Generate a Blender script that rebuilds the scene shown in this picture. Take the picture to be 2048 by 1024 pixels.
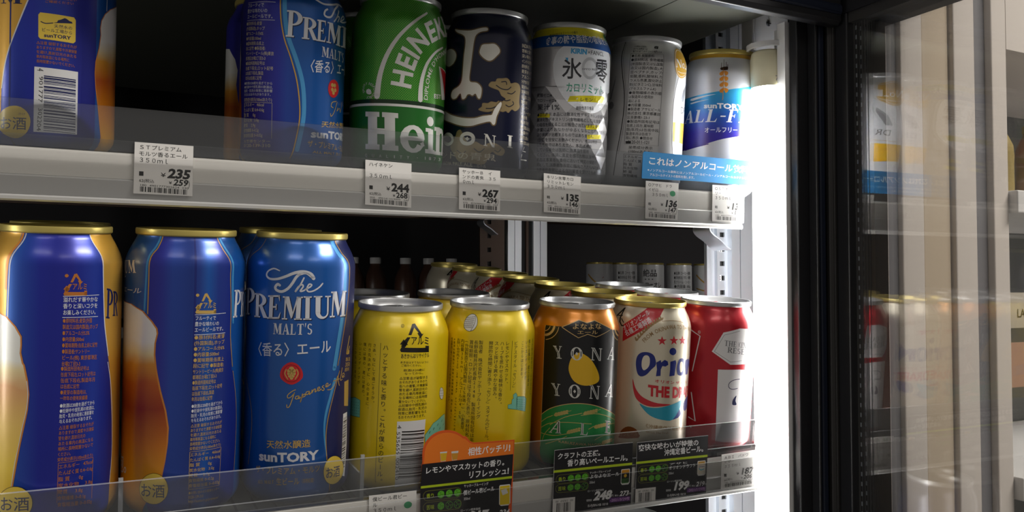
import bpy, bmesh, math, random
from math import sin, cos, pi, radians, sqrt, atan2
from mathutils import Vector, Matrix
from mathutils.geometry import tessellate_polygon
random.seed(4)
for o in list(bpy.data.objects): bpy.data.objects.remove(o)
sc = bpy.context.scene
COL = sc.collection
# ---------------------------------------------------------------- camera, light, exposure
cd = bpy.data.cameras.new('camera'); cam = bpy.data.objects.new('camera', cd); COL.objects.link(cam)
cd.sensor_width = 36.0; cd.lens = 28.9550; cd.clip_start = .01
cam.location = (0, -0.5083, 0.1382)
cam.rotation_euler = (Matrix.Rotation(-0.47142, 3, 'Z') @ Matrix.Rotation(pi/2 + 0.03280, 3, 'X') @ Matrix.Rotation(0.00099, 3, 'Z')).to_euler()
sc.camera = cam
w = bpy.data.worlds.new('store_ambient'); sc.world = w; w.use_nodes = True
w.node_tree.nodes['Background'].inputs[0].default_value = (1.0, .93, .86, 1)
w.node_tree.nodes['Background'].inputs[1].default_value = .19
def area(name, loc, target, sx, sy, power, col):
    l = bpy.data.lights.new(name, 'AREA'); l.shape = 'RECTANGLE'; l.size = sx; l.size_y = sy; l.energy = power; l.color = col
    o = bpy.data.objects.new(name, l); COL.objects.link(o); o.location = loc
    o.rotation_euler = (Vector(target) - Vector(loc)).to_track_quat('-Z', 'Y').to_euler(); return o
# fluorescent shop ceiling panels behind and above the photographer, then an added fill lamp
area('store_or_fill_light', (-.9, -1.9, 1.75), (0, 0, .1), 1.2, .12, 6, (1, .95, .88))
area('store_or_fill_light', (.9, -2.6, 1.75), (.4, 0, .1), 1.2, .12, 5, (1, .93, .84))
area('store_or_fill_light', (1.35, -.85, 1.35), (.68, 0, .15), .9, .15, 33, (1, .95, .89))  # added fill lamp, brightens the neighbouring case beyond the door glass
TUBE_STRENGTH = 27.0
sc.view_settings.view_transform = 'Standard'; sc.view_settings.look = 'None'
sc.view_settings.exposure = 0.0; sc.view_settings.gamma = 1.0; sc.view_settings.use_curve_mapping = False
# ---------------------------------------------------------------- materials
MATS = {}
def mat(name, col, rough=.45, metal=0., spec=.5, coat=0., emit=0., alpha=None):
    if name in MATS: return MATS[name]
    m = bpy.data.materials.new(name); m.use_nodes = True; b = m.node_tree.nodes['Principled BSDF']
    b.inputs['Base Color'].default_value = (*col, 1); b.inputs['Roughness'].default_value = rough
    b.inputs['Metallic'].default_value = metal; b.inputs['Specular IOR Level'].default_value = spec
    b.inputs['Coat Weight'].default_value = coat; b.inputs['Coat Roughness'].default_value = .2
    if emit:
        b.inputs['Emission Color'].default_value = (*col, 1); b.inputs['Emission Strength'].default_value = emit
    MATS[name] = m; return m
def rgb(h):
    f = lambda v: (v/12.92 if v <= .04045 else ((v+.055)/1.055)**2.4)
    return tuple(f(int(h[i:i+2], 16)/255) for i in (0, 2, 4))
INK = {   # printed inks : sRGB hex, metallic share
 'w':('f0f0f0',0),'silver':('d6d8de',.25),'silver2':('dcdcd8',.2),'gold':('d9a743',.55),'goldp':('c8a65c',.3),'goldl':('d9cfae',.3),'goldz':('e0b03a',.45),
 'orange':('d98a3c',.4),'orangep':('b8702e',.3),'oranged':('e0912c',.2),'navy':('141c52',.1),'navyp':('0b1438',0),'navyd':('0c1024',0),
 'lblue':('4c9cd4',.4),'darkseam':('10206e',.3),'black':('0c0c10',0),'blackm':('0d0e12',.1),'blackp':('141008',0),'blacks':('17161a',0),'barwhite':('dcdcdc',0),
 'stickgold':('e8c84c',.1),'red':('c81e28',.2),'redp':('d0302c',0),'darkred':('8c1018',.2),'bone':('e2e0d8',.1),'bone2':('cfc4ac',.15),'boneedge':('6e5a3c',.2),'cloud':('96835c',.35),
 'dgreen':('1f6b24',.35),'dgreen2':('0f4417',.2),'darkgreen2':('0c2c10',.1),'hsilver':('dcdcd8',.2),'hred':('c01822',.1),
 'hyyel':('d8cc1c',.25),'hyblue':('1c5aa8',.25),'hygreen':('3c9a5c',.25),'hywhite':('eef0f4',.1),'hyoval':('e6eaf0',.15),'darkp':('22242c',0),'kirinblue':('2ea0d8',.1),
 'teal':('2a9a7c',.1),'lgrey':('c2c6cc',.3),'greyl':('a8a8aa',.6),'greyz':('8a8c90',.4),'zwhite':('eceef2',.1),'yelz':('f0bc1e',.15),
 'afwhite':('f2f4f8',.05),'brownp':('3a2412',0),'afteal':('38c8b0',0),'white2':('e6e6e4',0),'yelbody':('efd00c',.1),'turq':('7cc8b0',0),'tealp':('1c6a5c',0),
 'lawn':('1f8a46',.15),'yncream':('dcb878',.2),'moon':('ecbc1e',.2),'wheat':('c8b468',.2),'ored':('cc2430',.1),'ogold':('a8875a',.3),'ogold2':('c89c48',.4),'obrown':('8a4a1c',.2),
 'onavy':('16267e',.15),'owhite':('efe6d2',.3),'oteal':('2aa0bc',.15),'rwhite':('eeeef0',.1),
 'paper':('e6e4e0',0),'ink':('161616',0),'tdot':('3c9a68',0),'cardblue':('2286c8',0),'cardwhite':('f0f0f0',0),'cardblack':('17161a',0),'cardpurp':('d8a8e0',0),
 'cardorange':('ee7c20',0),'ored2':('e05a1c',0),'lime':('b4cc1c',0),'hop':('64b82c',0),'hopd':('2c6414',0),'hopline':('8a8a30',0),'purple':('5c2c74',0),'carda':('d0922a',0),'cardg':('3c7c30',0)}
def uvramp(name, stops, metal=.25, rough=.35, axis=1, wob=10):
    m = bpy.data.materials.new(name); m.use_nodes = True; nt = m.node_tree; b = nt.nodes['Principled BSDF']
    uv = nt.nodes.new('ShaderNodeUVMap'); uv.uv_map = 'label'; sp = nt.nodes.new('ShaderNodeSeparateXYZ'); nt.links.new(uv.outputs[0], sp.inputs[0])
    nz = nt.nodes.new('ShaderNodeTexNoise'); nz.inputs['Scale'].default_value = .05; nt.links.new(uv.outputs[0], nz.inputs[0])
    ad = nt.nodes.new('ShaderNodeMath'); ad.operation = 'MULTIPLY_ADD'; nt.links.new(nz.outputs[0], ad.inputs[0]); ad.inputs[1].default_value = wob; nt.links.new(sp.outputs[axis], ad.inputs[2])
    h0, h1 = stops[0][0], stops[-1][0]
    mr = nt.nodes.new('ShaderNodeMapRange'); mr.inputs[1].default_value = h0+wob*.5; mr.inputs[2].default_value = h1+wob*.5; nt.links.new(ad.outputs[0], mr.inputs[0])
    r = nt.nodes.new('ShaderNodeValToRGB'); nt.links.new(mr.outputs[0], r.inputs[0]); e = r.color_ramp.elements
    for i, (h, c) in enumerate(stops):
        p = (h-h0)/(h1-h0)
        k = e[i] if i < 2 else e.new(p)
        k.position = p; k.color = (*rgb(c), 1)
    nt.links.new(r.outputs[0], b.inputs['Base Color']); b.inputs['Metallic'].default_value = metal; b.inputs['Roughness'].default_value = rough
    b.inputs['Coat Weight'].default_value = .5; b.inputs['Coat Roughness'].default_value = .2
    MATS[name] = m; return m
uvramp('beer', [(0,'e8b818'),(40,'f0cc48'),(62,'ecc468'),(82,'dca46c'),(90,'e8d4a0'),(97,'eceae0'),(130,'f0f0ee')])
uvramp('beer2', [(0,'d89810'),(22,'e49c10'),(45,'cc7410'),(66,'98300c'),(80,'b8540e'),(90,'d89030'),(97,'e8d4a0'),(104,'eceae4'),(130,'f0f0ee')])
uvramp('beer3', [(0,'e0a818'),(20,'c88018'),(45,'a0480c'),(56,'c88a28'),(62,'d8c498'),(68,'eceae4'),(100,'f0f0ee')])
uvramp('afblue', [(34,'2a1a7c'),(52,'2c2290'),(68,'1e58b4'),(84,'2a9ad0'),(95,'4ab8dc')])
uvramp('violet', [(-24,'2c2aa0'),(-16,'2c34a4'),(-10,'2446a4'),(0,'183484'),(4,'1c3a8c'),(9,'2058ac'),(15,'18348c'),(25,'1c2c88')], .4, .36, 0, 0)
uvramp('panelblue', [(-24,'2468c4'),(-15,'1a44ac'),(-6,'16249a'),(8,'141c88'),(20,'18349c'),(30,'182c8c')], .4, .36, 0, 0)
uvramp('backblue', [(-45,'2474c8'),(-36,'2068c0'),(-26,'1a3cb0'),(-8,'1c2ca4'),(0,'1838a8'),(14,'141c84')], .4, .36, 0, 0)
def brushed(name, base, metal=.55, rough=.3, coat=.7, bump=.0):
    m = mat(name, rgb(base), rough, metal, .5, coat)
    nt = m.node_tree; b = nt.nodes['Principled BSDF']
    tc = nt.nodes.new('ShaderNodeTexCoord'); nz = nt.nodes.new('ShaderNodeTexNoise'); nz.inputs['Scale'].default_value = 400
    mp = nt.nodes.new('ShaderNodeMapping'); mp.inputs['Scale'].default_value = (1, 1, .03); nt.links.new(tc.outputs['Object'], mp.inputs[0]); nt.links.new(mp.outputs[0], nz.inputs[0])
    mr = nt.nodes.new('ShaderNodeMapRange'); mr.inputs[3].default_value = rough*.95; mr.inputs[4].default_value = rough*1.05; nt.links.new(nz.outputs[0], mr.inputs[0]); nt.links.new(mr.outputs[0], b.inputs['Roughness'])
    return m
def inkmat(k):
    if k in MATS: return MATS[k]
    h, me = INK[k]
    paper = k in ('paper','ink','tdot','cardpurp','lime','hop','hopd','hopline','purple','carda','cardg','ored2') or k.startswith('card')
    return mat(k, rgb(h), .55 if paper else .38, me, .4, 0 if paper else .5)
B_BLUE = brushed('blue_can_paint', '1a5aaa', .45); B_PREM = brushed('deep_blue_can_paint', '1c3fae', .5)
B_YEL = brushed('yellow_can_paint', 'efd00c', .2, .38); B_ORANGE = brushed('amber_can_paint', 'e08a14', .5); B_CREAM = brushed('champagne_can_paint', 'e6dcc4', .4, .32)
B_RED = brushed('red_can_paint', 'c01428', .4); B_NAVY = brushed('navy_can_paint', '0e1434', .4, .3); B_SILV = brushed('bare_aluminium_print', 'd0d0d0', .5, .3)
B_HYO = brushed('diamond_aluminium', 'cccccf', .6, .24); B_WHITE = brushed('pearl_white_can_paint', 'dfe2ea', .35, .3)
def green_dots():
    m = mat('green_dotted_can_paint', rgb('2c8f2c'), .34, .4, .5, .6); nt = m.node_tree; b = nt.nodes['Principled BSDF']
    uv = nt.nodes.new('ShaderNodeUVMap'); uv.uv_map = 'label'
    mp = nt.nodes.new('ShaderNodeMapping'); mp.inputs['Rotation'].default_value = (0, 0, pi/4); mp.inputs['Scale'].default_value = (.85, .85, 1); nt.links.new(uv.outputs[0], mp.inputs[0])
    fr = nt.nodes.new('ShaderNodeVectorMath'); fr.operation = 'FRACTION'; nt.links.new(mp.outputs[0], fr.inputs[0])
    sb = nt.nodes.new('ShaderNodeVectorMath'); sb.operation = 'SUBTRACT'; sb.inputs[1].default_value = (.5, .5, 0); nt.links.new(fr.outputs[0], sb.inputs[0])
    ln = nt.nodes.new('ShaderNodeVectorMath'); ln.operation = 'LENGTH'; nt.links.new(sb.outputs[0], ln.inputs[0])
    lt = nt.nodes.new('ShaderNodeMath'); lt.operation = 'LESS_THAN'; lt.inputs[1].default_value = .2; nt.links.new(ln.outputs[1], lt.inputs[0])
    mx = nt.nodes.new('ShaderNodeMix'); mx.data_type = 'RGBA'; mx.inputs[6].default_value = (*rgb('2c8f2c'), 1); mx.inputs[7].default_value = (*rgb('a8c848'), 1)
    nt.links.new(lt.outputs[0], mx.inputs[0]); nt.links.new(mx.outputs[2], b.inputs['Base Color']); return m
B_GREEN = green_dots()
GOLDLID = brushed('gold_lid', 'cbb968', .6, .34, .0); SILVLID = brushed('silver_lid', 'c8cacc', .7, .32, .0); TABM = mat('tab_metal', rgb('c0c2c4'), .28, .8); REDTAB = mat('red_tab', rgb('b01830'), .3, .7)
STEEL = brushed('galvanised_steel', 'a6abb2', .75, .38, 0); DARKSTEEL = mat('dark_steel', rgb('3a3836'), .5, .4); BLACKPL = mat('black_plastic', rgb('17171a'), .38); RUBBER = mat('gasket_rubber', rgb('1a1817'), .6)
WHITEPL = mat('white_plastic', rgb('dadada'), .4); WHITEMET = mat('white_enamel', rgb('dcdcdc'), .45); WARMW = mat('warm_white_enamel', rgb('d6cfc9'), .5); CREAMPL = mat('cream_diffuser', rgb('ded8b8'), .5); BEIGE = mat('beige_enamel', rgb('c6b7a2'), .5)
SHELFGREY = mat('shelf_grey_green', rgb('62645b'), .5); BROWNMET = mat('brown_metal', rgb('4a3a30'), .55, .3); DARKWALL = mat('dark_panel', rgb('151317'), .7); RAILW = mat('rail_white', rgb('d4d2cc'), .42); RAILG = brushed('rail_aluminium', 'c2c2c0', .25, .36, 0); SLOT = mat('slot_dark', rgb('08080a'), .8)
SPACER = mat('spacer_bar', rgb('4e463e'), .4, .5); EDGEGLINT = mat('painted_edge_glint', rgb('1e2434'), .3, .3)  # the blue-black tone is an edge highlight put into the colour
TUBEM = mat('lit_tube', (1, .985, .95), .4, emit=TUBE_STRENGTH)
def clear(name, tint, haze, gain=1.0):
    m = bpy.data.materials.new(name); m.use_nodes = True; nt = m.node_tree
    for n in list(nt.nodes):
        if n.type != 'OUTPUT_MATERIAL': nt.nodes.remove(n)
    out = nt.nodes['Material Output']; tr = nt.nodes.new('ShaderNodeBsdfTransparent'); tr.inputs[0].default_value = (*tint, 1)
    gl = nt.nodes.new('ShaderNodeBsdfGlossy'); gl.inputs['Roughness'].default_value = .02
    df = nt.nodes.new('ShaderNodeBsdfDiffuse'); df.inputs[0].default_value = (.8, .82, .84, 1)
    fr = nt.nodes.new('ShaderNodeFresnel'); fr.inputs[0].default_value = 1.45
    ml = nt.nodes.new('ShaderNodeMath'); ml.operation = 'MULTIPLY'; ml.use_clamp = True; ml.inputs[1].default_value = gain; nt.links.new(fr.outputs[0], ml.inputs[0])
    m1 = nt.nodes.new('ShaderNodeMixShader'); m1.inputs[0].default_value = haze; nt.links.new(tr.outputs[0], m1.inputs[1]); nt.links.new(df.outputs[0], m1.inputs[2])
    m2 = nt.nodes.new('ShaderNodeMixShader'); nt.links.new(ml.outputs[0], m2.inputs[0]); nt.links.new(m1.outputs[0], m2.inputs[1]); nt.links.new(gl.outputs[0], m2.inputs[2])
    nt.links.new(m2.outputs[0], out.inputs[0]); MATS[name] = m; return m
ACRYLIC = clear('clear_acrylic', (.95, .96, .97), .045, .8); COVER = clear('clear_cover', (.98, .98, .98), .008, .6); ACRYEDGE = clear('acrylic_edge', (.8, .82, .84), .4); GLASS = clear('door_glass', (.985, .98, .97), .012, 1.5)
# ---------------------------------------------------------------- object helpers
def link(name, mesh, parent=None, M=None):
    o = bpy.data.objects.new(name, mesh); COL.objects.link(o)
    if parent is not None: o.parent = parent
    if M is not None: o.matrix_local = M
    return o
def tag(o, label, cat, group=None, kind=None):
    if label: o['label'] = label
    if cat: o['category'] = cat
    if group: o['group'] = group
    if kind: o['kind'] = kind
    return o
def empty(name, M, label=None, cat=None, group=None):
    o = bpy.data.objects.new(name, None); COL.objects.link(o); o.empty_display_size = .02
    o.matrix_world = M; return tag(o, label, cat, group)
class MB:
    def __init__(s): s.v = []; s.f = []; s.m = []; s.mats = []
    def mi(s, m):
        if m not in s.mats: s.mats.append(m)
        return s.mats.index(m)
    def box(s, a, b, m, edge=None):
        n = len(s.v); (x0, y0, z0), (x1, y1, z1) = a, b
        s.v += [(x0,y0,z0),(x1,y0,z0),(x1,y1,z0),(x0,y1,z0),(x0,y0,z1),(x1,y0,z1),(x1,y1,z1),(x0,y1,z1)]
        i = s.mi(m); e = s.mi(edge) if edge else i
        for k, q in enumerate(((0,3,2,1),(4,5,6,7),(0,1,5,4),(2,3,7,6),(1,2,6,5),(3,0,4,7))):
            s.f.append(tuple(n+t for t in q)); s.m.append(e if edge and k in (0, 1, 4, 5) else i)
    def prism(s, prof, axis, a, b, m):       # profile extruded along an axis : prof in the other two axes, in order
        n = len(s.v); N = len(prof); i = s.mi(m)
        P = {'x': lambda p, t: (t, p[0], p[1]), 'y': lambda p, t: (p[0], t, p[1]), 'z': lambda p, t: (p[0], p[1], t)}[axis]
        s.v += [P(p, a) for p in prof] + [P(p, b) for p in prof]
        for k in range(N):
            s.f.append((n+k, n+(k+1) % N, n+N+(k+1) % N, n+N+k)); s.m.append(i)
        for t in tessellate_polygon([[Vector((p[0], p[1], 0)) for p in prof]]):
            s.f.append(tuple(n+q for q in t)); s.m.append(i); s.f.append(tuple(n+N+q for q in t)); s.m.append(i)
    def lathe(s, prof, m, seg=48, c=(0, 0)):
        n = len(s.v); i = s.mi(m); N = len(prof)
        for r, z in prof:
            for k in range(seg):
                a = 2*pi*k/seg; s.v.append((c[0]+r*cos(a), c[1]+r*sin(a), z))
        for j in range(N-1):
            for k in range(seg):
                k2 = (k+1) % seg; s.f.append((n+j*seg+k, n+j*seg+k2, n+(j+1)*seg+k2, n+(j+1)*seg+k)); s.m.append(i)
    def tube(s, pts, r, m, seg=8):
        n = len(s.v); i = s.mi(m); N = len(pts); pv = [Vector(p) for p in pts]
        for j, p in enumerate(pv):
            d = (pv[min(j+1, N-1)] - pv[max(j-1, 0)]).normalized(); u = d.cross(Vector((.3, .9, .25))).normalized(); v_ = d.cross(u)
            for k in range(seg): s.v.append(tuple(p + (u*cos(2*pi*k/seg) + v_*sin(2*pi*k/seg))*r))
        for j in range(N-1):
            for k in range(seg):
                k2 = (k+1) % seg; s.f.append((n+j*seg+k, n+j*seg+k2, n+(j+1)*seg+k2, n+(j+1)*seg+k)); s.m.append(i)
        s.f.append(tuple(n+k for k in range(seg))[::-1]); s.m.append(i); s.f.append(tuple(n+(N-1)*seg+k for k in range(seg))); s.m.append(i)
    def mesh(s, name, smooth=None):
        me = bpy.data.meshes.new(name); me.from_pydata(s.v, [], s.f); me.polygons.foreach_set('material_index', s.m)
        for m in s.mats: me.materials.append(m)
        bm = bmesh.new(); bm.from_mesh(me); bmesh.ops.recalc_face_normals(bm, faces=bm.faces); bm.to_mesh(me); bm.free()
        if smooth is not None:
            for p in me.polygons: p.use_smooth = True
            me.set_sharp_from_angle(angle=radians(smooth))
        me.update(); return me
    def obj(s, name, parent=None, smooth=None, M=None): return link(name, s.mesh(name, smooth), parent, M)
def bevel(o, wdt=.001, n=2):
    b = o.modifiers.new('b', 'BEVEL'); b.width = wdt; b.segments = n; b.limit_method = 'ANGLE'; return o
TILT = radians(5.28)
def shelf_frame(which):
    o = {'low': (0, 0, 0), 'up': (0, 0.0144, 0.2103), 'top': (0, .024, 0.4200), 'base': (0, -.012, -.165)}[which]
    return Matrix.Translation(o) @ Matrix.Rotation(TILT, 4, 'X')
# ---------------------------------------------------------------- printed artwork of every can, ticket and card, in millimetres
ART={
'P1':[
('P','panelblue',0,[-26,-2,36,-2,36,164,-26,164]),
('P','gold',1,[-60,168,-26,168,-20.3,165.8,-20.4,158.1,-22.3,151.1,-23.1,141,-23.5,127.1,-23.9,119.3,-23.7,111.5,-21.8,103.9,-33,60,-36,20,-38,-2,-60,-2]),
('P','gold',1,[21.6,166,22.3,160.6,24.8,152.5,25.2,142.7,25.9,126.4,26.9,113.3,29.9,97.2,31.4,90.8,34.5,60,35.4,42,33.4,20,32,-2,60,-2,60,168,21.5,167]),
('L','silver',2,[-17.09,165.94,-17.79,159.77,-20.8,153.49,-21.75,148.05,-22.29,136.45,-22.6,127.15,-22.75,119.39],0.7,4,0),
('L','orange',2,[-19.31,165.84,-19.55,159.69,-22.98,152.99,-23.54,147.95,-24.08,134.79],1.5,4,0),
('L','silver',2,[21.2,166.57,22.32,159.76,25.13,152.04,25.44,142.72,26.23,126.41,27.27,113.23,30.33,96.33],0.55,4,0),
('L','silver',2,[30.06,92.82,33.01,79.8,34.44,66.92,35.35,54.06,35.17,37.21,33.42,22.53],0.45,4,0),
('P','orange',3,[-50,98,-27.9,121.7,-22.9,119.8,-17.8,115,-14.7,109.8,-14.6,105.1,-14.9,101.2,-13.7,95.8,-13,94.8,-11.3,86.3,-10.6,79.2,-11.2,70.6,-12.9,61.2,-14.7,51.7,-16.4,41.4,-18.3,29.5,-33,9,-36,4,-50,4]),
('P','beer',4,[-50,97.7,-28.7,121.4,-23.7,119.5,-18.6,114.7,-15.5,109.5,-15.4,104.8,-15.7,100.9,-14.5,95.5,-13.8,94.5,-12.1,86,-11.4,79,-12.1,70.3,-13.7,60.9,-15.5,51.4,-17.2,41.1,-19.1,29.2,-33.8,8.7,-36.8,3.7,-50,3.7]),
('L','silver',5,[-11.95,86.26,-11.28,79.24,-11.96,70.62,-13.89,61.17,-15.57,51.68,-17.62,41.34,-19.24,29.38],0.35,4,0),
('P','orangep',3,[7.6,138.6,9.4,143,10.7,143.3,13.1,138.9,13.8,139,12.3,137.2,11.2,139.4,11.8,139.4,10.2,141.6,8.8,138.6]),
('P','orangep',3,[7.18,137.75,8.44,137.72,7.49,135.97,6.67,133.82,4.86,133.85,5.51,135.72]),
('P','orangep',3,[4.4,134.9,5.8,136.9,7.5,134.5,6.8,134.5,6.3,133.5,16,133.1,16,131.2,4.9,131.6,4.4,132.5,5.5,134.6]),
('P','orangep',3,[14.5,133.95,15.96,133.88,16.01,131.19,14.54,131.26]),
('T','orangep',3,'アルミ',8.49,134.47,7.79,-0.31,-0.05,3.84,0.03,''),
('E','orangep',3,5.83,142.18,0.9,0.9),
('L','silver',3,[4.28,131.24,22.91,131.14],0.3,0,0),
('L','silver',3,[4.1,119.89,22.51,119.28],0.3,0,0),
('T','silver',3,'溢れだす華やかな',4.38,128.02,17.85,-0.59,0.04,2.83,0.02,''),
('T','silver',3,'香りと深いコクを',4.34,124.58,17.85,-0.65,0.04,2.83,0.02,''),
('T','silver',3,'お楽しみください。',4.3,121.13,17.84,-0.7,0.04,2.83,0.02,''),
('T','orangep',3,'●原材料名:麦芽(外国',4.28,116.85,14.67,-0.76,0.03,2.64,0.015,''),
('T','orangep',3,'製造又は国内製造),ホップ',4.24,113.56,18.24,-1.05,0.03,2.63,0.015,''),
('T','orangep',3,'●アルコール分5.5%',4.2,110.27,13.39,-0.85,0.03,2.64,0.015,''),
('T','orangep',3,'●内容量:500ml',4.16,106.97,10.63,-0.73,0.03,2.64,0.015,''),
('T','orangep',3,'●賞味期限:缶底上段に記載',4.12,103.68,18.29,-1.36,0.03,2.63,0.015,''),
('T','orangep',3,'●製造者:サントリー',4.08,100.39,13.93,-1.12,0.03,2.63,0.015,''),
('T','orangep',3,'ビール(株) 東京都港区',4.04,97.09,18.33,-1.57,0.03,2.63,0.015,''),
('T','orangep',3,'台場2丁目3-3',4,93.8,9.06,-0.83,0.03,2.64,0.015,''),
('T','orangep',3,'●製造所固有記号は',3.75,91.16,14.02,-1.1,0.03,2.55,0.01,''),
('T','orangep',3,'缶底下段左,ロット記号は',3.72,87.97,17.87,-1.46,0.03,2.55,0.01,''),
('T','orangep',3,'缶底下段右,製造年月',3.68,84.79,17.74,-1.51,0.03,2.55,0.01,''),
('T','orangep',3,'は缶底に記載',3.65,81.6,9.15,-0.81,0.03,2.55,0.01,''),
('T','orangep',3,'●麦芽の製造地は,',3.61,78.41,12.95,-1.18,0.03,2.55,0.01,''),
('T','orangep',3,'一昨年の使用実績順',3.58,75.23,13.54,-1.28,0.03,2.55,0.01,''),
('T','silver',3,'●飲酒は20歳を過ぎてから',3.53,71.24,17.93,-0.62,0.05,2.32,0.01,''),
('T','silver',3,'●妊娠中や授乳期の飲酒は,',3.47,68.41,17.78,-0.47,0.05,2.32,0.01,''),
('T','silver',3,'胎児・乳児の発育に悪影響を',3.4,65.59,17.63,-0.32,0.05,2.32,0.01,''),
('T','silver',3,'与えるおそれがあります。',3.34,62.76,17.48,-0.17,0.05,2.32,0.01,''),
('T','orangep',3,'△注意 破裂するおそれが',3.28,59.38,17.84,-0.49,0.06,2.31,0.005,''),
('T','orangep',3,'ありますので,衝撃や冷凍保',3.2,56.49,17.87,-0.52,0.06,2.31,0.005,''),
('T','orangep',3,'管を避け,直射日光の',3.12,53.6,13.31,-0.41,0.06,2.31,0.005,''),
('T','orangep',3,'あたる車内の高温になる',3.04,50.71,17.94,-0.57,0.06,2.31,0.005,''),
('T','orangep',3,'場所に長時間置かないで',2.96,47.82,17.97,-0.6,0.06,2.31,0.005,''),
('T','orangep',3,'ください。',2.88,44.93,7.01,-0.24,0.06,2.31,0.005,''),
('T','orangep',3,'栄養成分表示(100mlあたり)',2.81,42.04,18.04,-0.65,0.06,2.31,0.005,''),
('T','orangep',3,'エネルギー   47kcal',3.44,38.02,17.39,-0.4,0.05,2.56,0.005,''),
('T','orangep',3,'たんぱく質 0.4~0.6g',3.37,34.6,17.45,-0.68,0.05,2.56,0.005,''),
('T','orangep',3,'脂 質      0g',3.29,31.18,12.23,-0.67,0.05,2.56,0.005,''),
('T','orangep',3,'炭水化物    3.8g',3.22,27.76,17.56,-1.25,0.05,2.56,0.005,''),
('T','orangep',3,'糖質     3.8g',3.15,24.34,12.3,-1.07,0.05,2.56,0.005,''),
('T','orangep',3,'食物繊維 0~0.1g',3.08,20.92,13.94,-1.43,0.05,2.56,0.005,''),
('T','orangep',3,'食塩相当量 0~0.02g',3.01,17.5,17.73,-2.09,0.05,2.56,0.005,''),
('L','orangep',3,[3.34,41.39,2.95,19.86],0.2,0,0),
('L','orangep',3,[21.01,41.17,20.65,18.22],0.2,0,0),
('L','orangep',3,[3.34,41.39,21.01,41.17],0.2,0,0),
('T','navy',3,'P',27.92,117.66,5.75,-1.26,0.25,16.74,0,'serif'),
('T','navy',3,'R',33.61,118.23,5.42,-0.68,0.11,14.07,0,'serif'),
('P','stickgold',6,[-8.3,20.8,-8.5,18.7,-9.1,16.8,-10.2,15.1,-11.6,13.7,-13.3,12.7,-15.2,12,-17.4,11.8,-19.6,12,-21.7,12.6,-23.8,13.6,-25.5,14.9,-26.8,16.6,-27.5,18.4,-27.5,20.5,-26.9,22.6,-25.6,24.7,-23.9,26.5,-22,27.9,-19.8,29,-17.6,29.5,-15.5,29.5,-13.5,29,-11.8,27.9,-10.3,26.5,-9.2,24.8,-8.5,22.8]),
('L','black',7,[-8.3,20.8,-8.5,18.7,-9.1,16.8,-10.2,15.1,-11.6,13.7,-13.3,12.7,-15.2,12,-17.4,11.8,-19.6,12,-21.7,12.6,-23.8,13.6,-25.5,14.9,-26.8,16.6,-27.5,18.4,-27.5,20.5,-26.9,22.6,-25.6,24.7,-23.9,26.5,-22,27.9,-19.8,29,-17.6,29.5,-15.5,29.5,-13.5,29,-11.8,27.9,-10.3,26.5,-9.2,24.8,-8.5,22.8],0.25,0,1),
('T','navy',7,'お酒',-26.14,15.48,16.64,1.13,-0.13,7.93,0.01,''),
],
'P2':[
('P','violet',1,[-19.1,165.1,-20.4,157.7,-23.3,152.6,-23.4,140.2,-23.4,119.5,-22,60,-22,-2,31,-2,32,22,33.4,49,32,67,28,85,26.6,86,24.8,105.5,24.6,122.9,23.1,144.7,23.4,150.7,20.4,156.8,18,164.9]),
('L','gold',3,[-19.12,165.13,-20.42,157.66,-23.27,152.16,-23.54,140.17,-23.82,120.26],0.7,4,0),
('L','lblue',2,[-20.6,165.47,-21.95,158.41,-24.6,152.5,-25.26,140.06,-26.09,121.75],1.3,4,0),
('L','gold',3,[18,165.12,20.35,157.17,23.45,150.23,23.45,140.32,24.6,122.94,24.75,105.54,27.23,87.69],0.5,4,0),
('L','gold',3,[27.78,84.98,31.9,67.36,33.34,49.15,31.9,23.56],0.4,4,0),
('L','lblue',2,[20.09,165.11,22.57,157.99,25.59,150.58,25.54,138.47,26.82,114.01],1.4,4,0),
('P','darkseam',2,[(1.2,-2),(2.4,-2),(2.4,168),(1.2,168)]),
('P','orange',3,[-53,125.3,-36.4,124.8,-26.6,121.5,-20.8,116.3,-17.7,112.3,-17.2,109.5,-18.4,104,-18.6,97.3,-17.8,90.7,-17.1,86.6,-14.9,76.7,-11.9,65.8,-10.3,55.8,-10.6,46.5,-11.8,36.4,-13.4,27.1,-17.8,19.3,-23.4,10.2,-30,1,-70,1,-70,95]),
('P','beer2',4,[-53.9,125,-37.3,124.5,-27.5,121.2,-21.7,116,-18.6,112,-18.1,109.2,-19.3,103.7,-19.5,97,-18.7,90.4,-18,86.3,-15.8,76.4,-12.8,65.5,-11.2,55.5,-11.5,46.2,-12.7,36.1,-14.3,26.8,-18.7,19,-24.3,9.9,-30,1,-70,1,-70,95]),
('P','goldp',3,[5.3,127.9,7,132.2,8.3,132.5,10.8,128.1,11.5,128.2,10.1,126.4,8.9,128.6,9.5,128.6,7.8,130.8,6.4,127.8]),
('P','goldp',3,[4.83,127,6.1,126.96,5.16,125.23,4.34,123.08,2.52,123.13,3.16,124.99]),
('P','goldp',3,[2,124.1,3.4,126.2,5.2,123.8,4.4,123.8,4,122.7,13.8,122.3,13.9,120.4,2.6,120.9,2.1,121.8,3.2,123.8]),
('P','goldp',3,[12.31,123.14,13.81,123.05,13.89,120.36,12.38,120.46]),
('T','goldp',3,'アルミ',6.18,123.72,7.96,-0.39,-0.09,3.83,0.03,''),
('E','goldp',3,3.09,131.43,0.9,0.9),
('L','silver',3,[1.94,120.25,20.47,120.28],0.3,0,0),
('L','silver',3,[1.81,108.77,20.3,108.66],0.3,0,0),
('T','silver',3,'フルーティで',2.02,116.97,11.87,-0.33,0.09,2.68,0.02,''),
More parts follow.
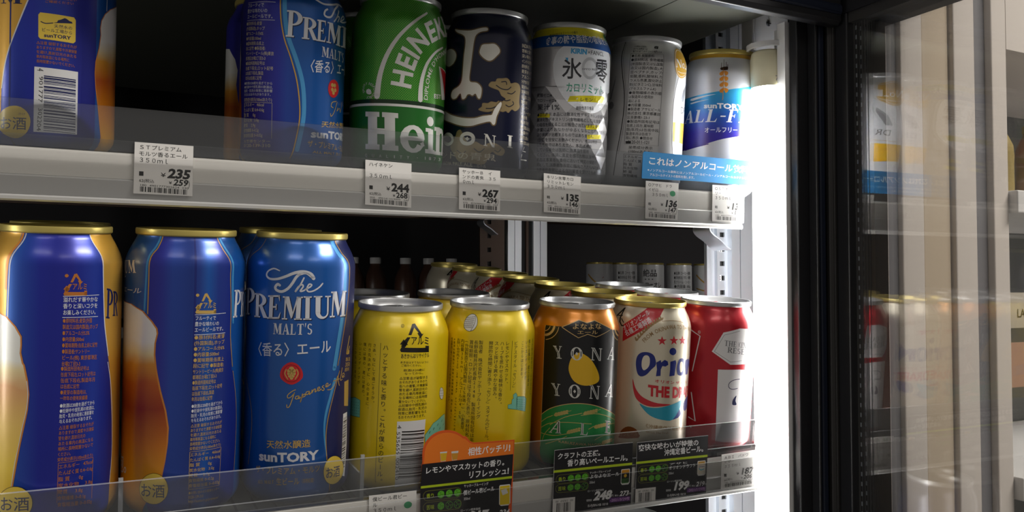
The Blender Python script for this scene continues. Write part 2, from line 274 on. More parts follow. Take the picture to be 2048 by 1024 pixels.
('T','silver',3,'豊かな味わいの',1.92,113.63,14.01,-0.29,0.09,2.68,0.02,''),
('T','silver',3,'エールビールです。',1.81,110.28,18.23,-0.25,0.09,2.68,0.02,''),
('T','goldp',3,'●原材料名:麦芽',1.77,105.91,18.3,-0.34,0.04,2.6,0.015,''),
('T','goldp',3,'(外国製造),ホップ',1.73,102.66,18.3,-0.45,0.04,2.6,0.015,''),
('T','goldp',3,'●アルコール分6%',1.68,99.41,18.31,-0.55,0.04,2.6,0.015,''),
('T','goldp',3,'●内容量:500ml',1.64,96.17,14.7,-0.52,0.04,2.6,0.015,''),
('T','goldp',3,'●賞味期限:缶底上',1.59,92.92,18.33,-0.76,0.04,2.6,0.015,''),
('T','goldp',3,'段に記載 ●製造者:',1.55,89.67,18.34,-0.86,0.04,2.6,0.015,''),
('T','goldp',3,'サントリービール(株)東京',1.49,86.34,18.16,-0.64,0.06,2.54,0.012,''),
('T','goldp',3,'都港区台場2丁目3-3',1.42,83.17,13.75,-0.44,0.06,2.54,0.012,''),
('T','goldp',3,'●製造所固有記号は',1.34,79.99,13.4,-0.38,0.06,2.54,0.012,''),
('T','goldp',3,'缶底下段左,ロット記号',1.27,76.82,17.93,-0.45,0.06,2.54,0.012,''),
('T','goldp',3,'は缶底下段右,製造',1.2,73.65,12.62,-0.27,0.06,2.54,0.012,''),
('T','goldp',3,'年月は缶底に記載',1.12,70.47,11.76,-0.21,0.06,2.54,0.012,''),
('T','silver',3,'●飲酒は20歳を過ぎてから',1.2,66.56,18.53,0.01,0.01,2.25,0.01,''),
('T','silver',3,'●妊娠中や授乳期の飲酒は,',1.18,63.81,18.52,0.09,0.01,2.25,0.01,''),
('T','silver',3,'胎児・乳児の発育に悪影響',1.16,61.06,18.52,0.17,0.01,2.25,0.01,''),
('T','silver',3,'を与えるおそれがあります。',1.14,58.31,18.51,0.25,0.01,2.26,0.01,''),
('T','goldp',3,'△注意 破裂するおそれが',1.09,55.28,18.53,-0.21,0.06,2.11,0.005,''),
('T','goldp',3,'ありますので,衝撃や冷凍保管',1.02,52.64,18.52,-0.24,0.06,2.11,0.005,''),
('T','goldp',3,'を避け,直射日光のあたる',0.95,50,18.52,-0.28,0.06,2.11,0.005,''),
('T','goldp',3,'車内等高温になる場所に',0.88,47.36,15.03,-0.25,0.06,2.11,0.005,''),
('T','goldp',3,'長時間置かないでください。',0.81,44.73,18.51,-0.35,0.06,2.11,0.005,''),
('T','goldp',3,'栄養成分表示(100mlあたり)',0.73,42.09,18.51,-0.38,0.06,2.11,0.005,''),
('T','goldp',3,'エネルギー   46kcal',1,38.44,17.93,-0.55,0.05,2.24,0.005,''),
('T','goldp',3,'たんぱく質 0.4~0.6g',0.93,35.45,17.99,-0.64,0.05,2.24,0.005,''),
('T','goldp',3,'脂 質      0g',0.86,32.47,12.61,-0.5,0.05,2.24,0.005,''),
('T','goldp',3,'炭水化物   3.0g',0.79,29.48,14.29,-0.64,0.05,2.24,0.005,''),
('T','goldp',3,'糖質    2.9g',0.72,26.49,11.69,-0.57,0.05,2.24,0.005,''),
('T','goldp',3,'食物繊維 0~0.2g',0.66,23.5,14.38,-0.77,0.05,2.24,0.005,''),
('T','goldp',3,'食塩相当量 0~0.02g',0.59,20.52,18.29,-1.06,0.05,2.24,0.005,''),
('T','goldp',3,'●お問い合わせお客様センター',0.72,16.48,18.11,-0.81,0.04,1.81,0.005,''),
('T','goldp',3,'0120-139-310',0.67,14.07,8.34,-0.46,0.04,1.81,0.005,''),
('T','goldp',3,'http://suntory.jp/premium/',0.61,11.65,18.03,-1.19,0.04,1.81,0.005,''),
('L','goldp',3,[0.96,41.28,0.73,19.58],0.2,0,0),
('L','goldp',3,[19.44,41.12,18.88,18.51],0.2,0,0),
('L','goldp',3,[0.96,41.28,19.44,41.12],0.2,0,0),
('L','goldp',3,[0.73,19.58,18.88,18.51],0.2,0,0),
('T','silver',5,'泡。',-53,23.51,20.92,3.19,0.02,11.44,0.02,''),
('P','stickgold',6,[-9.9,20.7,-10.1,18.6,-10.6,16.6,-11.6,14.9,-12.9,13.5,-14.4,12.4,-16.2,11.7,-18.1,11.5,-20,11.7,-21.9,12.3,-23.7,13.3,-25.1,14.8,-26.2,16.5,-26.8,18.4,-26.8,20.5,-26.3,22.6,-25.4,24.6,-24,26.4,-22.3,27.8,-20.4,28.8,-18.5,29.4,-16.6,29.4,-14.8,28.9,-13.2,27.9,-11.8,26.4,-10.8,24.7,-10.2,22.7]),
('L','black',7,[-9.9,20.7,-10.1,18.6,-10.6,16.6,-11.6,14.9,-12.9,13.5,-14.4,12.4,-16.2,11.7,-18.1,11.5,-20,11.7,-21.9,12.3,-23.7,13.3,-25.1,14.8,-26.2,16.5,-26.8,18.4,-26.8,20.5,-26.3,22.6,-25.4,24.6,-24,26.4,-22.3,27.8,-20.4,28.8,-18.5,29.4,-16.6,29.4,-14.8,28.9,-13.2,27.9,-11.8,26.4,-10.8,24.7,-10.2,22.7],0.22,0,1),
('T','navy',7,'お酒',-26.15,15.13,14.8,0.12,-0.2,8.13,0.01,''),
('T','silver',4,'IUM',-51.13,141.22,18.28,1.47,-1.91,7.31,0,'serif'),
('T','silver',4,'エール',-50.54,130.31,22.12,0.82,1.01,3.53,0.02,''),
('T','silver',4,'S',-53.05,138.48,8.47,0.75,0.01,2.07,0,'serif'),
('T','silver',4,'P',26.42,116.84,8.64,-0.3,0.99,16.46,0,'serif'),
('T','silver',4,'R',35.06,116.54,9.48,-0.77,-0.13,15.07,0,'serif'),
],
'P3':[
('P','navy',1,[18.4,164.9,21.6,155.8,26.3,150.6,27.4,135.3,26,122.5,22.1,104.4,20,83,16.9,73.3,14.3,64.5,12,54.8,10.8,44,11.8,30,14.8,10.9,16,-2,75,-2,75,168]),
('L','lblue',2,[15.4,164.95,18.18,156.79,22.36,150.31,22.71,135.63,21.36,119.21,18.17,101.18,15.46,85.01],3,4,0),
('L','lblue',2,[16.11,77.99,13.6,69.18,10.75,59.53,9.51,51.49,9.84,42.3,11.8,30.94],(2.2,0.8),4,0),
('L','gold',3,[20.08,82.93,16.91,73.28,14.34,64.49,11.98,54.78,10.8,43.97,11.84,30.01,14.77,10.9,16.07,7.79],0.5,4,0),
('L','gold',3,[19.12,164.49,22.04,156.26,26.94,149.94,27.38,135.31,25.32,118.83,21.93,102.58,18.2,86.49],0.5,4,0),
('L','gold',3,[-37.84,163.53,-39.9,157.62,-48.12,152.15,-53.77,144,-57.27,129.88],0.4,4,0),
('L','gold',3,[-47.45,77.43,-40.12,63.29,-37.96,51.87,-38.82,37.11,-40.66,23.86],0.35,4,0),
('L','silver',4,[-20.2,145.3,-23.9,146.4,-27.7,144.6,-28.7,141.9,-26.2,140.1,-21.4,140.3,-16.5,142,-11.4,144.3,-6.4,145.2,-2.1,143.9,-0.3,141.3],(0.7,2.2),6,0),
('L','silver',4,[-8.88,143.34,-10.51,141.53,-12.52,137.94,-15,134.75,-18.44,132.83,-21.65,133.53,-22.64,135.24,-21.29,137.08,-19.9,136.54],1.6,6,0),
('L','silver',4,[-1.22,141.89,-4.71,144.32,-8.05,143.54],1.2,5,0),
('L','silver',4,[-5.89,141.47,-7.87,137.19,-10.69,132.88,-9.09,135.83,-7.03,137.38,-6.16,136.34,-7.76,133.48,-6.08,133.69,-4.84,134.59],0.9,5,0),
('L','silver',4,[-4.84,134.59,-2.33,135.94,-1.26,137.27,-2.81,137.71,-4.01,135.04,-3.11,133.27,-0.11,133.72,3.37,135.92,5.31,138.13],0.9,5,0),
('T','navyp',4,'P',-48.47,115.58,11.13,1.33,0.34,16.61,0,'serif'),
('T','silver',5,'P',-50.72,115.74,12.47,1.52,0.44,16.69,0,'serif'),
('T','navyp',4,'R',-37.27,115.48,10.11,0.29,-0.07,14.61,0,'serif'),
('T','silver',5,'R',-38.18,115.83,10.38,0.33,-0.08,14.62,0,'serif'),
('T','navyp',4,'E',-26.84,115.44,9.16,0.63,0.25,14.22,0,'serif'),
('T','silver',5,'E',-27.48,115.83,9.25,0.65,0.26,14.23,0,'serif'),
('T','navyp',4,'M',-17.41,115.64,11.51,0.05,0.21,13.98,0,'serif'),
('T','silver',5,'M',-17.95,116.05,11.53,0.08,0.21,13.99,0,'serif'),
('T','navyp',4,'I',-5.48,115.69,5.57,-0.05,-0.16,14.28,0,'serif'),
('T','silver',5,'I',-6,116.14,5.56,-0.04,-0.16,14.27,0,'serif'),
('T','navyp',4,'U',0.95,116.34,11.49,-0.17,-0.25,13.82,0,'serif'),
('T','silver',5,'U',0.41,116.8,11.37,-0.13,-0.25,13.81,0,'serif'),
('T','navyp',4,'M',11.36,116.6,13.42,-0.21,0.46,15.96,0,'serif'),
('T','silver',5,'M',10.72,117.09,13.04,-0.13,0.45,15.95,0,'serif'),
('T','silver',5,"MALT'S",-23.19,106.85,23.19,0.31,0.08,6.66,0,'serif'),
('T','silver',5,'〈香る〉エール',-37.55,92.32,50.14,3.06,-0.39,8.51,0.022,''),
('P','red',4,[-4.8,83.5,-4.7,82.1,-5,80.8,-5.8,79.7,-6.9,78.7,-8.2,77.8,-9.5,77.1,-10.9,76.7,-12.2,76.8,-13.6,77.3,-15,78.1,-16.3,79,-17.4,80,-18,81.2,-18.2,82.5,-18,84,-17.6,85.5,-17,86.7,-16.2,87.8,-15.2,88.7,-14.1,89.6,-12.7,90.2,-11.2,90.4,-9.8,90,-8.4,89.3,-7.4,88.4,-6.5,87.4,-5.8,86.3,-5.2,85]),
('L','darkred',5,[-6.5,83.6,-6.6,82.2,-7.1,80.9,-7.9,79.8,-9,79,-10.2,78.5,-11.6,78.4,-12.9,78.6,-14.1,79.2,-15.2,80.2,-15.9,81.3,-16.3,82.7,-16.4,84.1,-16,85.5,-15.3,86.7,-14.4,87.7,-13.2,88.4,-11.9,88.7,-10.5,88.6,-9.3,88.2,-8.2,87.4,-7.3,86.3,-6.7,85],0.4,0,1),
('E','goldp',5,-11.47,86.05,1.6,1.6),
('E','goldp',5,-12.71,84.95,1.3,1.3),
('E','goldp',5,-10.17,85,1.3,1.3),
('E','goldp',5,-12.92,83.34,1,1),
('E','goldp',5,-11.4,83.73,1,1),
('E','goldp',5,-9.87,83.39,1,1),
('E','goldp',5,-12.37,81.92,1,1),
('E','goldp',5,-10.5,81.96,1,1),
('E','goldp',5,-11.31,80.7,1,1),
('L','goldp',5,[-14.46,85.96,-15.24,83.26,-13.42,79.93],0.6,4,0),
('L','goldp',5,[-8.51,86.08,-7.59,83.4,-9.18,80.01],0.6,4,0),
('L','goldp',5,[-8.74,73.57,-10.66,72.67,-13.15,70.39,-13.1,68.6,-11.41,69.08,-9.52,71.34],0.5,5,0),
('L','goldp',5,[-9.37,71.78,-10.91,66.41,-12.1,63.26,-13.36,62.78,-13.58,64.39],0.5,5,0),
('L','goldp',5,[-6.77,69.8,-8.29,69.54,-8.76,68.2,-7.57,68.02,-6.6,69.52,-6.72,68,-5.74,69.06],0.5,5,0),
('L','goldp',5,[-4.69,71,-5.43,67.26,-5.82,65.92,-4.9,69.48,-3.41,70.96,-3.2,69.69,-4.63,69.03],0.5,5,0),
('L','goldp',5,[-0.87,72.45,-2.41,72.08,-2.71,70.57,-1.51,70.69,-0.6,72.26,-0.64,70.46,0.47,71.65],0.5,5,0),
('L','goldp',5,[0.86,73.25,0.74,71.28,1.75,73.19,2.81,73.56,2.69,71.77,3.75,72.58],0.5,5,0),
('L','goldp',5,[3.75,72.58,5.19,73.63,5.53,74.51,4.42,74.33,4.21,72.55,5.41,72.44,6.51,73.51],0.5,5,0),
('L','goldp',5,[8.19,75.33,7.05,74.54,8.45,73.3,7.8,72.19,6.82,72.75],0.5,5,0),
('L','goldp',5,[9.21,74.31,10.7,75.23,10.97,76.29,9.75,76.07,9.61,74.45,10.73,74.31,12.8,75.7],0.5,5,0),
('L','goldp',5,[10.81,72.3,13.47,72.41,16.22,75.22,18.5,79.94,19.35,75.66,20.12,73.69],0.5,5,0),
('L','goldp',5,[14.97,77.23,19.92,77.88],0.5,5,0),
('L','goldp',5,[22.45,84.42,20.92,77.26,22.84,77.12],0.5,5,0),
('L','goldp',5,[22.75,78.81,24.8,79.58,24.22,80.89,22.67,80.21,22.93,78.32,25.2,78.58],0.5,5,0),
('T','goldp',5,'天然水醸造',-25.42,36.92,26.47,1.08,-0.16,5.03,0.022,''),
('T','silver',5,'sunTORY',-30.52,28.92,36.19,1.05,-0.2,5.58,0.04,''),
('T','goldp',5,'ザ・プレミアム・モルツ',-32.85,20.86,40.42,0.94,-0.18,4.69,0.022,''),
('T','goldp',5,'ALL MALT',-31.15,14.27,11.18,1.39,-0.08,2.08,0,'serif'),
('T','goldp',5,'生ビール',-18.57,14.69,13.79,0.42,-0.14,4.69,0.03,''),
('T','goldp',5,'〈非熱処理〉',-4.37,15.8,9.01,-0.11,-0.09,2.91,0.01,''),
('P','stickgold',6,[27.8,19.2,27.6,17.1,26.7,15.2,25.2,13.7,23.4,12.6,21.4,11.8,19.3,11.5,17.2,11.6,15.4,12.2,13.7,13.1,12.2,14.4,11.1,16.1,10.3,17.9,9.9,20,9.8,22.1,10.1,24.1,10.8,26,11.8,27.5,13.1,28.8,14.7,29.5,16.5,29.8,18.4,29.5,20.5,28.7,22.6,27.4,24.5,25.7,26.1,23.6,27.3,21.4]),
('L','black',7,[27.8,19.2,27.6,17.1,26.7,15.2,25.2,13.7,23.4,12.6,21.4,11.8,19.3,11.5,17.2,11.6,15.4,12.2,13.7,13.1,12.2,14.4,11.1,16.1,10.3,17.9,9.9,20,9.8,22.1,10.1,24.1,10.8,26,11.8,27.5,13.1,28.8,14.7,29.5,16.5,29.8,18.4,29.5,20.5,28.7,22.6,27.4,24.5,25.7,26.1,23.6,27.3,21.4],0.25,0,1),
('T','navy',7,'お酒',11.07,16.35,12.54,-1.26,-0.26,7.42,0.02,''),
('P','barwhite',3,[25.29,54.55,30.57,54.77,31.72,33.61,29.75,13.25,24.75,15.23,25.25,35.33]),
('B','black',4,[25.83,51.62,4.49,0.37,-0.94,-33.13],34,4),
('P','goldp',3,[25.42,75.09,31.26,75.4,32.09,58.2,26.04,59.54]),
('L','goldp',3,[30.53,103.31,27.03,92.61,31.13,96.66],1,3,0),
('P','goldp',3,[26.9,94.49,31.35,94.27,30.78,92.02,27.06,92.14]),
('T','goldp',3,'製造',25.93,87.84,7.01,-0.68,0.31,2.56,0.01,''),
('T','goldp',3,'350',25.54,84.65,7.01,-0.68,0.31,2.56,0.01,''),
('T','goldp',3,'原料',25.15,81.45,7.01,-0.68,0.31,2.56,0.01,''),
],
'PA':[
('P','backblue',0,[-55,-2,25,-2,25,120,-55,120]),
('P','gold',1,[-80,122,-4,124,-10.8,82.9,-16,69.1,-20.9,56.2,-23.5,46.6,-25.3,34.6,-25.6,21.7,-45,-2,-80,-2]),
('L','silver',2,[-10.66,82.94,-15.83,69.12,-20.69,56.24,-23.32,46.63,-25.11,34.6],0.7,4,0),
('T','navy',3,'M',-26.04,80.63,12.25,-0.13,-0.11,6.77,0,'serif'),
('L','silver',2,[33.15,96.94,33.08,90.15,32.94,85.47],0.5,4,0),
('P','darkseam',2,[(-20.5,-2),(-19.6,-2),(-19.6,122),(-20.5,122)]),
('P','orange',3,[44.4,90.4,36.3,87.2,31.2,83.3,28.3,78.8,27.5,74.5,27.9,70.4,26.7,62.5,24.6,54.6,24.2,47.8,24.9,39.5,27.1,26.4,29.4,11.3,30,-2,75,-2,75,100]),
('P','beer3',4,[44.9,90.2,36.8,87,31.7,83.1,28.8,78.6,28,74.3,28.4,70.2,27.2,62.3,25.1,54.4,24.7,47.6,25.4,39.3,27.6,26.2,29.9,11.2,30.5,-2.2,75.5,-2.2,75.5,99.8]),
('P','stickgold',3,[-4.63,76.79,11.75,76.72,12.69,75.29,12.72,63.46,11.59,62.27,-4.45,62.44,-5.38,63.53,-5.53,75.49]),
('L','navy',4,[-4.22,71.82,-2.11,71.12,1.37,71.78],0.5,4,0),
('P','navy',4,[1.37,71.78,3.46,72.59,3.8,73.61,5.21,74.26,6.98,75.38,7.85,75.3,9.54,74.25,10.66,74.06,11.05,73.16]),
('T','navy',4,'天然水の',1.96,69.14,9.15,0.29,-0.03,2.16,0.01,''),
('T','navy',4,'ビール工場から',-3.94,66.49,15.09,0.34,-0.03,2.16,0.01,''),
('T','navy',4,'sunTORY',-2.72,63.68,12.93,0.38,-0.02,1.92,0.03,''),
('T','orangep',3,'△注意 破裂するおそれが',-6.32,59.31,19.84,0.13,-0.02,1.89,0.01,''),
('T','orangep',3,'ありますので,衝撃や冷凍保管',-6.29,56.78,19.81,0.03,-0.02,1.89,0.01,''),
('T','orangep',3,'を避け,直射日光のあたる',-6.26,54.25,19.77,-0.07,-0.02,1.89,0.01,''),
('T','orangep',3,'車内等高温になる場所に',-6.23,51.73,16.02,-0.14,-0.02,1.89,0.01,''),
('T','orangep',3,'長時間置かないでください。',-6.2,49.2,19.7,-0.27,-0.02,1.89,0.01,''),
('T','orangep',3,'お申し出ください',-2.63,84.33,15.79,1.44,-0.02,1.49,0.01,''),
('T','orangep',3,'ご確認ください',-2.61,82.34,14.26,1.18,-0.02,1.49,0.01,''),
('P','barwhite',3,[-7.09,46.96,14.31,46.77,14.32,11.45,-7.15,11.16]),
('B','navy',4,[-2.45,42.59,15.66,-0.35,0.19,-31.07],30,7),
('T','black',4,'4',-5.66,46.29,0.02,-1.6,3.17,-0.08,0,''),
('T','black',4,'901777',-4.69,41.97,-0.24,-14.51,2.04,0.04,0,''),
('T','black',4,'302204',-4.89,24.64,-0.69,-12.97,2.11,0.18,0,''),
('P','stickgold',6,[-8.6,16.6,-8.8,14.5,-9.4,12.5,-10.4,10.7,-11.8,9.2,-13.5,8.1,-15.5,7.4,-17.6,7.2,-19.8,7.5,-21.9,8.3,-23.9,9.5,-25.6,11,-26.9,12.9,-27.6,14.9,-27.6,16.9,-27,18.9,-25.8,20.8,-24.1,22.4,-22.1,23.6,-20,24.5,-17.8,24.9,-15.7,24.9,-13.7,24.4,-12,23.4,-10.6,22.1,-9.5,20.5,-8.8,18.6]),
('T','navy',7,'お酒',-26,11.62,15.72,0.14,-0.11,7.27,0.01,''),
('T','navy',7,'さけ',-15.19,19.96,4.06,-0.03,-0.02,1.37,0,''),
],
'PB':[
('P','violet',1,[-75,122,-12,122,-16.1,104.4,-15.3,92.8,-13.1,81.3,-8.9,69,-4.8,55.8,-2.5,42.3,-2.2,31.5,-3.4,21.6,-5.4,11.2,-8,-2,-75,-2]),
('L','lblue',2,[-13.26,105.47,-12.43,92.99,-10.23,81.54,-5.19,68.4,-0.99,54.21,0.41,39.64,-0.21,27.78,-3.1,11.8],(2.6,2.6),4,0),
('L','gold',3,[-15.9,106.3,-15.1,92.8,-12.6,80.4,-8.5,69.1,-4.6,55.8,-2.5,42.3,-2.1,31.5,-3.4,21.6,-5.4,11.2,-7.2,6.6],0.7,4,0),
('T','silver',3,'フルーティで',-41.07,100.63,14.72,-0.61,0.06,2.74,0.02,''),
('T','silver',3,'豊かな味わいの',-41.15,97.2,17.31,-0.79,0.06,2.74,0.02,''),
('T','silver',3,'エールビールです。',-41.23,93.78,22.44,-1.13,0.06,2.74,0.02,''),
('L','silver',3,[-41.04,103.87,-18.7,102.94],0.3,0,0),
('L','silver',3,[-41.23,92.7,-18.77,91.75],0.3,0,0),
('T','goldl',3,'●原材料名:麦芽',-41.98,89.51,14.5,-0.86,-0.03,2.51,0.012,''),
('T','goldl',3,'(外国製造),ホップ',-41.94,86.38,16.58,-0.94,-0.03,2.51,0.012,''),
('T','goldl',3,'●アルコール分6%',-41.91,83.25,15.5,-0.84,-0.03,2.51,0.012,''),
('T','goldl',3,'●内容量:350ml',-41.87,80.12,13.94,-0.72,-0.03,2.51,0.012,''),
('T','goldl',3,'●賞味期限:缶底上',-41.83,76.98,16.29,-0.8,-0.03,2.51,0.012,''),
('T','goldl',3,'段に記載 ●製造者:',-41.8,73.85,17.3,-0.81,-0.03,2.51,0.012,''),
('T','goldl',3,'サントリービール(株)東京',-41.76,70.72,22.96,-1.01,-0.03,2.51,0.012,''),
('T','goldl',3,'都港区台場2丁目3-3',-41.72,67.59,17.42,-0.72,-0.03,2.51,0.012,''),
('T','goldl',3,'●製造所固有記号は',-41.69,64.45,17,-0.66,-0.03,2.51,0.012,''),
('T','goldl',3,'缶底下段左,ロット記号',-41.65,61.32,22.81,-0.83,-0.03,2.51,0.012,''),
('T','goldl',3,'は缶底下段右,製造',-41.61,58.19,16.09,-0.54,-0.03,2.51,0.012,''),
('T','goldl',3,'年月は缶底に記載',-41.58,55.06,15.02,-0.46,-0.03,2.51,0.012,''),
('T','silver',3,'●飲酒は20歳を過ぎてから',-42.82,52.23,23.78,-0.75,-0.02,1.91,0.01,''),
('T','silver',3,'●妊娠中や授乳期の飲酒は,',-42.79,49.84,23.77,-0.7,-0.02,1.91,0.01,''),
('T','silver',3,'胎児・乳児の発育に悪影響',-42.76,47.46,23.75,-0.65,-0.02,1.91,0.01,''),
('T','silver',3,'を与えるおそれがあります。',-42.73,45.07,23.74,-0.6,-0.02,1.91,0.01,''),
('T','goldl',3,'栄養成分表示(100mlあたり)',-42.6,41.45,23.47,-0.49,-0.08,2.55,0.01,''),
('T','goldl',3,'エネルギー   46kcal',-42.49,38.18,18.12,-0.27,-0.08,2.55,0.01,''),
('T','goldl',3,'たんぱく質 0.4~0.6g',-42.38,34.91,18.07,-0.17,-0.08,2.55,0.01,''),
('T','goldl',3,'脂 質     0g',-42.27,31.64,11.59,-0.04,-0.08,2.55,0.01,''),
('T','goldl',3,'炭水化物   3.0g',-42.17,28.37,14.17,0.03,-0.08,2.55,0.01,''),
('T','goldl',3,'糖質    2.9g',-42.06,25.1,11.52,0.09,-0.08,2.55,0.01,''),
('T','goldl',3,'食物繊維 0~0.2g',-41.95,21.83,14.09,0.19,-0.08,2.55,0.01,''),
('T','goldl',3,'食塩相当量 0~0.02g',-41.84,18.56,16.83,0.32,-0.08,2.55,0.01,''),
('T','goldl',3,'お客様センター',-41.68,15.28,22.42,0.02,-0.12,2.06,0.01,''),
('T','goldl',3,'0120-139-310',-41.53,12.53,22.2,0.07,-0.12,2.06,0.01,''),
('L','goldl',3,[-42.07,40.97,-41.61,17.84],0.22,0,0),
('L','goldl',3,[-19.07,40.29,-18.83,18.01],0.22,0,0),
('L','goldl',3,[-42.07,40.97,-19.07,40.29],0.22,0,0),
('T','navyp',4,'P',-11.45,81.45,9.95,0.02,0.47,16.47,0,'serif'),
('T','silver',5,'P',-11.93,81.9,9.94,0,0.47,16.46,0,'serif'),
('T','navyp',4,'R',-1.78,81.15,9.28,0.2,0.27,13.64,0,'serif'),
('T','silver',5,'R',-2.27,81.57,9.23,0.18,0.27,13.64,0,'serif'),
('T','navyp',4,'E',7.51,81.16,7.34,0.34,0.29,13.5,0,'serif'),
('T','silver',5,'E',6.96,81.56,7.25,0.32,0.3,13.49,0,'serif'),
('T','navyp',4,'M',14.85,81.5,14.36,0.12,0.48,13.2,0,'serif'),
('T','silver',5,'M',14.21,81.88,13.82,0.01,0.48,13.17,0,'serif'),
('T','navyp',4,'I',29.21,81.62,14,1.33,0.16,13.76,0,'serif'),
('T','silver',5,'I',28.03,81.89,15.22,1.55,0.15,13.72,0,'serif'),
('T','navyp',4,'U',43.21,82.95,-0.21,-1.31,0.01,14.07,0,'serif'),
('T','silver',5,'U',43.25,83.44,-0.22,-1.31,-2.11,13.61,0,'serif'),
('L','silver',4,[6.32,107.58,11.86,105.79,19.57,107.09,26.22,108.97,32.3,108.81],1.2,5,0),
('L','silver',4,[26.26,108.27,21.21,104.5,17.79,99.21,14.57,98,12.12,98.95,12.61,101.52,14.38,102.9],1.2,5,0),
('L','silver',4,[25.52,104.56,22.3,98.76,20.08,96.24,23.92,100.35,25.79,100.09,24.1,97.17],0.9,5,0),
('L','silver',4,[26.94,97.85,33.06,101.35,30.86,102.34,27.9,99.59,29.66,97.99,43.25,101.67],0.9,5,0),
('T','silver',5,"MALT'S",11,72.39,23.55,0.06,0.12,6.34,0,'serif'),
('T','silver',5,'〈香る〉エール',-0.03,60.97,42.85,3.59,0.53,8.28,0.022,''),
('P','red',4,[27.9,54.6,27.8,53,27.1,51.4,26,50,24.6,48.8,23.1,48.1,21.6,47.7,20.2,47.9,19,48.4,18,49.3,17.3,50.6,16.9,52,16.8,53.6,17.1,55.2,17.7,56.6,18.6,57.9,19.7,58.8,21.1,59.3,22.5,59.5,24,59.2,25.5,58.5,26.7,57.5,27.6,56.1]),
('E','goldp',5,20.51,55.72,1.3,1.3),
('E','goldp',5,22.9,55.81,1.3,1.3),
('E','goldp',5,20.65,52.72,1.3,1.3),
('E','goldp',5,23.58,52.88,1.3,1.3),
('E','goldp',5,21.84,50.89,1.3,1.3),
('L','goldp',5,[25.25,45.83,21.04,44.71,19.95,42.04,22.01,41.31],0.5,5,0),
('L','goldp',5,[26.24,45.46,22.99,38.41,20.26,35.52,19.59,37.15],0.5,5,0),
('L','goldp',5,[27.5,42.07,26.21,39.65,29.84,41.88,31.37,39.52,34.52,47.17],0.4,5,0),
('T','goldp',5,'天然水醸造',12.17,27.53,30.83,2.13,0.09,4.01,0.02,''),
('T','silver',5,'sunTORY',5.19,20.57,37.85,1.12,0.16,4.77,0.04,''),
('T','goldp',5,'ザ・プレミアム・モルツ',3.35,14.27,39.37,-0.75,-0.14,4.44,0.02,''),
('T','goldp',5,'ALL MALT 生ビール',6.87,10.38,36.21,0.7,-0.06,1.99,0.015,''),
('P','beer3',3,[(-75,88),(-62,86),(-54,78),(-51,70),(-52,60),(-50,50),(-47,40),(-46,25),(-48,10),(-50,-2),(-85,-2),(-85,88)]),
('P','redp',4,[(-96,62),(-88,62),(-88,44),(-96,44)]),
('P','barwhite',4,[(-96,44),(-88,44),(-88,36),(-96,36)]),
],
'HE':[
('P','dgreen',1,[-75,-2,75,-2,75,44,29.2,47.5,12.8,47.2,0.3,47.4,-14.5,47.3,-27.7,47.6,-46.6,48.5,-60,44.5,-75,44.5]),
('P','darkgreen2',2,[(-80,47.51),(80,47.51),(80,50.21),(-80,50.21)]),
('P','hsilver',3,[(-80,45.809999999999995),(80,45.809999999999995),(80,47.51),(-80,47.51)]),
('L','hsilver',3,[9.64,110.88,1.36,105.26,-6.97,97.5,-13.91,88.73,-19.32,78.73,-22.57,69.38,-24.16,61.08,-24.97,52.25],(1.3,4.2),6,0),
('L','hsilver',3,[25.96,90.46,16.93,85.48,9.9,77.41,6.44,68.51,4.98,59.93,4.97,51.75],(1.2,3.6),6,0),
('A','hsilver',3,'HEINEKEN',[-2.63,57.52,-0.62,70.74,4.61,82.88,11.73,90.54,24.06,97.03,39.09,101.06,38.59,97.61,38.14,91.32],13.5,0.03,''),
('A','hsilver',3,"DIPLOME D'HONNEUR",[10.73,51.72,11.37,61.31,13.49,70.61,19.04,80.03,25.22,84.19,39.01,90.7,38.52,91.07],3.2,0.01,''),
('T','hsilver',3,'EST',16.77,54.34,9.09,0.56,-0.17,2.96,0.02,''),
('P','hsilver',3,[21.22,76.7,39.28,75.07,39.24,56.34,27.65,54.62]),
('P','hred',4,[22.98,76.27,39.22,74.02,39.18,56.39,33.74,59.88]),
('A','hsilver',3,'ENJOY RESPONSIBLY',[-34.81,55.08,-35.81,57.75,-34.03,59.75,-30.69,59.62,-28.38,58,-27.77,54.87,-29.75,52.3,-33.02,52.39],1.7,0,''),
('T','hsilver',3,'e',-33.64,53.99,4.21,-0.34,-0.21,4.71,0.05,''),
('T','dgreen2',3,'H',-32.54,16.72,23.5,-0.67,-1.11,25.22,0.06,'slab'),
('T','hsilver',4,'H',-32.54,16.72,23.5,-0.67,-1.11,25.22,0,'slab'),
('T','dgreen2',3,'e',-8,16.11,17.85,0.25,-0.64,18.02,0.06,'slab'),
('T','hsilver',4,'e',-8,16.11,17.85,0.25,-0.64,18.02,0,'slab'),
('T','dgreen2',3,'i',10.4,16.19,9.52,-0.04,-1.19,25.1,0.06,'slab'),
('T','hsilver',4,'i',10.4,16.19,9.52,-0.04,-1.19,25.1,0,'slab'),
('T','dgreen2',3,'n',19.55,15.9,19.55,0.64,-0.87,19.03,0.06,'slab'),
('T','hsilver',4,'n',19.55,15.9,19.55,0.64,-0.87,19.03,0,'slab'),
('T','hsilver',3,'Q',-32.86,11.67,2.12,-0.1,-0.09,2.11,0,''),
('T','hsilver',3,'U',-27.26,11.47,1.89,-0.07,-0.08,2.09,0,''),
('T','hsilver',3,'A',-21.98,11.33,1.76,-0.05,-0.07,2.09,0,''),
('T','hsilver',3,'L',-17.22,11.24,1.68,-0.03,-0.08,2.09,0,''),
('T','hsilver',3,'I',-12.4,11.21,1.66,-0.02,-0.08,2.08,0,''),
('T','hsilver',3,'T',-8.03,11.19,1.68,-0.01,-0.07,2.09,0,''),
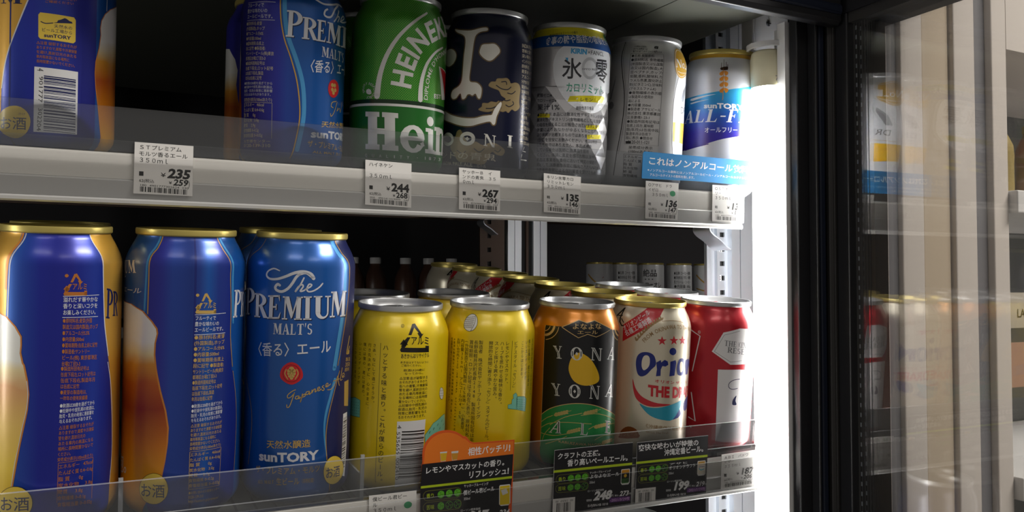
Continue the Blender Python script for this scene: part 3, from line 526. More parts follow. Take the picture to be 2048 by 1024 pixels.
('T','hsilver',3,'Y',-3.26,11.23,1.73,0.01,-0.08,2.09,0,''),
('T','hsilver',3,'·',3.44,11.44,1.91,0.03,-0.08,2.1,0,''),
('T','hsilver',3,'1',9.67,11.65,2.2,0.07,-0.1,2.12,0,''),
('T','hsilver',3,'8',13.92,11.73,2.53,0.09,-0.11,2.13,0,''),
('T','hsilver',3,'7',18.89,11.86,3.15,0.14,-0.14,2.14,0,''),
('T','hsilver',3,'3',25.35,12.11,5.13,0.27,-0.2,2.15,0,''),
],
'AO':[
('P','bone',3,[-43.7,107.9,-36.5,106.3,-27.9,105.5,-20.4,107.3,-16.1,107.6,-15.7,105.5,-20.3,104.5,-23.6,102.2,-25,98,-25.9,89.7,-26.8,80.1,-27.5,72.3,-26.3,69.3,-21.8,68.7,-18.6,65.8,-18.1,62.2,-18.9,58,-20.5,57.9,-22.4,61.1,-24.6,59.7,-26.6,60.7,-28.6,60.3,-30.1,57.9,-32.6,57.4,-34,61.3,-35.8,60.5,-38,58.2,-41.5,57.9,-43.5,60.4,-41.9,64,-36.1,66.6,-33.5,70.7,-32.9,79.1,-32.4,88.7,-31.6,97.1,-32.5,101.3,-35.6,103.4,-39.8,105],3),
('L','boneedge',2,[-43.7,107.9,-36.5,106.3,-27.9,105.5,-20.4,107.3,-16.1,107.6,-15.7,105.5,-20.3,104.5,-23.6,102.2,-25,98,-25.9,89.7,-26.8,80.1,-27.5,72.3,-26.3,69.3,-21.8,68.7,-18.6,65.8,-18.1,62.2,-18.9,58,-20.5,57.9,-22.4,61.1,-24.6,59.7,-26.6,60.7,-28.6,60.3,-30.1,57.9,-32.6,57.4,-34,61.3,-35.8,60.5,-38,58.2,-41.5,57.9,-43.5,60.4,-41.9,64,-36.1,66.6,-33.5,70.7,-32.9,79.1,-32.4,88.7,-31.6,97.1,-32.5,101.3,-35.6,103.4,-39.8,105],1.7600000000000002,3,1),
('P','bone',3,[-18.7,95.4,-14.5,96,-10.2,96.3,-7.1,93.9,-6.3,91,-8.7,87.8,-11.6,85,-14.6,84.5,-18.3,86.7,-20.6,89.7,-20,93.2],4),
('L','boneedge',2,[-18.7,95.4,-14.5,96,-10.2,96.3,-7.1,93.9,-6.3,91,-8.7,87.8,-11.6,85,-14.6,84.5,-18.3,86.7,-20.6,89.7,-20,93.2],1.7600000000000002,4,1),
('P','bone',3,[-52.64,93.39,-45.26,93.79,-40.75,91.2,-39.65,87.46,-42.15,83.46,-47.35,81.6,-52.96,83.58,-55.15,88.85],4),
('L','boneedge',2,[-52.64,93.39,-45.26,93.79,-40.75,91.2,-39.65,87.46,-42.15,83.46,-47.35,81.6,-52.96,83.58,-55.15,88.85],1.7600000000000002,4,1),
('P','bone',3,[-53.2,50.2,-41.8,46.3,-32,44.1,-22.7,43.8,-16.6,45.5,-11.8,46.3,-10,47,-8.6,50.7,-5.4,55.1,-3.8,56.1,-3.4,54.1,-5.1,49.7,-6.8,45.4,-7.6,40.5,-9.3,39.8,-11.6,41.9,-18.8,40,-25,38.3,-33.2,38.7,-43.5,41.5,-54.5,44.8],3),
('L','boneedge',2,[-53.2,50.2,-41.8,46.3,-32,44.1,-22.7,43.8,-16.6,45.5,-11.8,46.3,-10,47,-8.6,50.7,-5.4,55.1,-3.8,56.1,-3.4,54.1,-5.1,49.7,-6.8,45.4,-7.6,40.5,-9.3,39.8,-11.6,41.9,-18.8,40,-25,38.3,-33.2,38.7,-43.5,41.5,-54.5,44.8],1.7600000000000002,3,1),
('P','cloud',2,[-13.3,67.2,-11.6,69.7,-8.5,70.1,-7.4,72.2,-3.6,72.7,-0.3,73.3,1.8,72.1,3.3,69.9,7,71,10.8,70.2,12.4,66.8,11.8,62.5,11.6,57.6,12.3,54,8.2,51,5,51.9,2.2,49.2,0.1,50.2,-2.5,49.4,-5.2,50.9,-3.5,55.9,-0.3,58.6,-3.7,60.7,-5.8,64.1,-8.9,65.1,-11.4,65.9],3),
('L','boneedge',1,[-13.3,67.2,-11.6,69.7,-8.5,70.1,-7.4,72.2,-3.6,72.7,-0.3,73.3,1.8,72.1,3.3,69.9,7,71,10.8,70.2,12.4,66.8,11.8,62.5,11.6,57.6,12.3,54,8.2,51,5,51.9,2.2,49.2,0.1,50.2,-2.5,49.4,-5.2,50.9,-3.5,55.9,-0.3,58.6,-3.7,60.7,-5.8,64.1,-8.9,65.1,-11.4,65.9],0.48,3,1),
('P','cloud',2,[-19.8,50.1,-17.5,52,-17,54.5,-13.3,54.6,-11,55.9,-7.3,55.6,-5.5,56.9,-6.5,53.2,-9.5,50,-13.1,48.6,-17.4,49],3),
('L','boneedge',1,[-19.8,50.1,-17.5,52,-17,54.5,-13.3,54.6,-11,55.9,-7.3,55.6,-5.5,56.9,-6.5,53.2,-9.5,50,-13.1,48.6,-17.4,49],0.48,3,1),
('L','navyd',3,[-7.79,67.56,-3.92,65.49,0.73,65.35,3.45,67.48],0.7,4,0),
('L','navyd',3,[-4.13,70.27,-0.89,70.84,-0.12,68.88],0.7,4,0),
('L','navyd',3,[-4.26,58.84,-0.26,57.41,3.19,58.38],0.7,4,0),
('L','navyd',3,[-0.11,54.41,2.71,53.49,6.31,55.7,5.45,57.42],0.7,4,0),
('L','navyd',3,[0.85,62.95,4.42,62.75,7.38,64.94],0.7,4,0),
('L','navyd',3,[-14.4,50.95,-10.77,51.15,-7.76,52.55],0.7,4,0),
('P','cloud',1,[-37.4,30.9,-36,34.5,-33,35.6,-30.7,32,-27.1,27.1,-20.7,27.3,-15.8,25,-9.8,27.1,-4.1,25.7,0.5,22.4,-1.1,18.6,-5.7,18.9,-9.5,20.5,-14,11.8,-21.3,11.8,-26.5,12.6,-33.4,13.2,-38.4,18.7,-42.3,23.6],3),
('L','boneedge',0,[-37.4,30.9,-36,34.5,-33,35.6,-30.7,32,-27.1,27.1,-20.7,27.3,-15.8,25,-9.8,27.1,-4.1,25.7,0.5,22.4,-1.1,18.6,-5.7,18.9,-9.5,20.5,-14,11.8,-21.3,11.8,-26.5,12.6,-33.4,13.2,-38.4,18.7,-42.3,23.6],0.32000000000000006,3,1),
('L','navyd',2,[-35.32,21.07,-30.79,18.63,-28.13,20.47],0.6,4,0),
('L','navyd',2,[-21.78,22.41,-17.99,20.11,-14.45,22.67],0.6,4,0),
('L','navyd',2,[-7.07,21.86,-4.5,20.82,-2.64,22.76],0.6,4,0),
('L','bone',4,[-22.6,29.4,-22.8,28.2,-23.4,27.1,-24.5,26.3,-25.9,25.8,-27.4,25.7,-29,26,-30.4,26.6,-31.4,27.6,-32,28.7,-32.1,29.9,-31.6,31,-30.6,32,-29.3,32.6,-27.7,32.9,-26.2,32.8,-24.8,32.4,-23.6,31.6,-22.9,30.6],2.6,0,1),
('P','bone',4,[-27.25,30.77,-25.48,29.21,-27.12,27.74,-28.93,29.31]),
('L','bone',4,[-40,29.1,-40.2,27.9,-40.9,26.9,-42,26.1,-43.6,25.6,-45.4,25.6,-47.3,26,-49.2,26.8,-50.9,27.8,-51.8,29,-52,30.3,-51.2,31.4,-49.7,32.2,-47.9,32.8,-45.9,33,-44,32.8,-42.4,32.2,-41.2,31.4,-40.4,30.3],2.3,0,1),
('T','bone',4,'N',-15.02,24.82,8.5,-1.23,-0.11,8.43,0,'serif'),
('T','bone',4,'I',2.01,24.68,5.24,-0.3,-0.15,8.73,0,'serif'),
('T','bone2',4,'インドの青鬼',-64.23,15.7,58.53,-2.22,0.01,5.69,0.012,''),
('T','bone2',4,'INDIA PALE ALE',-50.82,10.96,28.32,-1.27,-0.23,2.49,0.01,''),
('T','bone2',4,'ビール',-19.37,9.19,6.7,-0.32,-0.11,2.66,0.01,''),
('T','bone2',3,'INDIA PALE',12.23,96.93,14.44,0.9,-0.1,2.71,0,''),
('T','bone2',3,'苦味と香り',12.36,93.31,14.79,0.82,-0.1,2.71,0,''),
('T','bone2',3,'深い味わい',12.49,89.69,15.14,0.75,-0.1,2.71,0,''),
('T','bone2',3,'インドの青鬼',12.62,86.07,15.48,0.67,-0.1,2.71,0,''),
('T','bone2',3,'原材料名',12.75,82.45,10.55,0.39,-0.1,2.71,0,''),
('T','bone2',3,'麦芽ホップ',12.89,78.83,16.18,0.51,-0.1,2.71,0,''),
('T','bone2',3,'アルコール',13.02,75.21,16.53,0.44,-0.1,2.71,0,''),
('T','bone2',3,'分7%内容',13.15,71.59,11.53,0.25,-0.1,2.71,0,''),
('T','bone2',3,'量350ml',13.28,67.97,10.76,0.18,-0.1,2.71,0,''),
('T','bone2',3,'賞味期限',13.41,64.35,11.71,0.14,-0.1,2.71,0,''),
('T','bone2',3,'缶底に記載',13.54,60.73,17.92,0.13,-0.1,2.71,0,''),
('T','bone2',3,'製造者',13.68,57.11,9.13,0.02,-0.1,2.71,0,''),
('T','bone2',3,'ヤッホー',13.81,53.49,12.41,-0.02,-0.1,2.71,0,''),
('T','bone2',3,'ブルーイング',13.94,49.87,18.96,-0.11,-0.1,2.71,0,''),
('T','bone2',3,'長野県',14.07,46.25,9.65,-0.09,-0.1,2.71,0,''),
('T','bone2',3,'軽井沢町',14.2,42.63,13.1,-0.17,-0.1,2.71,0,''),
('T','bone2',3,'飲酒は20歳',14.33,39.01,20,-0.34,-0.1,2.71,0,''),
('T','bone2',3,'妊娠中や',14.46,35.39,13.57,-0.28,-0.1,2.71,0,''),
('T','bone2',3,'授乳期の',14.6,31.77,13.8,-0.33,-0.1,2.71,0,''),
('T','bone2',3,'飲酒は胎児',14.73,28.15,21.04,-0.57,-0.1,2.71,0,''),
('L','bone',4,[20.49,26.3,18.18,23.24,23.27,23.07],0.5,0,0),
('L','bone',4,[17.44,20.7,16.38,16.9,25.94,17.03],0.8,0,0),
],
'HY':[
('P','hyyel',1,[(-80,110.79),(80,110.79),(80,118.5),(-80,118.5)]),
('P','hyblue',2,[(-80,103.26),(80,103.26),(80,112.46),(-80,112.46)]),
('P','hygreen',2,[20,112.46,22,118,75,118,75,112.46]),
('A','darkp',3,'難消化性デキストリンの働き',[-34.83,111.2,-22.36,112.61,-10.28,113.92],2.5,0,''),
('A','hywhite',3,'食事の糖や脂肪の吸収を抑える',[-37.02,104.99,-22.04,105.78,-5.81,107.25,16.61,108.84,32.74,110.63],7,0.018,''),
('P','hyoval',1,[-28.8,86.1,-28.5,93.4,-25.5,100.1,-19.5,104.3,-10.9,105,-0.2,105.2,13.9,105.6,24.1,100,26.8,82.7,24.9,69.7,13.4,59.3,4.3,55.5,-4.5,56.2,-13.7,59.9,-21.5,67.6,-27,77.4],4),
('T','kirinblue',3,'KIRIN',-16.14,98.34,12.41,-0.05,0.07,3.67,0.05,''),
('T','darkp',3,'×FANCL',-3.32,98.33,16,0.82,0.1,3.2,0,''),
('T','darkp',3,'氷',-22.06,79.25,15.27,0.12,-0.34,15.54,0.03,''),
('T','darkp',3,'零',4.82,78.39,15.12,1.34,-1.14,18.36,0.03,''),
('P','kirinblue',4,[-20.05,94.82,-17.83,94.87,-17.95,92.18]),
('L','lgrey',2,[5.8,89.2,5.7,87.2,5,85.3,4,83.7,2.6,82.4,1,81.5,-0.7,81.2,-2.3,81.4,-3.7,82.2,-4.9,83.4,-5.8,85,-6.3,86.8,-6.4,88.7,-6.1,90.6,-5.4,92.3,-4.3,93.7,-3,94.8,-1.5,95.3,0.2,95.4,1.8,95,3.3,94,4.6,92.7,5.4,91],2.2,0,1),
('T','darkp',3,'HYO REI',-6.75,86.48,12.33,0.92,-0.07,1.47,0,''),
('T','teal',3,'カロリミット',-18.51,69.52,33.32,0.27,-0.34,7.34,0.03,''),
('P','hyyel',3,[-15.3,66.81,14.83,69.54,17.54,68.67,15.32,64.35,-16.96,62.58]),
('T','darkp',4,'レモン',-7.55,63.1,11.64,0.85,-0.15,3.19,0.02,''),
('T','darkp',3,'機能性表示食品',-10.07,56.78,15.04,0.94,-0.14,2.94,0.012,''),
('T','darkp',3,'糖類ゼロ※',-42.27,66.25,13.44,-0.61,-0.18,3.01,0.01,''),
('T','darkp',3,'カロリーゼロ※',-42.03,62.49,17.01,-0.81,-0.17,2.76,0.01,''),
('T','darkp',3,'果汁1%',-41.65,56.23,19.17,-0.31,-0.31,5.01,0.01,''),
('T','darkp',3,'●届出表示 本品には難消化性デキストリンが含まれます。',-41.72,51.32,70.61,1.55,-0.15,2.92,0.008,''),
('T','darkp',3,'難消化性デキストリン(食物繊維として)は,食事から摂取した',-41.52,47.58,70.76,1.32,-0.15,2.92,0.008,''),
('T','darkp',3,'の吸収を抑えることが報告されています。糖の',-41.33,43.85,53.85,0.82,-0.15,2.92,0.008,''),
('T','darkp',3,'体質によりおなかがゆるくなることがあります。多量',-41.14,40.11,71.05,0.85,-0.15,2.92,0.008,''),
('T','darkp',3,'より疾病が治癒するものではありません。',-40.94,36.37,48.93,0.43,-0.15,2.92,0.008,''),
('T','darkp',3,'1日1回を目安にお飲みください。本品は特定',-40.75,32.63,51.87,0.28,-0.15,2.92,0.008,''),
('T','darkp',3,'したものではありません。本品は,疾病',-40.55,28.89,45.38,0.1,-0.15,2.92,0.008,''),
('T','darkp',3,'している場合は医師に,医薬品を服用',-40.36,25.15,42.88,-0.05,-0.15,2.92,0.008,''),
('T','darkp',3,'ください。体調に異変を感じた際は,速やかに',-40.17,21.41,53.35,-0.23,-0.15,2.92,0.008,''),
('T','darkp',3,'本品は,事業者の責任において特定の保健の',-39.97,17.67,50.86,-0.38,-0.15,2.92,0.008,''),
('T','darkp',3,'的として,消費者庁長官に届出されたものです',-39.78,13.93,53.57,-0.58,-0.15,2.92,0.008,''),
('T','darkp',3,'消費者庁長官による個別審査を受けたもの',-39.58,10.19,49.63,-0.69,-0.15,2.92,0.008,''),
('P','hyyel',2,[-41.5,53.85,-30.11,53.45,-29.97,50.6,-41.33,50.97]),
('P','hyyel',2,[-1.23,45.98,12.22,47.3,12.47,44.19,-1.06,42.9]),
('P','hyyel',2,[-0.12,39.02,15.1,40.45,15.41,37.21,0.06,35.81]),
],
'DZ':[
('L','blacks',2,[-42.54,118.55,-41.56,107.74,-39.09,90.86,-36.53,75.24,-36.62,59.77,-38.51,44.31,-41.22,28.78,-43.27,11.93],0.7,5,0),
('L','greyl',2,[-41.02,118.37,-39.79,107.56,-37.27,90.73,-34.93,75.17,-35.01,59.72,-36.84,44.26,-39.45,28.75],0.5,5,0),
('P','zwhite',1,[8.68,110.64,7.05,91.39,4.82,74.47,4.96,56.63,6.41,37.65,11.02,11.55,75,-2,75,112]),
('L','blacks',2,[10.25,93.04,7.17,83.09,5.26,70.95,5.13,54.26,6.05,37.62,9.95,13.89],0.4,5,0),
('T','blacks',3,'g',-14.1,110.68,4.4,-0.19,-0.26,5.02,0.04,'serif'),
('T','blacks',3,'この商品の缶製造に',-31.85,113,11.88,-0.7,0.07,1.61,0.012,''),
('T','blacks',3,'おける消費電力は',-31.95,110.84,12.36,-0.46,0.07,1.61,0.012,''),
('T','blacks',3,'電力の全てはグリーン電力です',-32.05,108.69,24.78,-0.5,0.07,1.62,0.012,''),
('L','blacks',3,[-33.05,107.61,-6.1,107.52,-7.11,35.68,-34.4,36.46],0.25,0,1),
('T','blacks',3,'●名称 炭酸飲料',-32.31,104.41,18.48,-0.06,0.05,2.57,0.008,''),
('T','blacks',3,'●原材料名 食物繊維',-32.37,101.2,25.86,-0.1,0.05,2.57,0.008,''),
('T','blacks',3,'(米国製造又は仏国製',-32.43,97.99,25.89,-0.11,0.05,2.57,0.008,''),
('T','blacks',3,'造又は国内製造),大',-32.49,94.78,25.92,-0.12,0.05,2.57,0.008,''),
('T','blacks',3,'豆ペプチド,ホップ/',-32.55,91.57,25.95,-0.13,0.05,2.57,0.008,''),
('T','blacks',3,'炭酸,香料,酸味料,カ',-32.62,88.35,25.98,-0.14,0.05,2.57,0.008,''),
('T','blacks',3,'ラメル色素,酸化防止',-32.68,85.14,26.01,-0.14,0.05,2.57,0.008,''),
('T','blacks',3,'剤(ビタミンC),甘味料',-32.74,81.93,26.04,-0.15,0.05,2.57,0.008,''),
('T','blacks',3,'(アセスルファムK)',-32.8,78.72,21.38,-0.13,0.05,2.57,0.008,''),
('T','blacks',3,'●食物繊維の表示順',-32.86,75.51,26.1,-0.17,0.05,2.57,0.008,''),
('T','blacks',3,'は製造年の使用計',-32.92,72.3,19.82,-0.14,0.05,2.57,0.008,''),
('T','blacks',3,'画による',-32.98,69.09,9.92,-0.07,0.05,2.57,0.008,''),
('T','blacks',3,'●内容量 350ml',-33.05,65.87,18.13,-0.14,0.05,2.57,0.008,''),
('T','blacks',3,'●製造者 アサヒビール',-33.11,62.66,26.23,-0.21,0.05,2.57,0.008,''),
('T','blacks',3,'株式会社 東京都墨田',-33.17,59.45,26.26,-0.22,0.05,2.57,0.008,''),
('T','blacks',3,'区吾妻橋1-23-1',-33.23,56.24,18.19,-0.16,0.05,2.57,0.008,''),
('T','blacks',3,'●製造所固有記号は',-33.29,53.03,26.32,-0.24,0.05,2.57,0.008,''),
('T','blacks',3,'缶底上段左,賞味期',-33.35,49.82,21.35,-0.2,0.05,2.57,0.008,''),
('T','blacks',3,'限(年月)は缶底中段,',-33.41,46.61,26.38,-0.26,0.05,2.57,0.008,''),
('T','blacks',3,'製造年月は缶底下',-33.48,43.39,20.03,-0.2,0.05,2.57,0.008,''),
('T','blacks',3,'段に表示 ●問合せ',-33.54,40.18,21.43,-0.23,0.05,2.57,0.008,''),
('T','blacks',3,'  0120-011-121',-33.6,36.97,19.32,-0.21,0.05,2.57,0.008,''),
('P','blacks',3,[-33.49,38.84,-29.09,38.82,-28.98,36.8,-33.38,36.81]),
('T','blacks',3,'栄養成分表示',-30.88,32.72,19.17,-0.3,0.12,2.53,0.01,''),
('T','blacks',3,'(100mlあたり)',-31.03,29.56,19.17,-0.3,0.12,2.53,0.01,''),
('T','blacks',3,'エネルギー',-34.45,25.71,14.38,-0.96,-0.02,2.39,0.01,''),
('T','blacks',3,'たんぱく質',-34.42,22.71,14.43,-0.93,-0.02,2.39,0.01,''),
('T','blacks',3,'脂 質',-34.39,19.72,7.39,-0.46,-0.02,2.39,0.01,''),
('T','blacks',3,'炭水化物',-34.36,16.73,11.64,-0.7,-0.02,2.39,0.01,''),
('T','blacks',3,'糖 質',-34.33,13.73,7.45,-0.43,-0.02,2.39,0.01,''),
('T','blacks',3,'食物繊維',-34.3,10.74,11.73,-0.66,-0.02,2.39,0.01,''),
('L','blacks',3,[-34.51,28.69,-34.27,9.78],0.25,0,0),
('L','blacks',3,[-34.51,28.69,-19.83,27.96],0.25,0,0),
('P','goldz',4,[29.8,106.1,29.8,103.4,29.8,100.9,29.8,98.7,27.2,96.3,21.7,93.9,18.2,92.3,15.4,91.5,12.9,91.2,10.7,91.6,8.8,92.5,7.3,94,6,95.8,5.2,98,4.6,100.5,4.4,103,4.6,105.5,5.1,107.9,6,110.1,7.2,111.9,8.7,113.4,10.5,114.4,12.7,114.9,15.2,114.9,18,114.5,21.4,113.7,26.5,112.8,29.8,111.2,29.8,108.7]),
('L','hywhite',5,[29.8,106.1,29.8,103.7,29.8,101.5,29.9,99.4,23.8,96.6,20.4,94.7,17.6,93.4,15.1,92.6,12.9,92.4,11,92.7,9.3,93.6,7.9,94.8,6.8,96.5,6,98.5,5.5,100.7,5.3,103,5.4,105.2,5.9,107.4,6.7,109.4,7.8,111,9.2,112.3,10.8,113.2,12.8,113.7,14.9,113.7,17.4,113.3,20.2,112.5,23.5,111.5,29.9,110.7,29.8,108.4],0.4,0,1),
('T','hywhite',6,'No.1',5.91,98.95,23.89,1.01,0.02,6.52,0,'serif'),
('L','hywhite',5,[8.55,96.13,14.22,95.45,27.6,97.73],0.4,4,0),
('P','greyz',3,[29.83,90.18,19.09,82.39,14.67,73.33,20.73,73.2,26.38,81.08,29.79,85.9]),
('T','blacks',3,'DR',15.85,63.62,13.95,1.07,-0.69,5.57,0,''),
('T','blacks',3,'Y ZERO',29.8,64.69,-0.5,-1.37,0.01,6.14,0,''),
('P','yelz',3,[6.09,55.55,29.75,56.85,29.6,54.68,29.56,39.95,29.83,40.82,6.93,40.33]),
('T','goldz',4,'TTIT',14.97,43.25,14.63,0.37,-1.1,9.54,0.02,''),
('L','goldz',3,[8.87,58.24,29.84,59.77],0.3,0,0),
('P','greyz',2,[-45.59,91.46,-46.82,84.4,-50.27,72.7,-51.74,72.85,-49.84,79.9]),
('E','greyz',2,-49.88,67.83,3,3),
],
'AF':[
('P','goldz',2,[(-80,115.2),(80,115.2),(80,118.4),(-80,118.4)]),
('P','afblue',1,[-67.8,80.2,-50.7,82.7,-36.1,84.6,-19.9,87.3,-7.8,89.5,11.2,90.8,60,74,75,72,75,40,48,40,6.8,52.6,-5.2,50.1,-19.2,47.2,-32.2,43.2,-47.4,39,-62.5,37.6,-75,38,-75,66],3),
('P','afwhite',2,[-50.6,81.19,-34.47,83.33,-26.99,84.03,-34.42,82.43,-48.3,79.45],2),
('P','afwhite',2,[-50.34,77.81,-37.42,79.42,-32.72,79.67,-40.7,78.25,-49.16,76.79],2),
('L','afblue',2,[-54.28,38.16,-47.48,39.51],0.9,0,0),
('L','afblue',2,[-51.34,38.62,-44.37,40],0.9,0,0),
('L','afblue',2,[-48.7,39.11,-41.5,40.52],0.9,0,0),
('L','afblue',2,[-46.27,39.61,-38.79,41.06],0.9,0,0),
('L','afblue',2,[-44.01,40.14,-36.21,41.61],0.9,0,0),
('L','afblue',2,[-41.86,40.68,-33.72,42.19],0.9,0,0),
('L','afblue',2,[-39.81,41.23,-31.3,42.78],0.9,0,0),
('T','afwhite',3,'sunTORY',-36.71,72.63,32.67,-0.75,-0.24,4.21,0.04,''),
('T','afwhite',3,'ALL-FREE',-57.98,60.77,84.64,0.61,1.93,10.58,0,'serif'),
('T','afwhite',3,'オールフリー',-35.04,51.83,27.94,0.7,-0.28,4.97,0.01,''),
('P','oranged',3,[-25.01,101.56,-21.91,103.34,-21.78,100.97,-23.14,99.18,-24.91,99.78],2),
('P','oranged',3,[-18.34,102.22,-21.33,103.35,-21.2,100.98,-20.23,99.21,-18.52,100.14],2),
('P','oranged',3,[-24.77,97.1,-21.67,98.9,-21.54,96.52,-22.9,94.73,-24.67,95.32],2),
('P','oranged',3,[-18.1,97.78,-21.09,98.9,-20.96,96.53,-19.99,94.77,-18.28,95.7],2),
('P','oranged',3,[-24.51,92.35,-21.41,94.15,-21.28,91.78,-22.64,89.98,-24.42,90.57],2),
('P','oranged',3,[-17.84,93.05,-20.83,94.16,-20.7,91.79,-19.73,90.03,-18.02,90.96],2),
('P','oranged',3,[-24.25,87.44,-21.15,89.26,-21.02,86.88,-22.38,85.08,-24.16,85.66],2),
('P','oranged',3,[-17.57,88.16,-20.57,89.27,-20.44,86.89,-19.46,85.13,-17.75,86.07],2),
('L','oranged',3,[-22.29,105.12,-21.39,82.86,-21.77,79.14],0.45,4,0),
('L','brownp',3,[-24.02,110.3,-23.97,103.93],0.4,0,0),
('L','brownp',3,[-22.01,113.27,-21.79,103.94],0.4,0,0),
('L','brownp',3,[-20,111.07,-19.9,103.96],0.4,0,0),
('L','brownp',3,[-18.71,108.88,-18.73,103.99],0.4,0,0),
('P','brownp',3,[-24.51,105.86,-18.75,106.95,-19.03,103.98,-23.97,103.93],2),
('P','oranged',3,[1.31,37.09,5.17,38.15,3.89,31.71,0.75,31.03]),
('P','oranged',3,[9.64,37.75,13.77,38.87,19.81,32.49,12.45,32.67]),
],
'Y1':[
('L','blackp',2,[-23.36,99.1,-23.83,7.68],0.25,0,0),
('V','blackp',2,'ハッとする味と香り。これが僕らのビール。',-19.85,98.7,-20.8,7.35,4,0.01),
('V','blackp',2,'さあ、なにして過ごそうか。',-27.61,98.73,-27.5,58.64,2.6,0),
('V','blackp',2,'行き先決めずに、心のままに、',-31.12,98.63,-31.64,54.15,2.6,0),
('V','blackp',2,'僕には僕の、君には君の、',-35.31,98.54,-35.38,61.84,2.6,0),
('V','blackp',2,'いいエンディングが',-39.52,98.39,-40.08,70.01,2.6,0),
('V','blackp',2,'ここからはじまる。',-44.63,98.2,-44.33,70.18,2.6,0),
('P','blackp',2,[-5.6,104.8,-2.7,111.6,-0.6,112,3.7,105.3,5,105.5,2.5,102.6,0.5,106.1,1.5,106,-1.4,109.5,-3.6,104.8]),
('P','blackp',2,[-6.28,103.46,-4.16,103.45,-5.7,100.74,-7.01,97.38,-10.04,97.36,-9.01,100.27]),
('P','blackp',2,[-10.8,98.9,-8.6,102.1,-5.6,98.5,-6.9,98.5,-7.6,96.8,9.1,96.2,9.3,93.2,-9.9,93.9,-10.7,95.3,-8.9,98.5]),
('P','blackp',2,[6.4,97.59,9.09,97.4,9.28,93.24,6.59,93.45]),
('T','blackp',2,'アルミ',-3.98,98.45,13.65,-0.64,-0.22,5.9,0.03,''),
('E','blackp',2,-9.35,110.47,1.1,1.1),
('E','yelbody',3,-9.35,110.47,0.85,0.85),
('T','blackp',4,'米',-9.96,109.69,1.27,0.02,-0.05,1.42,0,''),
('T','blackp',2,'あきかんはリサイクル',-10.01,89.64,19.74,0.01,-0.12,3.37,0.02,''),
('T','blackp',2,'あき缶はすてないように',-10.25,86.53,19.71,-0.53,0.04,1.56,0.005,''),
('T','blackp',2,' ご協力ください。',-10.31,84.59,15.32,-0.41,0.04,1.56,0.005,''),
('T','blackp',2,'飲酒は20歳に',-8.02,81.25,14.84,-0.12,0.04,1.66,0.005,''),
('T','blackp',2,' なってから。',-8.07,79.18,14.84,-0.12,0.04,1.66,0.005,''),
('T','blackp',2,'△注意:缶が破裂する',-10.36,75.89,19.67,-0.11,0.01,2.08,0.008,''),
('T','blackp',2,'おそれがありますので,',-10.38,73.36,19.68,-0.08,0.01,2.08,0.008,''),
('T','blackp',2,'缶への衝撃,冷凍庫保',-10.39,70.83,19.7,-0.05,0.01,2.08,0.008,''),
('T','blackp',2,'管を避け,直射日光の',-10.41,68.3,19.71,-0.02,0.01,2.08,0.008,''),
('T','blackp',2,'あたる車内等高温に',-10.42,65.77,19.73,0.01,0.01,2.08,0.008,''),
('T','blackp',2,'なる場所には長時間',-10.43,63.23,19.74,0.04,0.01,2.08,0.008,''),
('T','blackp',2,'置かないでください。',-10.45,60.7,19.75,0.07,0.01,2.08,0.008,''),
('T','blackp',2,'△妊娠中や授乳期の',-10.46,58.17,19.77,0.1,0.01,2.08,0.008,''),
('T','blackp',2,'飲酒は,胎児・乳児の',-10.48,55.64,19.78,0.13,0.01,2.08,0.008,''),
('T','blackp',2,'発育に悪影響を与え',-10.49,53.11,19.79,0.16,0.01,2.08,0.008,''),
('T','blackp',2,'るおそれがあります。',-10.51,50.58,19.81,0.19,0.01,2.08,0.008,''),
('P','barwhite',2,[-10.85,48.81,8.71,49.08,6.49,7.58,-10.82,4.78]),
('B','blackp',3,[-7.54,42.51,15.6,-0.23,-1.32,-31.45],30,11),
('T','blackp',3,'4',-10.51,46.46,0.09,-2.35,2.57,-0.02,0,''),
('T','blackp',3,'535659',-10.87,42.28,0.04,-15.44,2.31,-0.01,0,''),
('T','blackp',3,'002410',-10.76,24.87,0,-14.44,2.29,0.37,0,''),
('P','turq',2,[-54.86,52.56,-51.77,58.65,-43.73,61,-37.92,60.09,-37.75,48.9,-56.25,47.48]),
('L','tealp',3,[-54.86,52.56,-51.77,58.65,-43.73,61,-37.92,60.09,-37.75,48.9,-56.25,47.48],0.3,0,1),
('E','tealp',4,-51.1,56.78,0.28,0.28),
('E','tealp',4,-47.44,57.31,0.28,0.28),
('E','tealp',4,-44.55,57.64,0.28,0.28),
('E','tealp',4,-42.07,57.87,0.28,0.28),
('E','tealp',4,-39.85,58.03,0.28,0.28),
('E','tealp',4,-50.49,55.04,0.28,0.28),
('E','tealp',4,-46.99,55.53,0.28,0.28),
('E','tealp',4,-44.17,55.86,0.28,0.28),
('E','tealp',4,-41.73,56.08,0.28,0.28),
('E','tealp',4,-39.55,56.23,0.28,0.28),
('E','tealp',4,-49.91,53.29,0.28,0.28),
('E','tealp',4,-46.54,53.76,0.28,0.28),
('E','tealp',4,-43.79,54.07,0.28,0.28),
('E','tealp',4,-41.4,54.29,0.28,0.28),
('E','tealp',4,-39.24,54.44,0.28,0.28),
('E','tealp',4,-49.36,51.53,0.28,0.28),
('E','tealp',4,-46.11,51.98,0.28,0.28),
('E','tealp',4,-43.42,52.29,0.28,0.28),
('E','tealp',4,-41.07,52.5,0.28,0.28),
('E','tealp',4,-38.94,52.64,0.28,0.28),
('E','tealp',4,-48.84,49.77,0.28,0.28),
('E','tealp',4,-45.69,50.21,0.28,0.28),
('E','tealp',4,-43.06,50.5,0.28,0.28),
('E','tealp',4,-40.75,50.71,0.28,0.28),
('E','tealp',4,-38.64,50.85,0.28,0.28),
('P','turq',2,[8.55,38.49,15.64,45.32,25.26,48.1,31.49,48.46,38.79,37.24,12.56,32.5,9.16,32.42]),
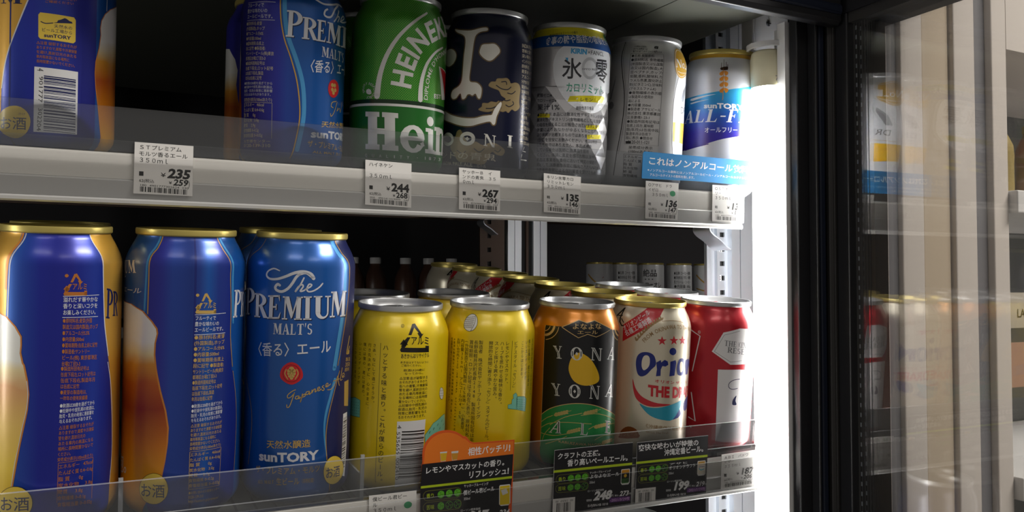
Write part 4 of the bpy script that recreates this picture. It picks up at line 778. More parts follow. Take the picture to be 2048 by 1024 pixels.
('L','tealp',3,[8.55,38.49,15.64,45.32,25.26,48.1,31.49,48.46,38.79,37.24,12.56,32.5,9.16,32.42],0.3,0,1),
('L','tealp',4,[12.22,39.24,12.88,40.33],0.6,0,0),
('L','tealp',4,[15.88,40.98,16.64,42.05],0.6,0,0),
('L','tealp',4,[20.14,42.83,21.06,43.85],0.6,0,0),
('L','tealp',4,[25.61,44.35,26.92,45.28],0.6,0,0),
('L','tealp',4,[13.3,35.71,13.99,36.79],0.6,0,0),
('L','tealp',4,[18.2,37.44,19.03,38.48],0.6,0,0),
('L','tealp',4,[22.96,39.78,24.04,40.76],0.6,0,0),
('L','tealp',4,[29.01,41.09,30.86,41.88],0.6,0,0),
('P','white2',2,[27.6,63.1,27.5,61.6,26.9,60.5,26,59.8,24.8,59.6,23.7,60,22.7,60.8,21.9,62.1,21.4,63.5,21.3,65,21.6,66.4,22.1,67.4,23,67.9,24.1,67.8,25.2,67.2,26.4,66.1,27.2,64.7]),
('L','blackp',3,[27.6,63.1,27.5,61.6,26.9,60.5,26,59.8,24.8,59.6,23.7,60,22.7,60.8,21.9,62.1,21.4,63.5,21.3,65,21.6,66.4,22.1,67.4,23,67.9,24.1,67.8,25.2,67.2,26.4,66.1,27.2,64.7],0.25,0,1),
('L','blackp',3,[22.41,67.6,22.69,60.53],0.15,0,0),
('L','blackp',3,[21.48,65.87,27.03,65.12],0.15,0,0),
('L','blackp',3,[23.85,67.34,24.47,60.19],0.15,0,0),
('L','blackp',3,[21.6,64.24,27.21,63.45],0.15,0,0),
('L','blackp',3,[25.44,67.05,26.5,59.79],0.15,0,0),
('L','blackp',3,[21.73,62.6,27.39,61.78],0.15,0,0),
],
'Y2':[
('P','white2',2,[-23.3,110.7,-23.4,109.1,-23.9,107.7,-24.7,106.4,-25.8,105.4,-27.1,104.8,-28.5,104.5,-30,104.7,-31.3,105.3,-32.5,106.2,-33.4,107.5,-33.9,108.9,-33.9,110.5,-33.6,112,-32.8,113.5,-31.8,114.6,-30.4,115.5,-29,115.9,-27.6,115.9,-26.2,115.5,-25.1,114.7,-24.2,113.6,-23.6,112.2]),
('L','blackp',3,[-23.3,110.7,-23.4,109.1,-23.9,107.7,-24.7,106.4,-25.8,105.4,-27.1,104.8,-28.5,104.5,-30,104.7,-31.3,105.3,-32.5,106.2,-33.4,107.5,-33.9,108.9,-33.9,110.5,-33.6,112,-32.8,113.5,-31.8,114.6,-30.4,115.5,-29,115.9,-27.6,115.9,-26.2,115.5,-25.1,114.7,-24.2,113.6,-23.6,112.2],0.3,0,1),
('L','blackp',3,[-25.91,115.41,-25.29,110.39,-27.48,104.76],0.3,4,0),
('L','blackp',3,[-32.94,114.15,-33.37,107.1],0.18,0,0),
('L','blackp',3,[-33.64,112.81,-26.14,114.51],0.18,0,0),
('L','blackp',3,[-31.58,113.77,-32.15,106.97],0.18,0,0),
('L','blackp',3,[-33.58,111.54,-26.08,113.12],0.18,0,0),
('L','blackp',3,[-30.26,113.39,-30.97,106.84],0.18,0,0),
('L','blackp',3,[-33.52,110.27,-26.02,111.73],0.18,0,0),
('L','blackp',3,[-28.98,113.51,-29.81,106.7],0.18,0,0),
('L','blackp',3,[-33.46,109,-25.96,110.34],0.18,0,0),
('L','blackp',3,[-27.76,114.12,-28.67,106.55],0.18,0,0),
('L','blackp',3,[-33.4,107.73,-25.9,108.95],0.18,0,0),
('L','blackp',3,[-26.55,114.73,-27.55,106.4],0.18,0,0),
('L','blackp',3,[-33.34,106.47,-25.84,107.56],0.18,0,0),
('V','blackp',2,'製造者 株式会社ヤッホーブルーイング',-19.61,99.02,-19.43,45.32,3.1,0),
('V','blackp',2,'長野県軽井沢町長倉2148 製造所固有記号は年',-22.95,98.79,-23.29,28.96,3.1,0),
('V','blackp',2,'賞味期限・ロット記号は下段左に表示。原材料名:',-26.27,98.77,-26.93,29.17,3.1,0),
('V','blackp',2,'(外国製造又は国内製造(5%未満))、小麦麦芽、',-29.59,98.71,-30.69,34.03,3.1,0),
('V','blackp',2,'内容量350ml アルコール分4.5%',-33.12,98.84,-33.09,43.69,3.1,0),
('V','blackp',2,'お問い合せ先0120-28-4747 yohobrewing',-36.46,98.95,-37.18,35.21,3.1,0),
('V','blackp',2,'※麦芽の製造地は一昨年の使用実績順・割合に基づく。',-40.31,98.97,-41.04,39.62,1.9,0),
('V','blackp',2,'本品製造工場では大豆を含む製品を製造しています。',-43.05,98.86,-43.84,52.06,1.9,0),
('V','blackp',2,'開放的な時間に寄り添う「セゾン」スタイルのビール。',-12.79,98.82,-13.2,29.62,3.1,0),
('V','blackp',2,'スッと抜ける爽やかな苦み。',-8.98,98.9,-8.79,58.19,3.1,0),
('V','blackp',2,'ハーブを思わせる軽快な香り。',-5.09,98.91,-4.97,54.28,3.1,0),
('V','blackp',2,'レモンやマスカット、',-1.3,98.85,-0.98,68.19,3.1,0),
('V','blackp',2,'ビアスタイル「セゾン」',5.51,98.57,5.41,64.79,3.1,0),
('L','blackp',2,[2.42,98.98,2.36,64.65],0.25,0,0),
('V','blackp',2,'ここからはじまる。',11.75,98.39,12,70.93,2.9,0),
('V','blackp',2,'いいエンディングが',16.36,98.48,16.7,70.57,2.9,0),
('V','blackp',2,'僕には僕の、君には君の、',19.91,98.62,21.18,62,2.9,0),
('V','blackp',2,'行き先決めずに、心のままに、',25.36,98.49,26.52,55.04,2.9,0),
('P','turq',2,[1.2,52.3,1.1,54.9,4,55.2,4.2,58.5,5.4,58.7,5,61.4,7.2,62.7,8.6,61,8.6,54.8,8.5,50.9]),
('L','tealp',3,[1.2,52.3,1.1,54.9,4,55.2,4.2,58.5,5.4,58.7,5,61.4,7.2,62.7,8.6,61,8.6,54.8,8.5,50.9],0.3,0,1),
('P','turq',2,[8.05,58.7,9.19,59.87,16.21,58.89,18.84,56.88,18.31,48.05,8.5,50.88]),
('L','tealp',3,[8.05,58.7,9.19,59.87,16.21,58.89,18.84,56.88,18.31,48.05,8.5,50.88],0.3,0,1),
('E','tealp',4,9.14,57.8,0.28,0.28),
('E','tealp',4,10.78,57.46,0.28,0.28),
('E','tealp',4,12.52,57.09,0.28,0.28),
('E','tealp',4,14.39,56.69,0.28,0.28),
('E','tealp',4,16.42,56.24,0.28,0.28),
('E','tealp',4,9.23,56.23,0.28,0.28),
('E','tealp',4,10.88,55.89,0.28,0.28),
('E','tealp',4,12.63,55.52,0.28,0.28),
('E','tealp',4,14.5,55.11,0.28,0.28),
('E','tealp',4,16.55,54.65,0.28,0.28),
('E','tealp',4,9.32,54.67,0.28,0.28),
('E','tealp',4,10.98,54.32,0.28,0.28),
('E','tealp',4,12.73,53.94,0.28,0.28),
('E','tealp',4,14.62,53.52,0.28,0.28),
('E','tealp',4,16.67,53.06,0.28,0.28),
('E','tealp',4,9.41,53.1,0.28,0.28),
('E','tealp',4,11.07,52.75,0.28,0.28),
('E','tealp',4,12.84,52.36,0.28,0.28),
('E','tealp',4,14.73,51.94,0.28,0.28),
('E','tealp',4,16.8,51.47,0.28,0.28),
('E','tealp',4,9.51,51.53,0.28,0.28),
('E','tealp',4,11.17,51.17,0.28,0.28),
('E','tealp',4,12.94,50.78,0.28,0.28),
('E','tealp',4,14.85,50.35,0.28,0.28),
('E','tealp',4,16.92,49.87,0.28,0.28),
],
'YN':[
('P','blackm',1,[-42.7,105.6,-29.1,106,-15.7,106.3,-3,106,11.8,104.5,25.9,102,26.9,84.5,30,49,27.5,26.2,31.9,10.5,31.5,-2,-42,-2,-42.3,16.1,-42.1,39,-42.6,84.4]),
('P','lawn',2,[-42.6,39.5,-34.7,45.5,-24.2,49.7,-13.1,51.3,-1.2,49.7,11,45,26.8,38.1,31.9,20.4,30.9,12.4,31,3,-42,4,-42.1,20.8]),
('L','yncream',3,[-42.64,39.48,-34.73,45.5,-24.17,49.73,-13.13,51.33,-1.24,49.68,11.03,45.04,26.76,38.09],0.5,4,0),
('L','yncream',3,[-42.68,105.59,-42.61,84.36,-42.14,39.01,-42.14,16.17],0.4,4,0),
('L','yncream',3,[29.49,101.51,31.92,77.91,31.9,31.07,31.92,18.09],0.4,4,0),
('P','blackm',3,[-28.55,105.71,-15.96,111.34,-9.73,109.55,-3.32,111.25,11.82,104.71,-2.7,99.56,-9.34,101.56,-15.92,98.81]),
('L','yncream',4,[-28.55,105.71,-15.96,111.34,-9.73,109.55,-3.32,111.25,11.82,104.71,-2.7,99.56,-9.34,101.56,-15.92,98.81],0.5,0,1),
('L','yncream',3,[-38.25,105.13,-38.38,104.45,-38.67,103.8,-39.11,103.19,-39.69,102.65,-40.4,102.19,-41.21,101.84,-42.1,101.61],0.5,0,0),
('L','yncream',3,[-34.54,105.24,-34.77,103.94,-35.29,102.69,-36.08,101.53,-37.14,100.5,-38.43,99.63,-39.93,98.97,-41.61,98.53],1.8,0,0),
('L','yncream',3,[-30.84,105.29,-31.16,103.34,-31.9,101.45,-33.04,99.71,-34.56,98.17,-36.42,96.88,-38.61,95.89,-41.09,95.22],0.5,0,0),
('L','yncream',3,[21.22,103.83,21.44,103.34,21.82,102.87,22.34,102.41,23.03,101.97,23.9,101.57,24.99,101.21,26.39,100.87],0.5,0,0),
('L','yncream',3,[17.13,103.96,17.46,103.02,18.01,102.1,18.78,101.22,19.79,100.4,21.08,99.66,22.71,99.01,24.84,98.42],1.4,0,0),
('L','yncream',3,[13.31,103.96,13.74,102.47,14.44,101.02,15.44,99.65,16.75,98.38,18.41,97.25,20.52,96.27,23.32,95.41],0.5,0,0),
('T','yncream',5,'よなよな',-20.93,104.64,23.17,0.37,-0.2,4.43,0.015,''),
('T','yncream',5,'エール',-17.14,101.31,15.85,0.23,-0.14,2.99,0.015,''),
('P','moon',3,[-15.1,88.1,-11.5,87.1,-6.1,83.4,-1.5,77.2,1.2,71.5,1.2,67.5,-2.1,65.4,-8.1,64.3,-13.8,65.2,-18.4,68.1,-21.4,73.5,-21.9,77.9,-20.7,83,-18.1,86.5],3),
('T','silver2',5,'Y',-32.58,82.6,6.62,0.28,-1.99,9.06,0,'inline'),
('T','silver2',5,'O',-20.68,82.65,8.52,-0.04,-0.43,9.21,0,'inline'),
('T','silver2',5,'N',-6.08,82.88,9.02,-0.98,-0.11,9.14,0,'inline'),
('T','silver2',5,'A',8.19,82.77,9.12,-1.53,1.36,9.25,0,'inline'),
('T','silver2',5,'Y',-32.96,55.59,6.8,0.09,-1.72,8.75,0,'inline'),
('T','silver2',5,'O',-20.85,55.18,8.43,-0.03,-0.44,9.58,0,'inline'),
('T','silver2',5,'N',-5.84,54.92,8.37,-1.11,-0.15,9.86,0,'inline'),
('T','silver2',5,'A',7.68,55.35,10.14,-1.87,1.86,9.08,0,'inline'),
('T','silver2',5,'A',-34.85,27.94,9.4,0.53,3.06,9.34,0,'inline'),
('T','silver2',5,'L',-11.49,28.6,6.19,-0.66,-0.08,8.64,0,'inline'),
('T','silver2',5,'E',9.62,28.5,8.64,-2.25,-0.16,9.14,0,'inline'),
('L','wheat',3,[-41.86,34.51,-37.01,38.31,-32.21,40.82],0.45,4,0),
('L','wheat',3,[-42.35,29.84,-34.18,34.85,-20.24,37.19,-3.05,36.28],0.45,4,0),
('L','wheat',3,[-34.12,33.73,-22.64,40.91,-10.55,44.32],0.45,4,0),
('L','wheat',3,[-40.3,21.16,-38.41,26.11,-34.01,31.49],0.45,4,0),
('L','wheat',3,[-42.77,26.32,-31.24,26.3,-18.77,29.44],0.45,4,0),
('L','wheat',3,[-5.29,32.44,3.67,35.17,25.75,32.49],0.45,4,0),
('L','wheat',3,[-11.6,42.63,3.18,43.14,26.4,34.67],0.45,4,0),
('L','wheat',3,[-37.32,18.95,-27.52,23.47,-20.88,27.03],0.45,4,0),
('L','wheat',3,[0.18,24.2,8.9,26.55,26.2,23.64],0.45,4,0),
('P','wheat',4,[-31.37,41.18,-30.08,43.17,-28.29,43.3,-29.12,41.95],2),
('P','wheat',4,[-31.37,41.18,-29.95,40.48,-28.18,41.07,-29.12,41.95],2),
('P','wheat',4,[-29.34,41.92,-28.09,43.89,-26.33,43.99,-27.15,42.66],2),
('P','wheat',4,[-29.34,41.92,-27.96,41.21,-26.23,41.76,-27.15,42.66],2),
('P','wheat',4,[-27.37,42.63,-26.14,44.58,-24.41,44.66,-25.21,43.34],2),
('P','wheat',4,[-27.37,42.63,-26.01,41.9,-24.31,42.42,-25.21,43.34],2),
('P','wheat',4,[-25.43,43.31,-24.22,45.24,-22.52,45.29,-23.31,43.98],2),
('P','wheat',4,[-25.43,43.31,-24.1,42.56,-22.41,43.06,-23.31,43.98],2),
('P','wheat',4,[-23.52,43.96,-22.33,45.87,-20.64,45.9,-21.43,44.6],2),
('P','wheat',4,[-23.52,43.96,-22.21,43.19,-20.54,43.67,-21.43,44.6],2),
('L','wheat',4,[-22.68,44.27,-18.54,45.94],0.3,0,0),
('P','wheat',4,[-9.95,43.76,-8.73,45.55,-6.95,45.41,-7.78,44.19],2),
('P','wheat',4,[-9.95,43.76,-8.6,42.86,-6.84,43.17,-7.78,44.19],2),
('P','wheat',4,[-8,44.2,-6.75,45.97,-4.93,45.81,-5.78,44.6],2),
('P','wheat',4,[-8,44.2,-6.62,43.27,-4.82,43.56,-5.78,44.6],2),
('P','wheat',4,[-6.01,44.6,-4.73,46.36,-2.85,46.17,-3.73,44.97],2),
('P','wheat',4,[-6.01,44.6,-4.59,43.66,-2.73,43.91,-3.73,44.97],2),
('P','wheat',4,[-3.96,44.98,-2.64,46.72,-0.69,46.49,-1.6,45.31],2),
('P','wheat',4,[-3.96,44.98,-2.5,44.01,-0.56,44.23,-1.6,45.31],2),
('P','wheat',4,[-1.85,45.33,-0.47,47.04,1.57,46.78,0.61,45.61],2),
('P','wheat',4,[-1.85,45.33,-0.32,44.33,1.7,44.51,0.61,45.61],2),
('L','wheat',4,[-0.88,45.49,4.27,46.42],0.3,0,0),
('P','wheat',4,[-1,33.55,0.32,35.26,2.3,34.97,1.37,33.81],2),
('P','wheat',4,[-1,33.55,0.48,32.54,2.43,32.7,1.37,33.81],2),
('P','wheat',4,[1.13,33.84,2.51,35.52,4.6,35.19,3.62,34.05],2),
('P','wheat',4,[1.13,33.84,2.68,32.79,4.74,32.9,3.62,34.05],2),
('P','wheat',4,[3.36,34.07,4.83,35.73,7.07,35.34,6.02,34.23],2),
('P','wheat',4,[3.36,34.07,5.01,32.99,7.23,33.05,6.02,34.23],2),
('P','wheat',4,[5.74,34.26,7.32,35.88,9.76,35.43,8.61,34.34],2),
('P','wheat',4,[5.74,34.26,7.51,33.13,9.94,33.12,8.61,34.34],2),
('P','wheat',4,[8.3,34.38,10.04,35.96,12.78,35.42,11.47,34.37],2),
('P','wheat',4,[8.3,34.38,10.25,33.19,12.98,33.1,11.47,34.37],2),
('L','wheat',4,[9.52,34.44,16.82,34.59],0.3,0,0),
('P','wheat',4,[-21.22,29.58,-20.11,31.47,-18.51,31.48,-19.25,30.19],2),
('P','wheat',4,[-21.22,29.58,-19.98,28.79,-18.41,29.24,-19.25,30.19],2),
('P','wheat',4,[-19.45,30.18,-18.34,32.05,-16.74,32.03,-17.48,30.75],2),
('P','wheat',4,[-19.45,30.18,-18.21,29.36,-16.64,29.79,-17.48,30.75],2),
('P','wheat',4,[-17.68,30.74,-16.57,32.6,-14.97,32.56,-15.71,31.29],2),
('P','wheat',4,[-17.68,30.74,-16.45,29.91,-14.87,30.32,-15.71,31.29],2),
('P','wheat',4,[-15.91,31.29,-14.8,33.13,-13.19,33.06,-13.93,31.81],2),
('P','wheat',4,[-15.91,31.29,-14.67,30.44,-13.08,30.82,-13.93,31.81],2),
('P','wheat',4,[-14.13,31.8,-13.01,33.63,-11.39,33.54,-12.14,32.3],2),
('P','wheat',4,[-14.13,31.8,-12.89,30.94,-11.28,31.3,-12.14,32.3],2),
('L','wheat',4,[-13.34,32.05,-9.33,33.43],0.3,0,0),
('P','wheat',4,[6.83,21.16,8.07,22.81,10.01,22.39,9.12,21.28],2),
('P','wheat',4,[6.83,21.16,8.26,20.04,10.18,20.08,9.12,21.28],2),
('P','wheat',4,[8.88,21.31,10.21,22.93,12.34,22.45,11.36,21.36],2),
('P','wheat',4,[8.88,21.31,10.43,20.15,12.53,20.12,11.36,21.36],2),
('P','wheat',4,[11.09,21.41,12.57,22.98,14.95,22.42,13.84,21.37],2),
('P','wheat',4,[11.09,21.41,12.8,20.19,15.18,20.08,13.84,21.37],2),
('P','wheat',4,[13.55,21.43,15.22,22.95,18.02,22.26,16.7,21.27],2),
('P','wheat',4,[13.55,21.43,15.49,20.13,18.3,19.9,16.7,21.27],2),
('P','wheat',4,[16.35,21.34,18.34,22.77,21.96,21.86,20.2,20.98],2),
('P','wheat',4,[16.35,21.34,18.68,19.93,22.34,19.45,20.2,20.98],2),
('L','wheat',4,[17.76,21.28,31.93,19.26],0.3,0,0),
('T','yncream',5,'KARUIZAWA NAGANO',-26.87,21.87,37.19,-2.62,-0.09,1.9,0.01,''),
],
'O1':[
('P','ored',2,[-41.81,104.63,-23.11,118.55,-7.26,118.85,-15.67,107.89,-41.45,91.63]),
('A','hywhite',3,'オリオンビール',[-40.5,99.82,-30.73,106.82,-20.37,114.29],4.9,0.02,''),
('A','hywhite',3,'名護工場製造',[-38.45,95.94,-28.69,102.32,-18.62,109.15],4.9,0.02,''),
('A','ogold',3,'FROM OKINAWA TO THE WORLD',[-23.52,92.45,-18.62,97.82,-11.82,101.6,-3.1,103.66,9.87,102.68,29.06,98.46],3.2,0.012,''),
('P','ogold',3,[-30.66,93.91,-28.83,95.74,-28.09,95.1,-29.42,93.33],2),
('P','ogold',3,[-30.66,93.91,-31.25,95.96,-30.3,96.29,-29.73,94.71],2),
('P','ogold',3,[-28.92,96.12,-27.12,97.94,-26.38,97.3,-27.7,95.54],2),
('P','ogold',3,[-28.92,96.12,-29.5,98.18,-28.56,98.51,-28.01,96.92],2),
('P','ogold',3,[-27.2,98.27,-25.42,100.07,-24.69,99.43,-26,97.68],2),
('P','ogold',3,[-27.2,98.27,-27.77,100.33,-26.85,100.65,-26.3,99.06],2),
('P','ogold',3,[-25.5,100.31,-23.73,102.09,-23.01,101.44,-24.31,99.7],2),
('P','ogold',3,[-25.5,100.31,-26.07,102.37,-25.15,102.68,-24.61,101.08],2),
('P','ogold',3,[-23.8,102.19,-22.05,103.95,-21.33,103.3,-22.62,101.57],2),
('P','ogold',3,[-23.8,102.19,-24.37,104.25,-23.46,104.55,-22.92,102.96],2),
('P','ogold',3,[-22.11,103.89,-20.36,105.64,-19.64,104.98,-20.93,103.27],2),
('P','ogold',3,[-22.11,103.89,-22.67,105.95,-21.77,106.25,-21.23,104.65],2),
('P','ogold',3,[-20.41,105.39,-18.67,107.13,-17.94,106.47,-19.23,104.76],2),
('P','ogold',3,[-20.41,105.39,-20.98,107.46,-20.07,107.75,-19.53,106.15],2),
('P','ogold',3,[-18.71,106.71,-16.95,108.43,-16.23,107.76,-17.52,106.07],2),
('P','ogold',3,[-18.71,106.71,-19.27,108.78,-18.37,109.06,-17.82,107.45],2),
('P','ogold',3,[-16.99,107.84,-15.22,109.55,-14.49,108.88,-15.8,107.19],2),
('P','ogold',3,[-16.99,107.84,-17.55,109.91,-16.64,110.19,-16.1,108.58],2),
('P','ogold',3,[-15.25,108.81,-13.46,110.51,-12.72,109.84,-14.04,108.16],2),
('P','ogold',3,[-15.25,108.81,-15.82,110.89,-14.9,111.16,-14.35,109.55],2),
('P','ogold',3,[-13.48,109.67,-11.68,111.36,-10.92,110.68,-12.27,109.01],2),
('P','ogold',3,[-13.48,109.67,-14.06,111.75,-13.14,112.02,-12.58,110.4],2),
('P','ogold',3,[-11.69,110.46,-9.85,112.14,-9.08,111.45,-10.46,109.79],2),
('P','ogold',3,[-11.69,110.46,-12.28,112.54,-11.34,112.8,-10.77,111.19],2),
('L','ogold',3,[-11.03,109.22,-0.7,109.84,13.93,107.38],0.4,4,0),
('P','ored',3,[-10.7,98.4,-9.6,95.8,-6.8,95.8,-9,94.2,-8,91.6,-10.4,93.1,-12.6,91.5,-11.9,94.1,-14.2,95.7,-11.4,95.8]),
('P','ored',3,[-0.7,98.6,0.5,96,3.8,95.8,1.3,94.3,2.4,91.7,-0.3,93.3,-2.7,91.8,-2,94.4,-4.5,96,-1.5,96]),
('P','ored',3,[8.3,98.3,9.6,95.6,13.5,95.3,10.5,93.9,11.9,91.1,8.7,92.9,6.2,91.6,6.9,94.1,4.4,95.9,7.4,95.8]),
('P','onavy',4,[-29.3,75.2,-28.8,81.2,-26,84.7,-21.4,85.6,-17.4,84.4,-15.2,81.6,-14.3,76.4,-17.4,72.7,-21.2,68.3,-25.1,66.8,-27.8,68.9],4),
('P','owhite',5,[-24.82,79.21,-23.37,82.62,-20.75,83.05,-19.14,80.81,-19.14,76.12,-20.82,73.08,-23.29,71.71,-24.82,74.51],4),
('P','onavy',4,[-14.1,78.1,-10.7,80,-10.3,78.2,-7.6,80.2,-5,79,-4.4,76.4,-6.7,75.1,-9.2,75.5,-10.3,72.9,-10.3,68,-13.8,67.6,-13.3,72.9]),
('P','onavy',4,[-2.67,78.75,2.05,79.74,2.95,77.92,1.78,67.94,-2.94,67.57,-2.58,72.86]),
('P','onavy',4,[2.4,86.3,2.2,85.3,1.6,84.5,0.7,83.9,-0.4,83.6,-1.6,83.8,-2.6,84.3,-3.4,85,-3.9,86,-3.9,87.1,-3.6,88,-2.9,88.8,-1.9,89.2,-0.8,89.3,0.3,89,1.4,88.3,2.1,87.4]),
('P','onavy',4,[3.97,74.89,6.12,80.07,10.94,80.26,14.3,77.52,14.33,72.73,11.52,67.68,6.2,67.85,4.32,70.13],4),
('P','owhite',5,[6.91,74.67,7.74,77.93,10.12,77.72,11.25,74.86,10.78,70.74,8.03,70.06],4),
('P','onavy',4,[14.7,78.7,20.6,79.1,23.2,77,29.1,83.4,29,81.7,29,69.5,29.1,66.4,29.1,66.3,29.1,75.5,21.6,74.2,20.3,67.1,15.6,67.2]),
('T','ored',4,'オリオン ザ・ドラフト',-14.75,62.84,43.88,-4.54,-0.14,2.7,0.03,''),
('T','ored',4,'THE DRAFT',-18.88,52.87,48,-4.1,-0.18,7.99,0.05,''),
('P','ored',3,[-31.2,64.4,-28.8,57.6,-24.4,52.2,-18.5,49.1,-11.3,47,-0.2,45.8,-8.7,44.5,-17.1,44.3,-24.1,46.5,-28.4,50.5,-30.6,57.4],3),
('P','oteal',3,[-25.2,46,-19.4,43.8,-11.1,43.5,-2.2,45.1,7,47.1,12.6,47.8,9.4,41,2.1,33.8,-5.6,34,-13.1,35.8,-19.1,39.1],3),
('P','onavy',3,[2.13,33.75,9.33,41.65,12.36,37.03,8,34.65]),
('P','onavy',3,[16.95,38.68,15.53,44.95,20.86,48.63,29.09,48.82,29.07,44.95,26.83,40.39],3),
('P','ogold2',3,[21.26,51.22,29.1,57.14,29.05,52.33,29.12,49.75],2),
('T','ogold',4,'《沖縄県伊江島産大麦使用》',-21.45,28.25,50.19,-5.88,-0.16,3.18,0.012,''),
('T','ogold',4,'Orion The Draft',-19.28,24.05,18.41,-0.98,-0.08,1.65,0,''),
('P','obrown',3,[-39.95,18.86,-39.04,22.64,-35.2,26.37,-30.85,27.46,-26.58,25.92,-24.68,23.19,-24.5,19.65,-40.13,17.02],2),
('T','ogold',4,'オンビール',-39.49,18.35,14.32,3,-0.19,3.2,0.01,''),
('L','blackp',4,[-51.29,110.58,-46.5,115.94,-45.54,116.41],1.6,0,0),
('L','blackp',4,[-45.86,116.37,-46.7,109.13,-45.83,106.26],1.4,0,0),
('L','blackp',4,[-49.7,110.54,-45.17,111.11],0.7,0,0),
('L','blackp',4,[-45.83,106.26,-43.26,103.62,-41.76,103.81],1,0,0),
('L','blackp',4,[-45.01,108.75,-41.91,106.16],0.7,0,0),
],
'R1':[
('P','rwhite',3,[-24.56,83.39,-16.34,98.98,-2.51,102.47,6.13,101.86,8.9,73.54,-9.37,73.49]),
('L','greyz',4,[-22.51,83.56,-15.59,97.05,-2.38,100.5],0.3,0,0),
('L','greyz',4,[-22.51,83.56,-9.32,75.63,1.03,76.57],0.3,0,0),
('T','greyz',4,'THE KING',-15.11,88.58,22.74,-2.5,0.08,4.41,0,'serif'),
('T','greyz',4,'RESER',-12.5,83.27,20.68,-2.7,0.08,4.42,0,'serif'),
('P','rwhite',2,[-19.05,69.38,-0.6,69.56,9.43,68.51,17.55,8.9,-18.02,11.8]),
('L','navy',4,[-0.03,61.78,-5.55,61.15,-9.36,58.72,-9.51,55.43,-6.37,53.76,-1.59,54.43],0.5,5,0),
('P','navy',4,[-2.2,48.68,-5.29,45.49,-5.58,41.38,-1.68,41.21,-2.92,44.58],3),
('L','rwhite',2,[-42.43,98.66,-34.43,94.7,-39.46,65.9],0.9,0,0),
('L','rwhite',2,[-39.34,48.46,-34.67,25.98,-40.54,28.22],0.9,0,0),
('L','rwhite',2,[-34.27,97.84,-34.46,96.98,-35.03,96.46,-35.73,96.53,-36.23,97.17,-36.28,98.06,-35.86,98.8,-35.18,99.04,-34.55,98.66],0.2,0,1),
('T','rwhite',2,'R',-35.76,97.01,1.02,0.12,-0.08,1.48,0,''),
('T','rwhite',2,'T',-39.65,19.7,3.21,0.64,-0.12,1.98,0,''),
('P','afteal',3,[47,62,58,62,58,48,47,48]),
],
'u1':[
('P','paper',0,[20.66,9.15,52.27,9.09,52.35,-20.49,20.45,-20.39]),
('T','ink',1,'ＳＴプレミアム',22.79,5.09,23.14,-0.14,0.02,2.87,0.012,''),
('T','ink',1,'モルツ香るエール',22.76,1.39,26.55,-0.25,0.02,2.88,0.012,''),
('T','ink',1,'３５０ｍｌ',22.74,-2.31,16.44,-0.21,0.01,2.89,0.012,''),
('T','ink',1,'■',22.99,-9.94,2.79,-0.05,0.02,2.38,0.02,''),
('T','ink',1,'¥',34.86,-10.03,2.53,-0.05,0.01,2.4,0.01,''),
('T','ink',1,'235',38.34,-10.25,12.22,-0.25,0.98,5.25,0.045,''),
('T','ink',1,'62(税込',23.27,-13.8,8.1,-0.19,0.02,2.23,0.008,''),
('T','ink',1,'¥',39.28,-14.03,1.59,-0.04,0,1.66,0.01,''),
('T','ink',1,'259',41.51,-14.54,8.06,-0.19,0.69,3.61,0.03,''),
('T','ink',1,')',49.89,-14.89,0.98,-0.03,0.02,3.65,0,''),
('T','ink',1,'180  4901777302624  030',23.57,-15.88,26.64,-0.69,0.01,1.19,0,''),
('B','ink',1,[23.88,-16.19,26,-0.68,-0.02,-2.97],30,1),
],
'u2':[
('P','paper',0,[157.04,8.33,188.67,7.82,189.57,-21.5,157.83,-20.79]),
('T','ink',1,'ハイネケン',159.31,4.3,16.47,-0.33,-0.08,2.83,0.012,''),
('T','ink',1,'３５０ｍｌ',159.51,-2.99,16.48,-0.42,-0.08,2.85,0.012,''),
('T','ink',1,'■',160.03,-10.51,2.79,-0.09,-0.07,2.34,0.02,''),
('T','ink',1,'¥',171.93,-10.75,2.53,-0.08,-0.07,2.36,0.01,''),
('T','ink',1,'244',175.42,-11.01,12.22,-0.39,-0.15,5.18,0.045,''),
('T','ink',1,'62(税込',160.44,-14.32,8.13,-0.29,-0.06,2.19,0.008,''),
('T','ink',1,'¥',176.49,-14.74,1.59,-0.06,-0.05,1.63,0.01,''),
('T','ink',1,'268',178.74,-15.27,8.06,-0.29,-0.11,3.57,0.03,''),
('T','ink',1,')',187.12,-15.72,0.98,-0.03,-0.11,3.59,0,''),
('T','ink',1,'000   4901411019999   240',160.81,-16.38,26.69,-0.99,-0.03,1.17,0,''),
('B','ink',1,[161.13,-16.68,26.05,-0.98,0.08,-2.93],30,2),
],
'u3':[
('P','paper',0,[223.22,7.5,254.66,7.16,255.73,-21.23,224.28,-21.19]),
('T','ink',1,'ヤッホーＢ\u3000イ',225.51,3.65,23.05,-0.32,-0.1,2.68,0.012,''),
('T','ink',1,'ンドの青鬼\u3000３５',225.64,0.21,26.43,-0.45,-0.1,2.68,0.012,''),
('T','ink',1,'０ｍｌ',225.77,-3.24,9.78,-0.19,-0.1,2.69,0.012,''),
('T','ink',1,'■',226.37,-11.05,2.78,-0.07,-0.09,2.31,0.02,''),
('T','ink',1,'¥',238.21,-11.2,2.52,-0.07,-0.09,2.32,0.01,''),
('T','ink',1,'267',241.68,-11.44,12.14,-0.31,-0.2,5.09,0.045,''),
('T','ink',1,'62(税込',226.82,-14.8,8.09,-0.23,-0.08,2.16,0.008,''),
('T','ink',1,'¥',242.78,-15.11,1.58,-0.04,-0.07,1.61,0.01,''),
('T','ink',1,'294',245.02,-15.61,8,-0.23,-0.14,3.51,0.03,''),
('T','ink',1,')',253.35,-16,0.97,-0.03,-0.14,3.53,0,''),
('T','ink',1,'076   4526989001165   030',227.2,-16.82,26.54,-0.81,-0.04,1.15,0,''),
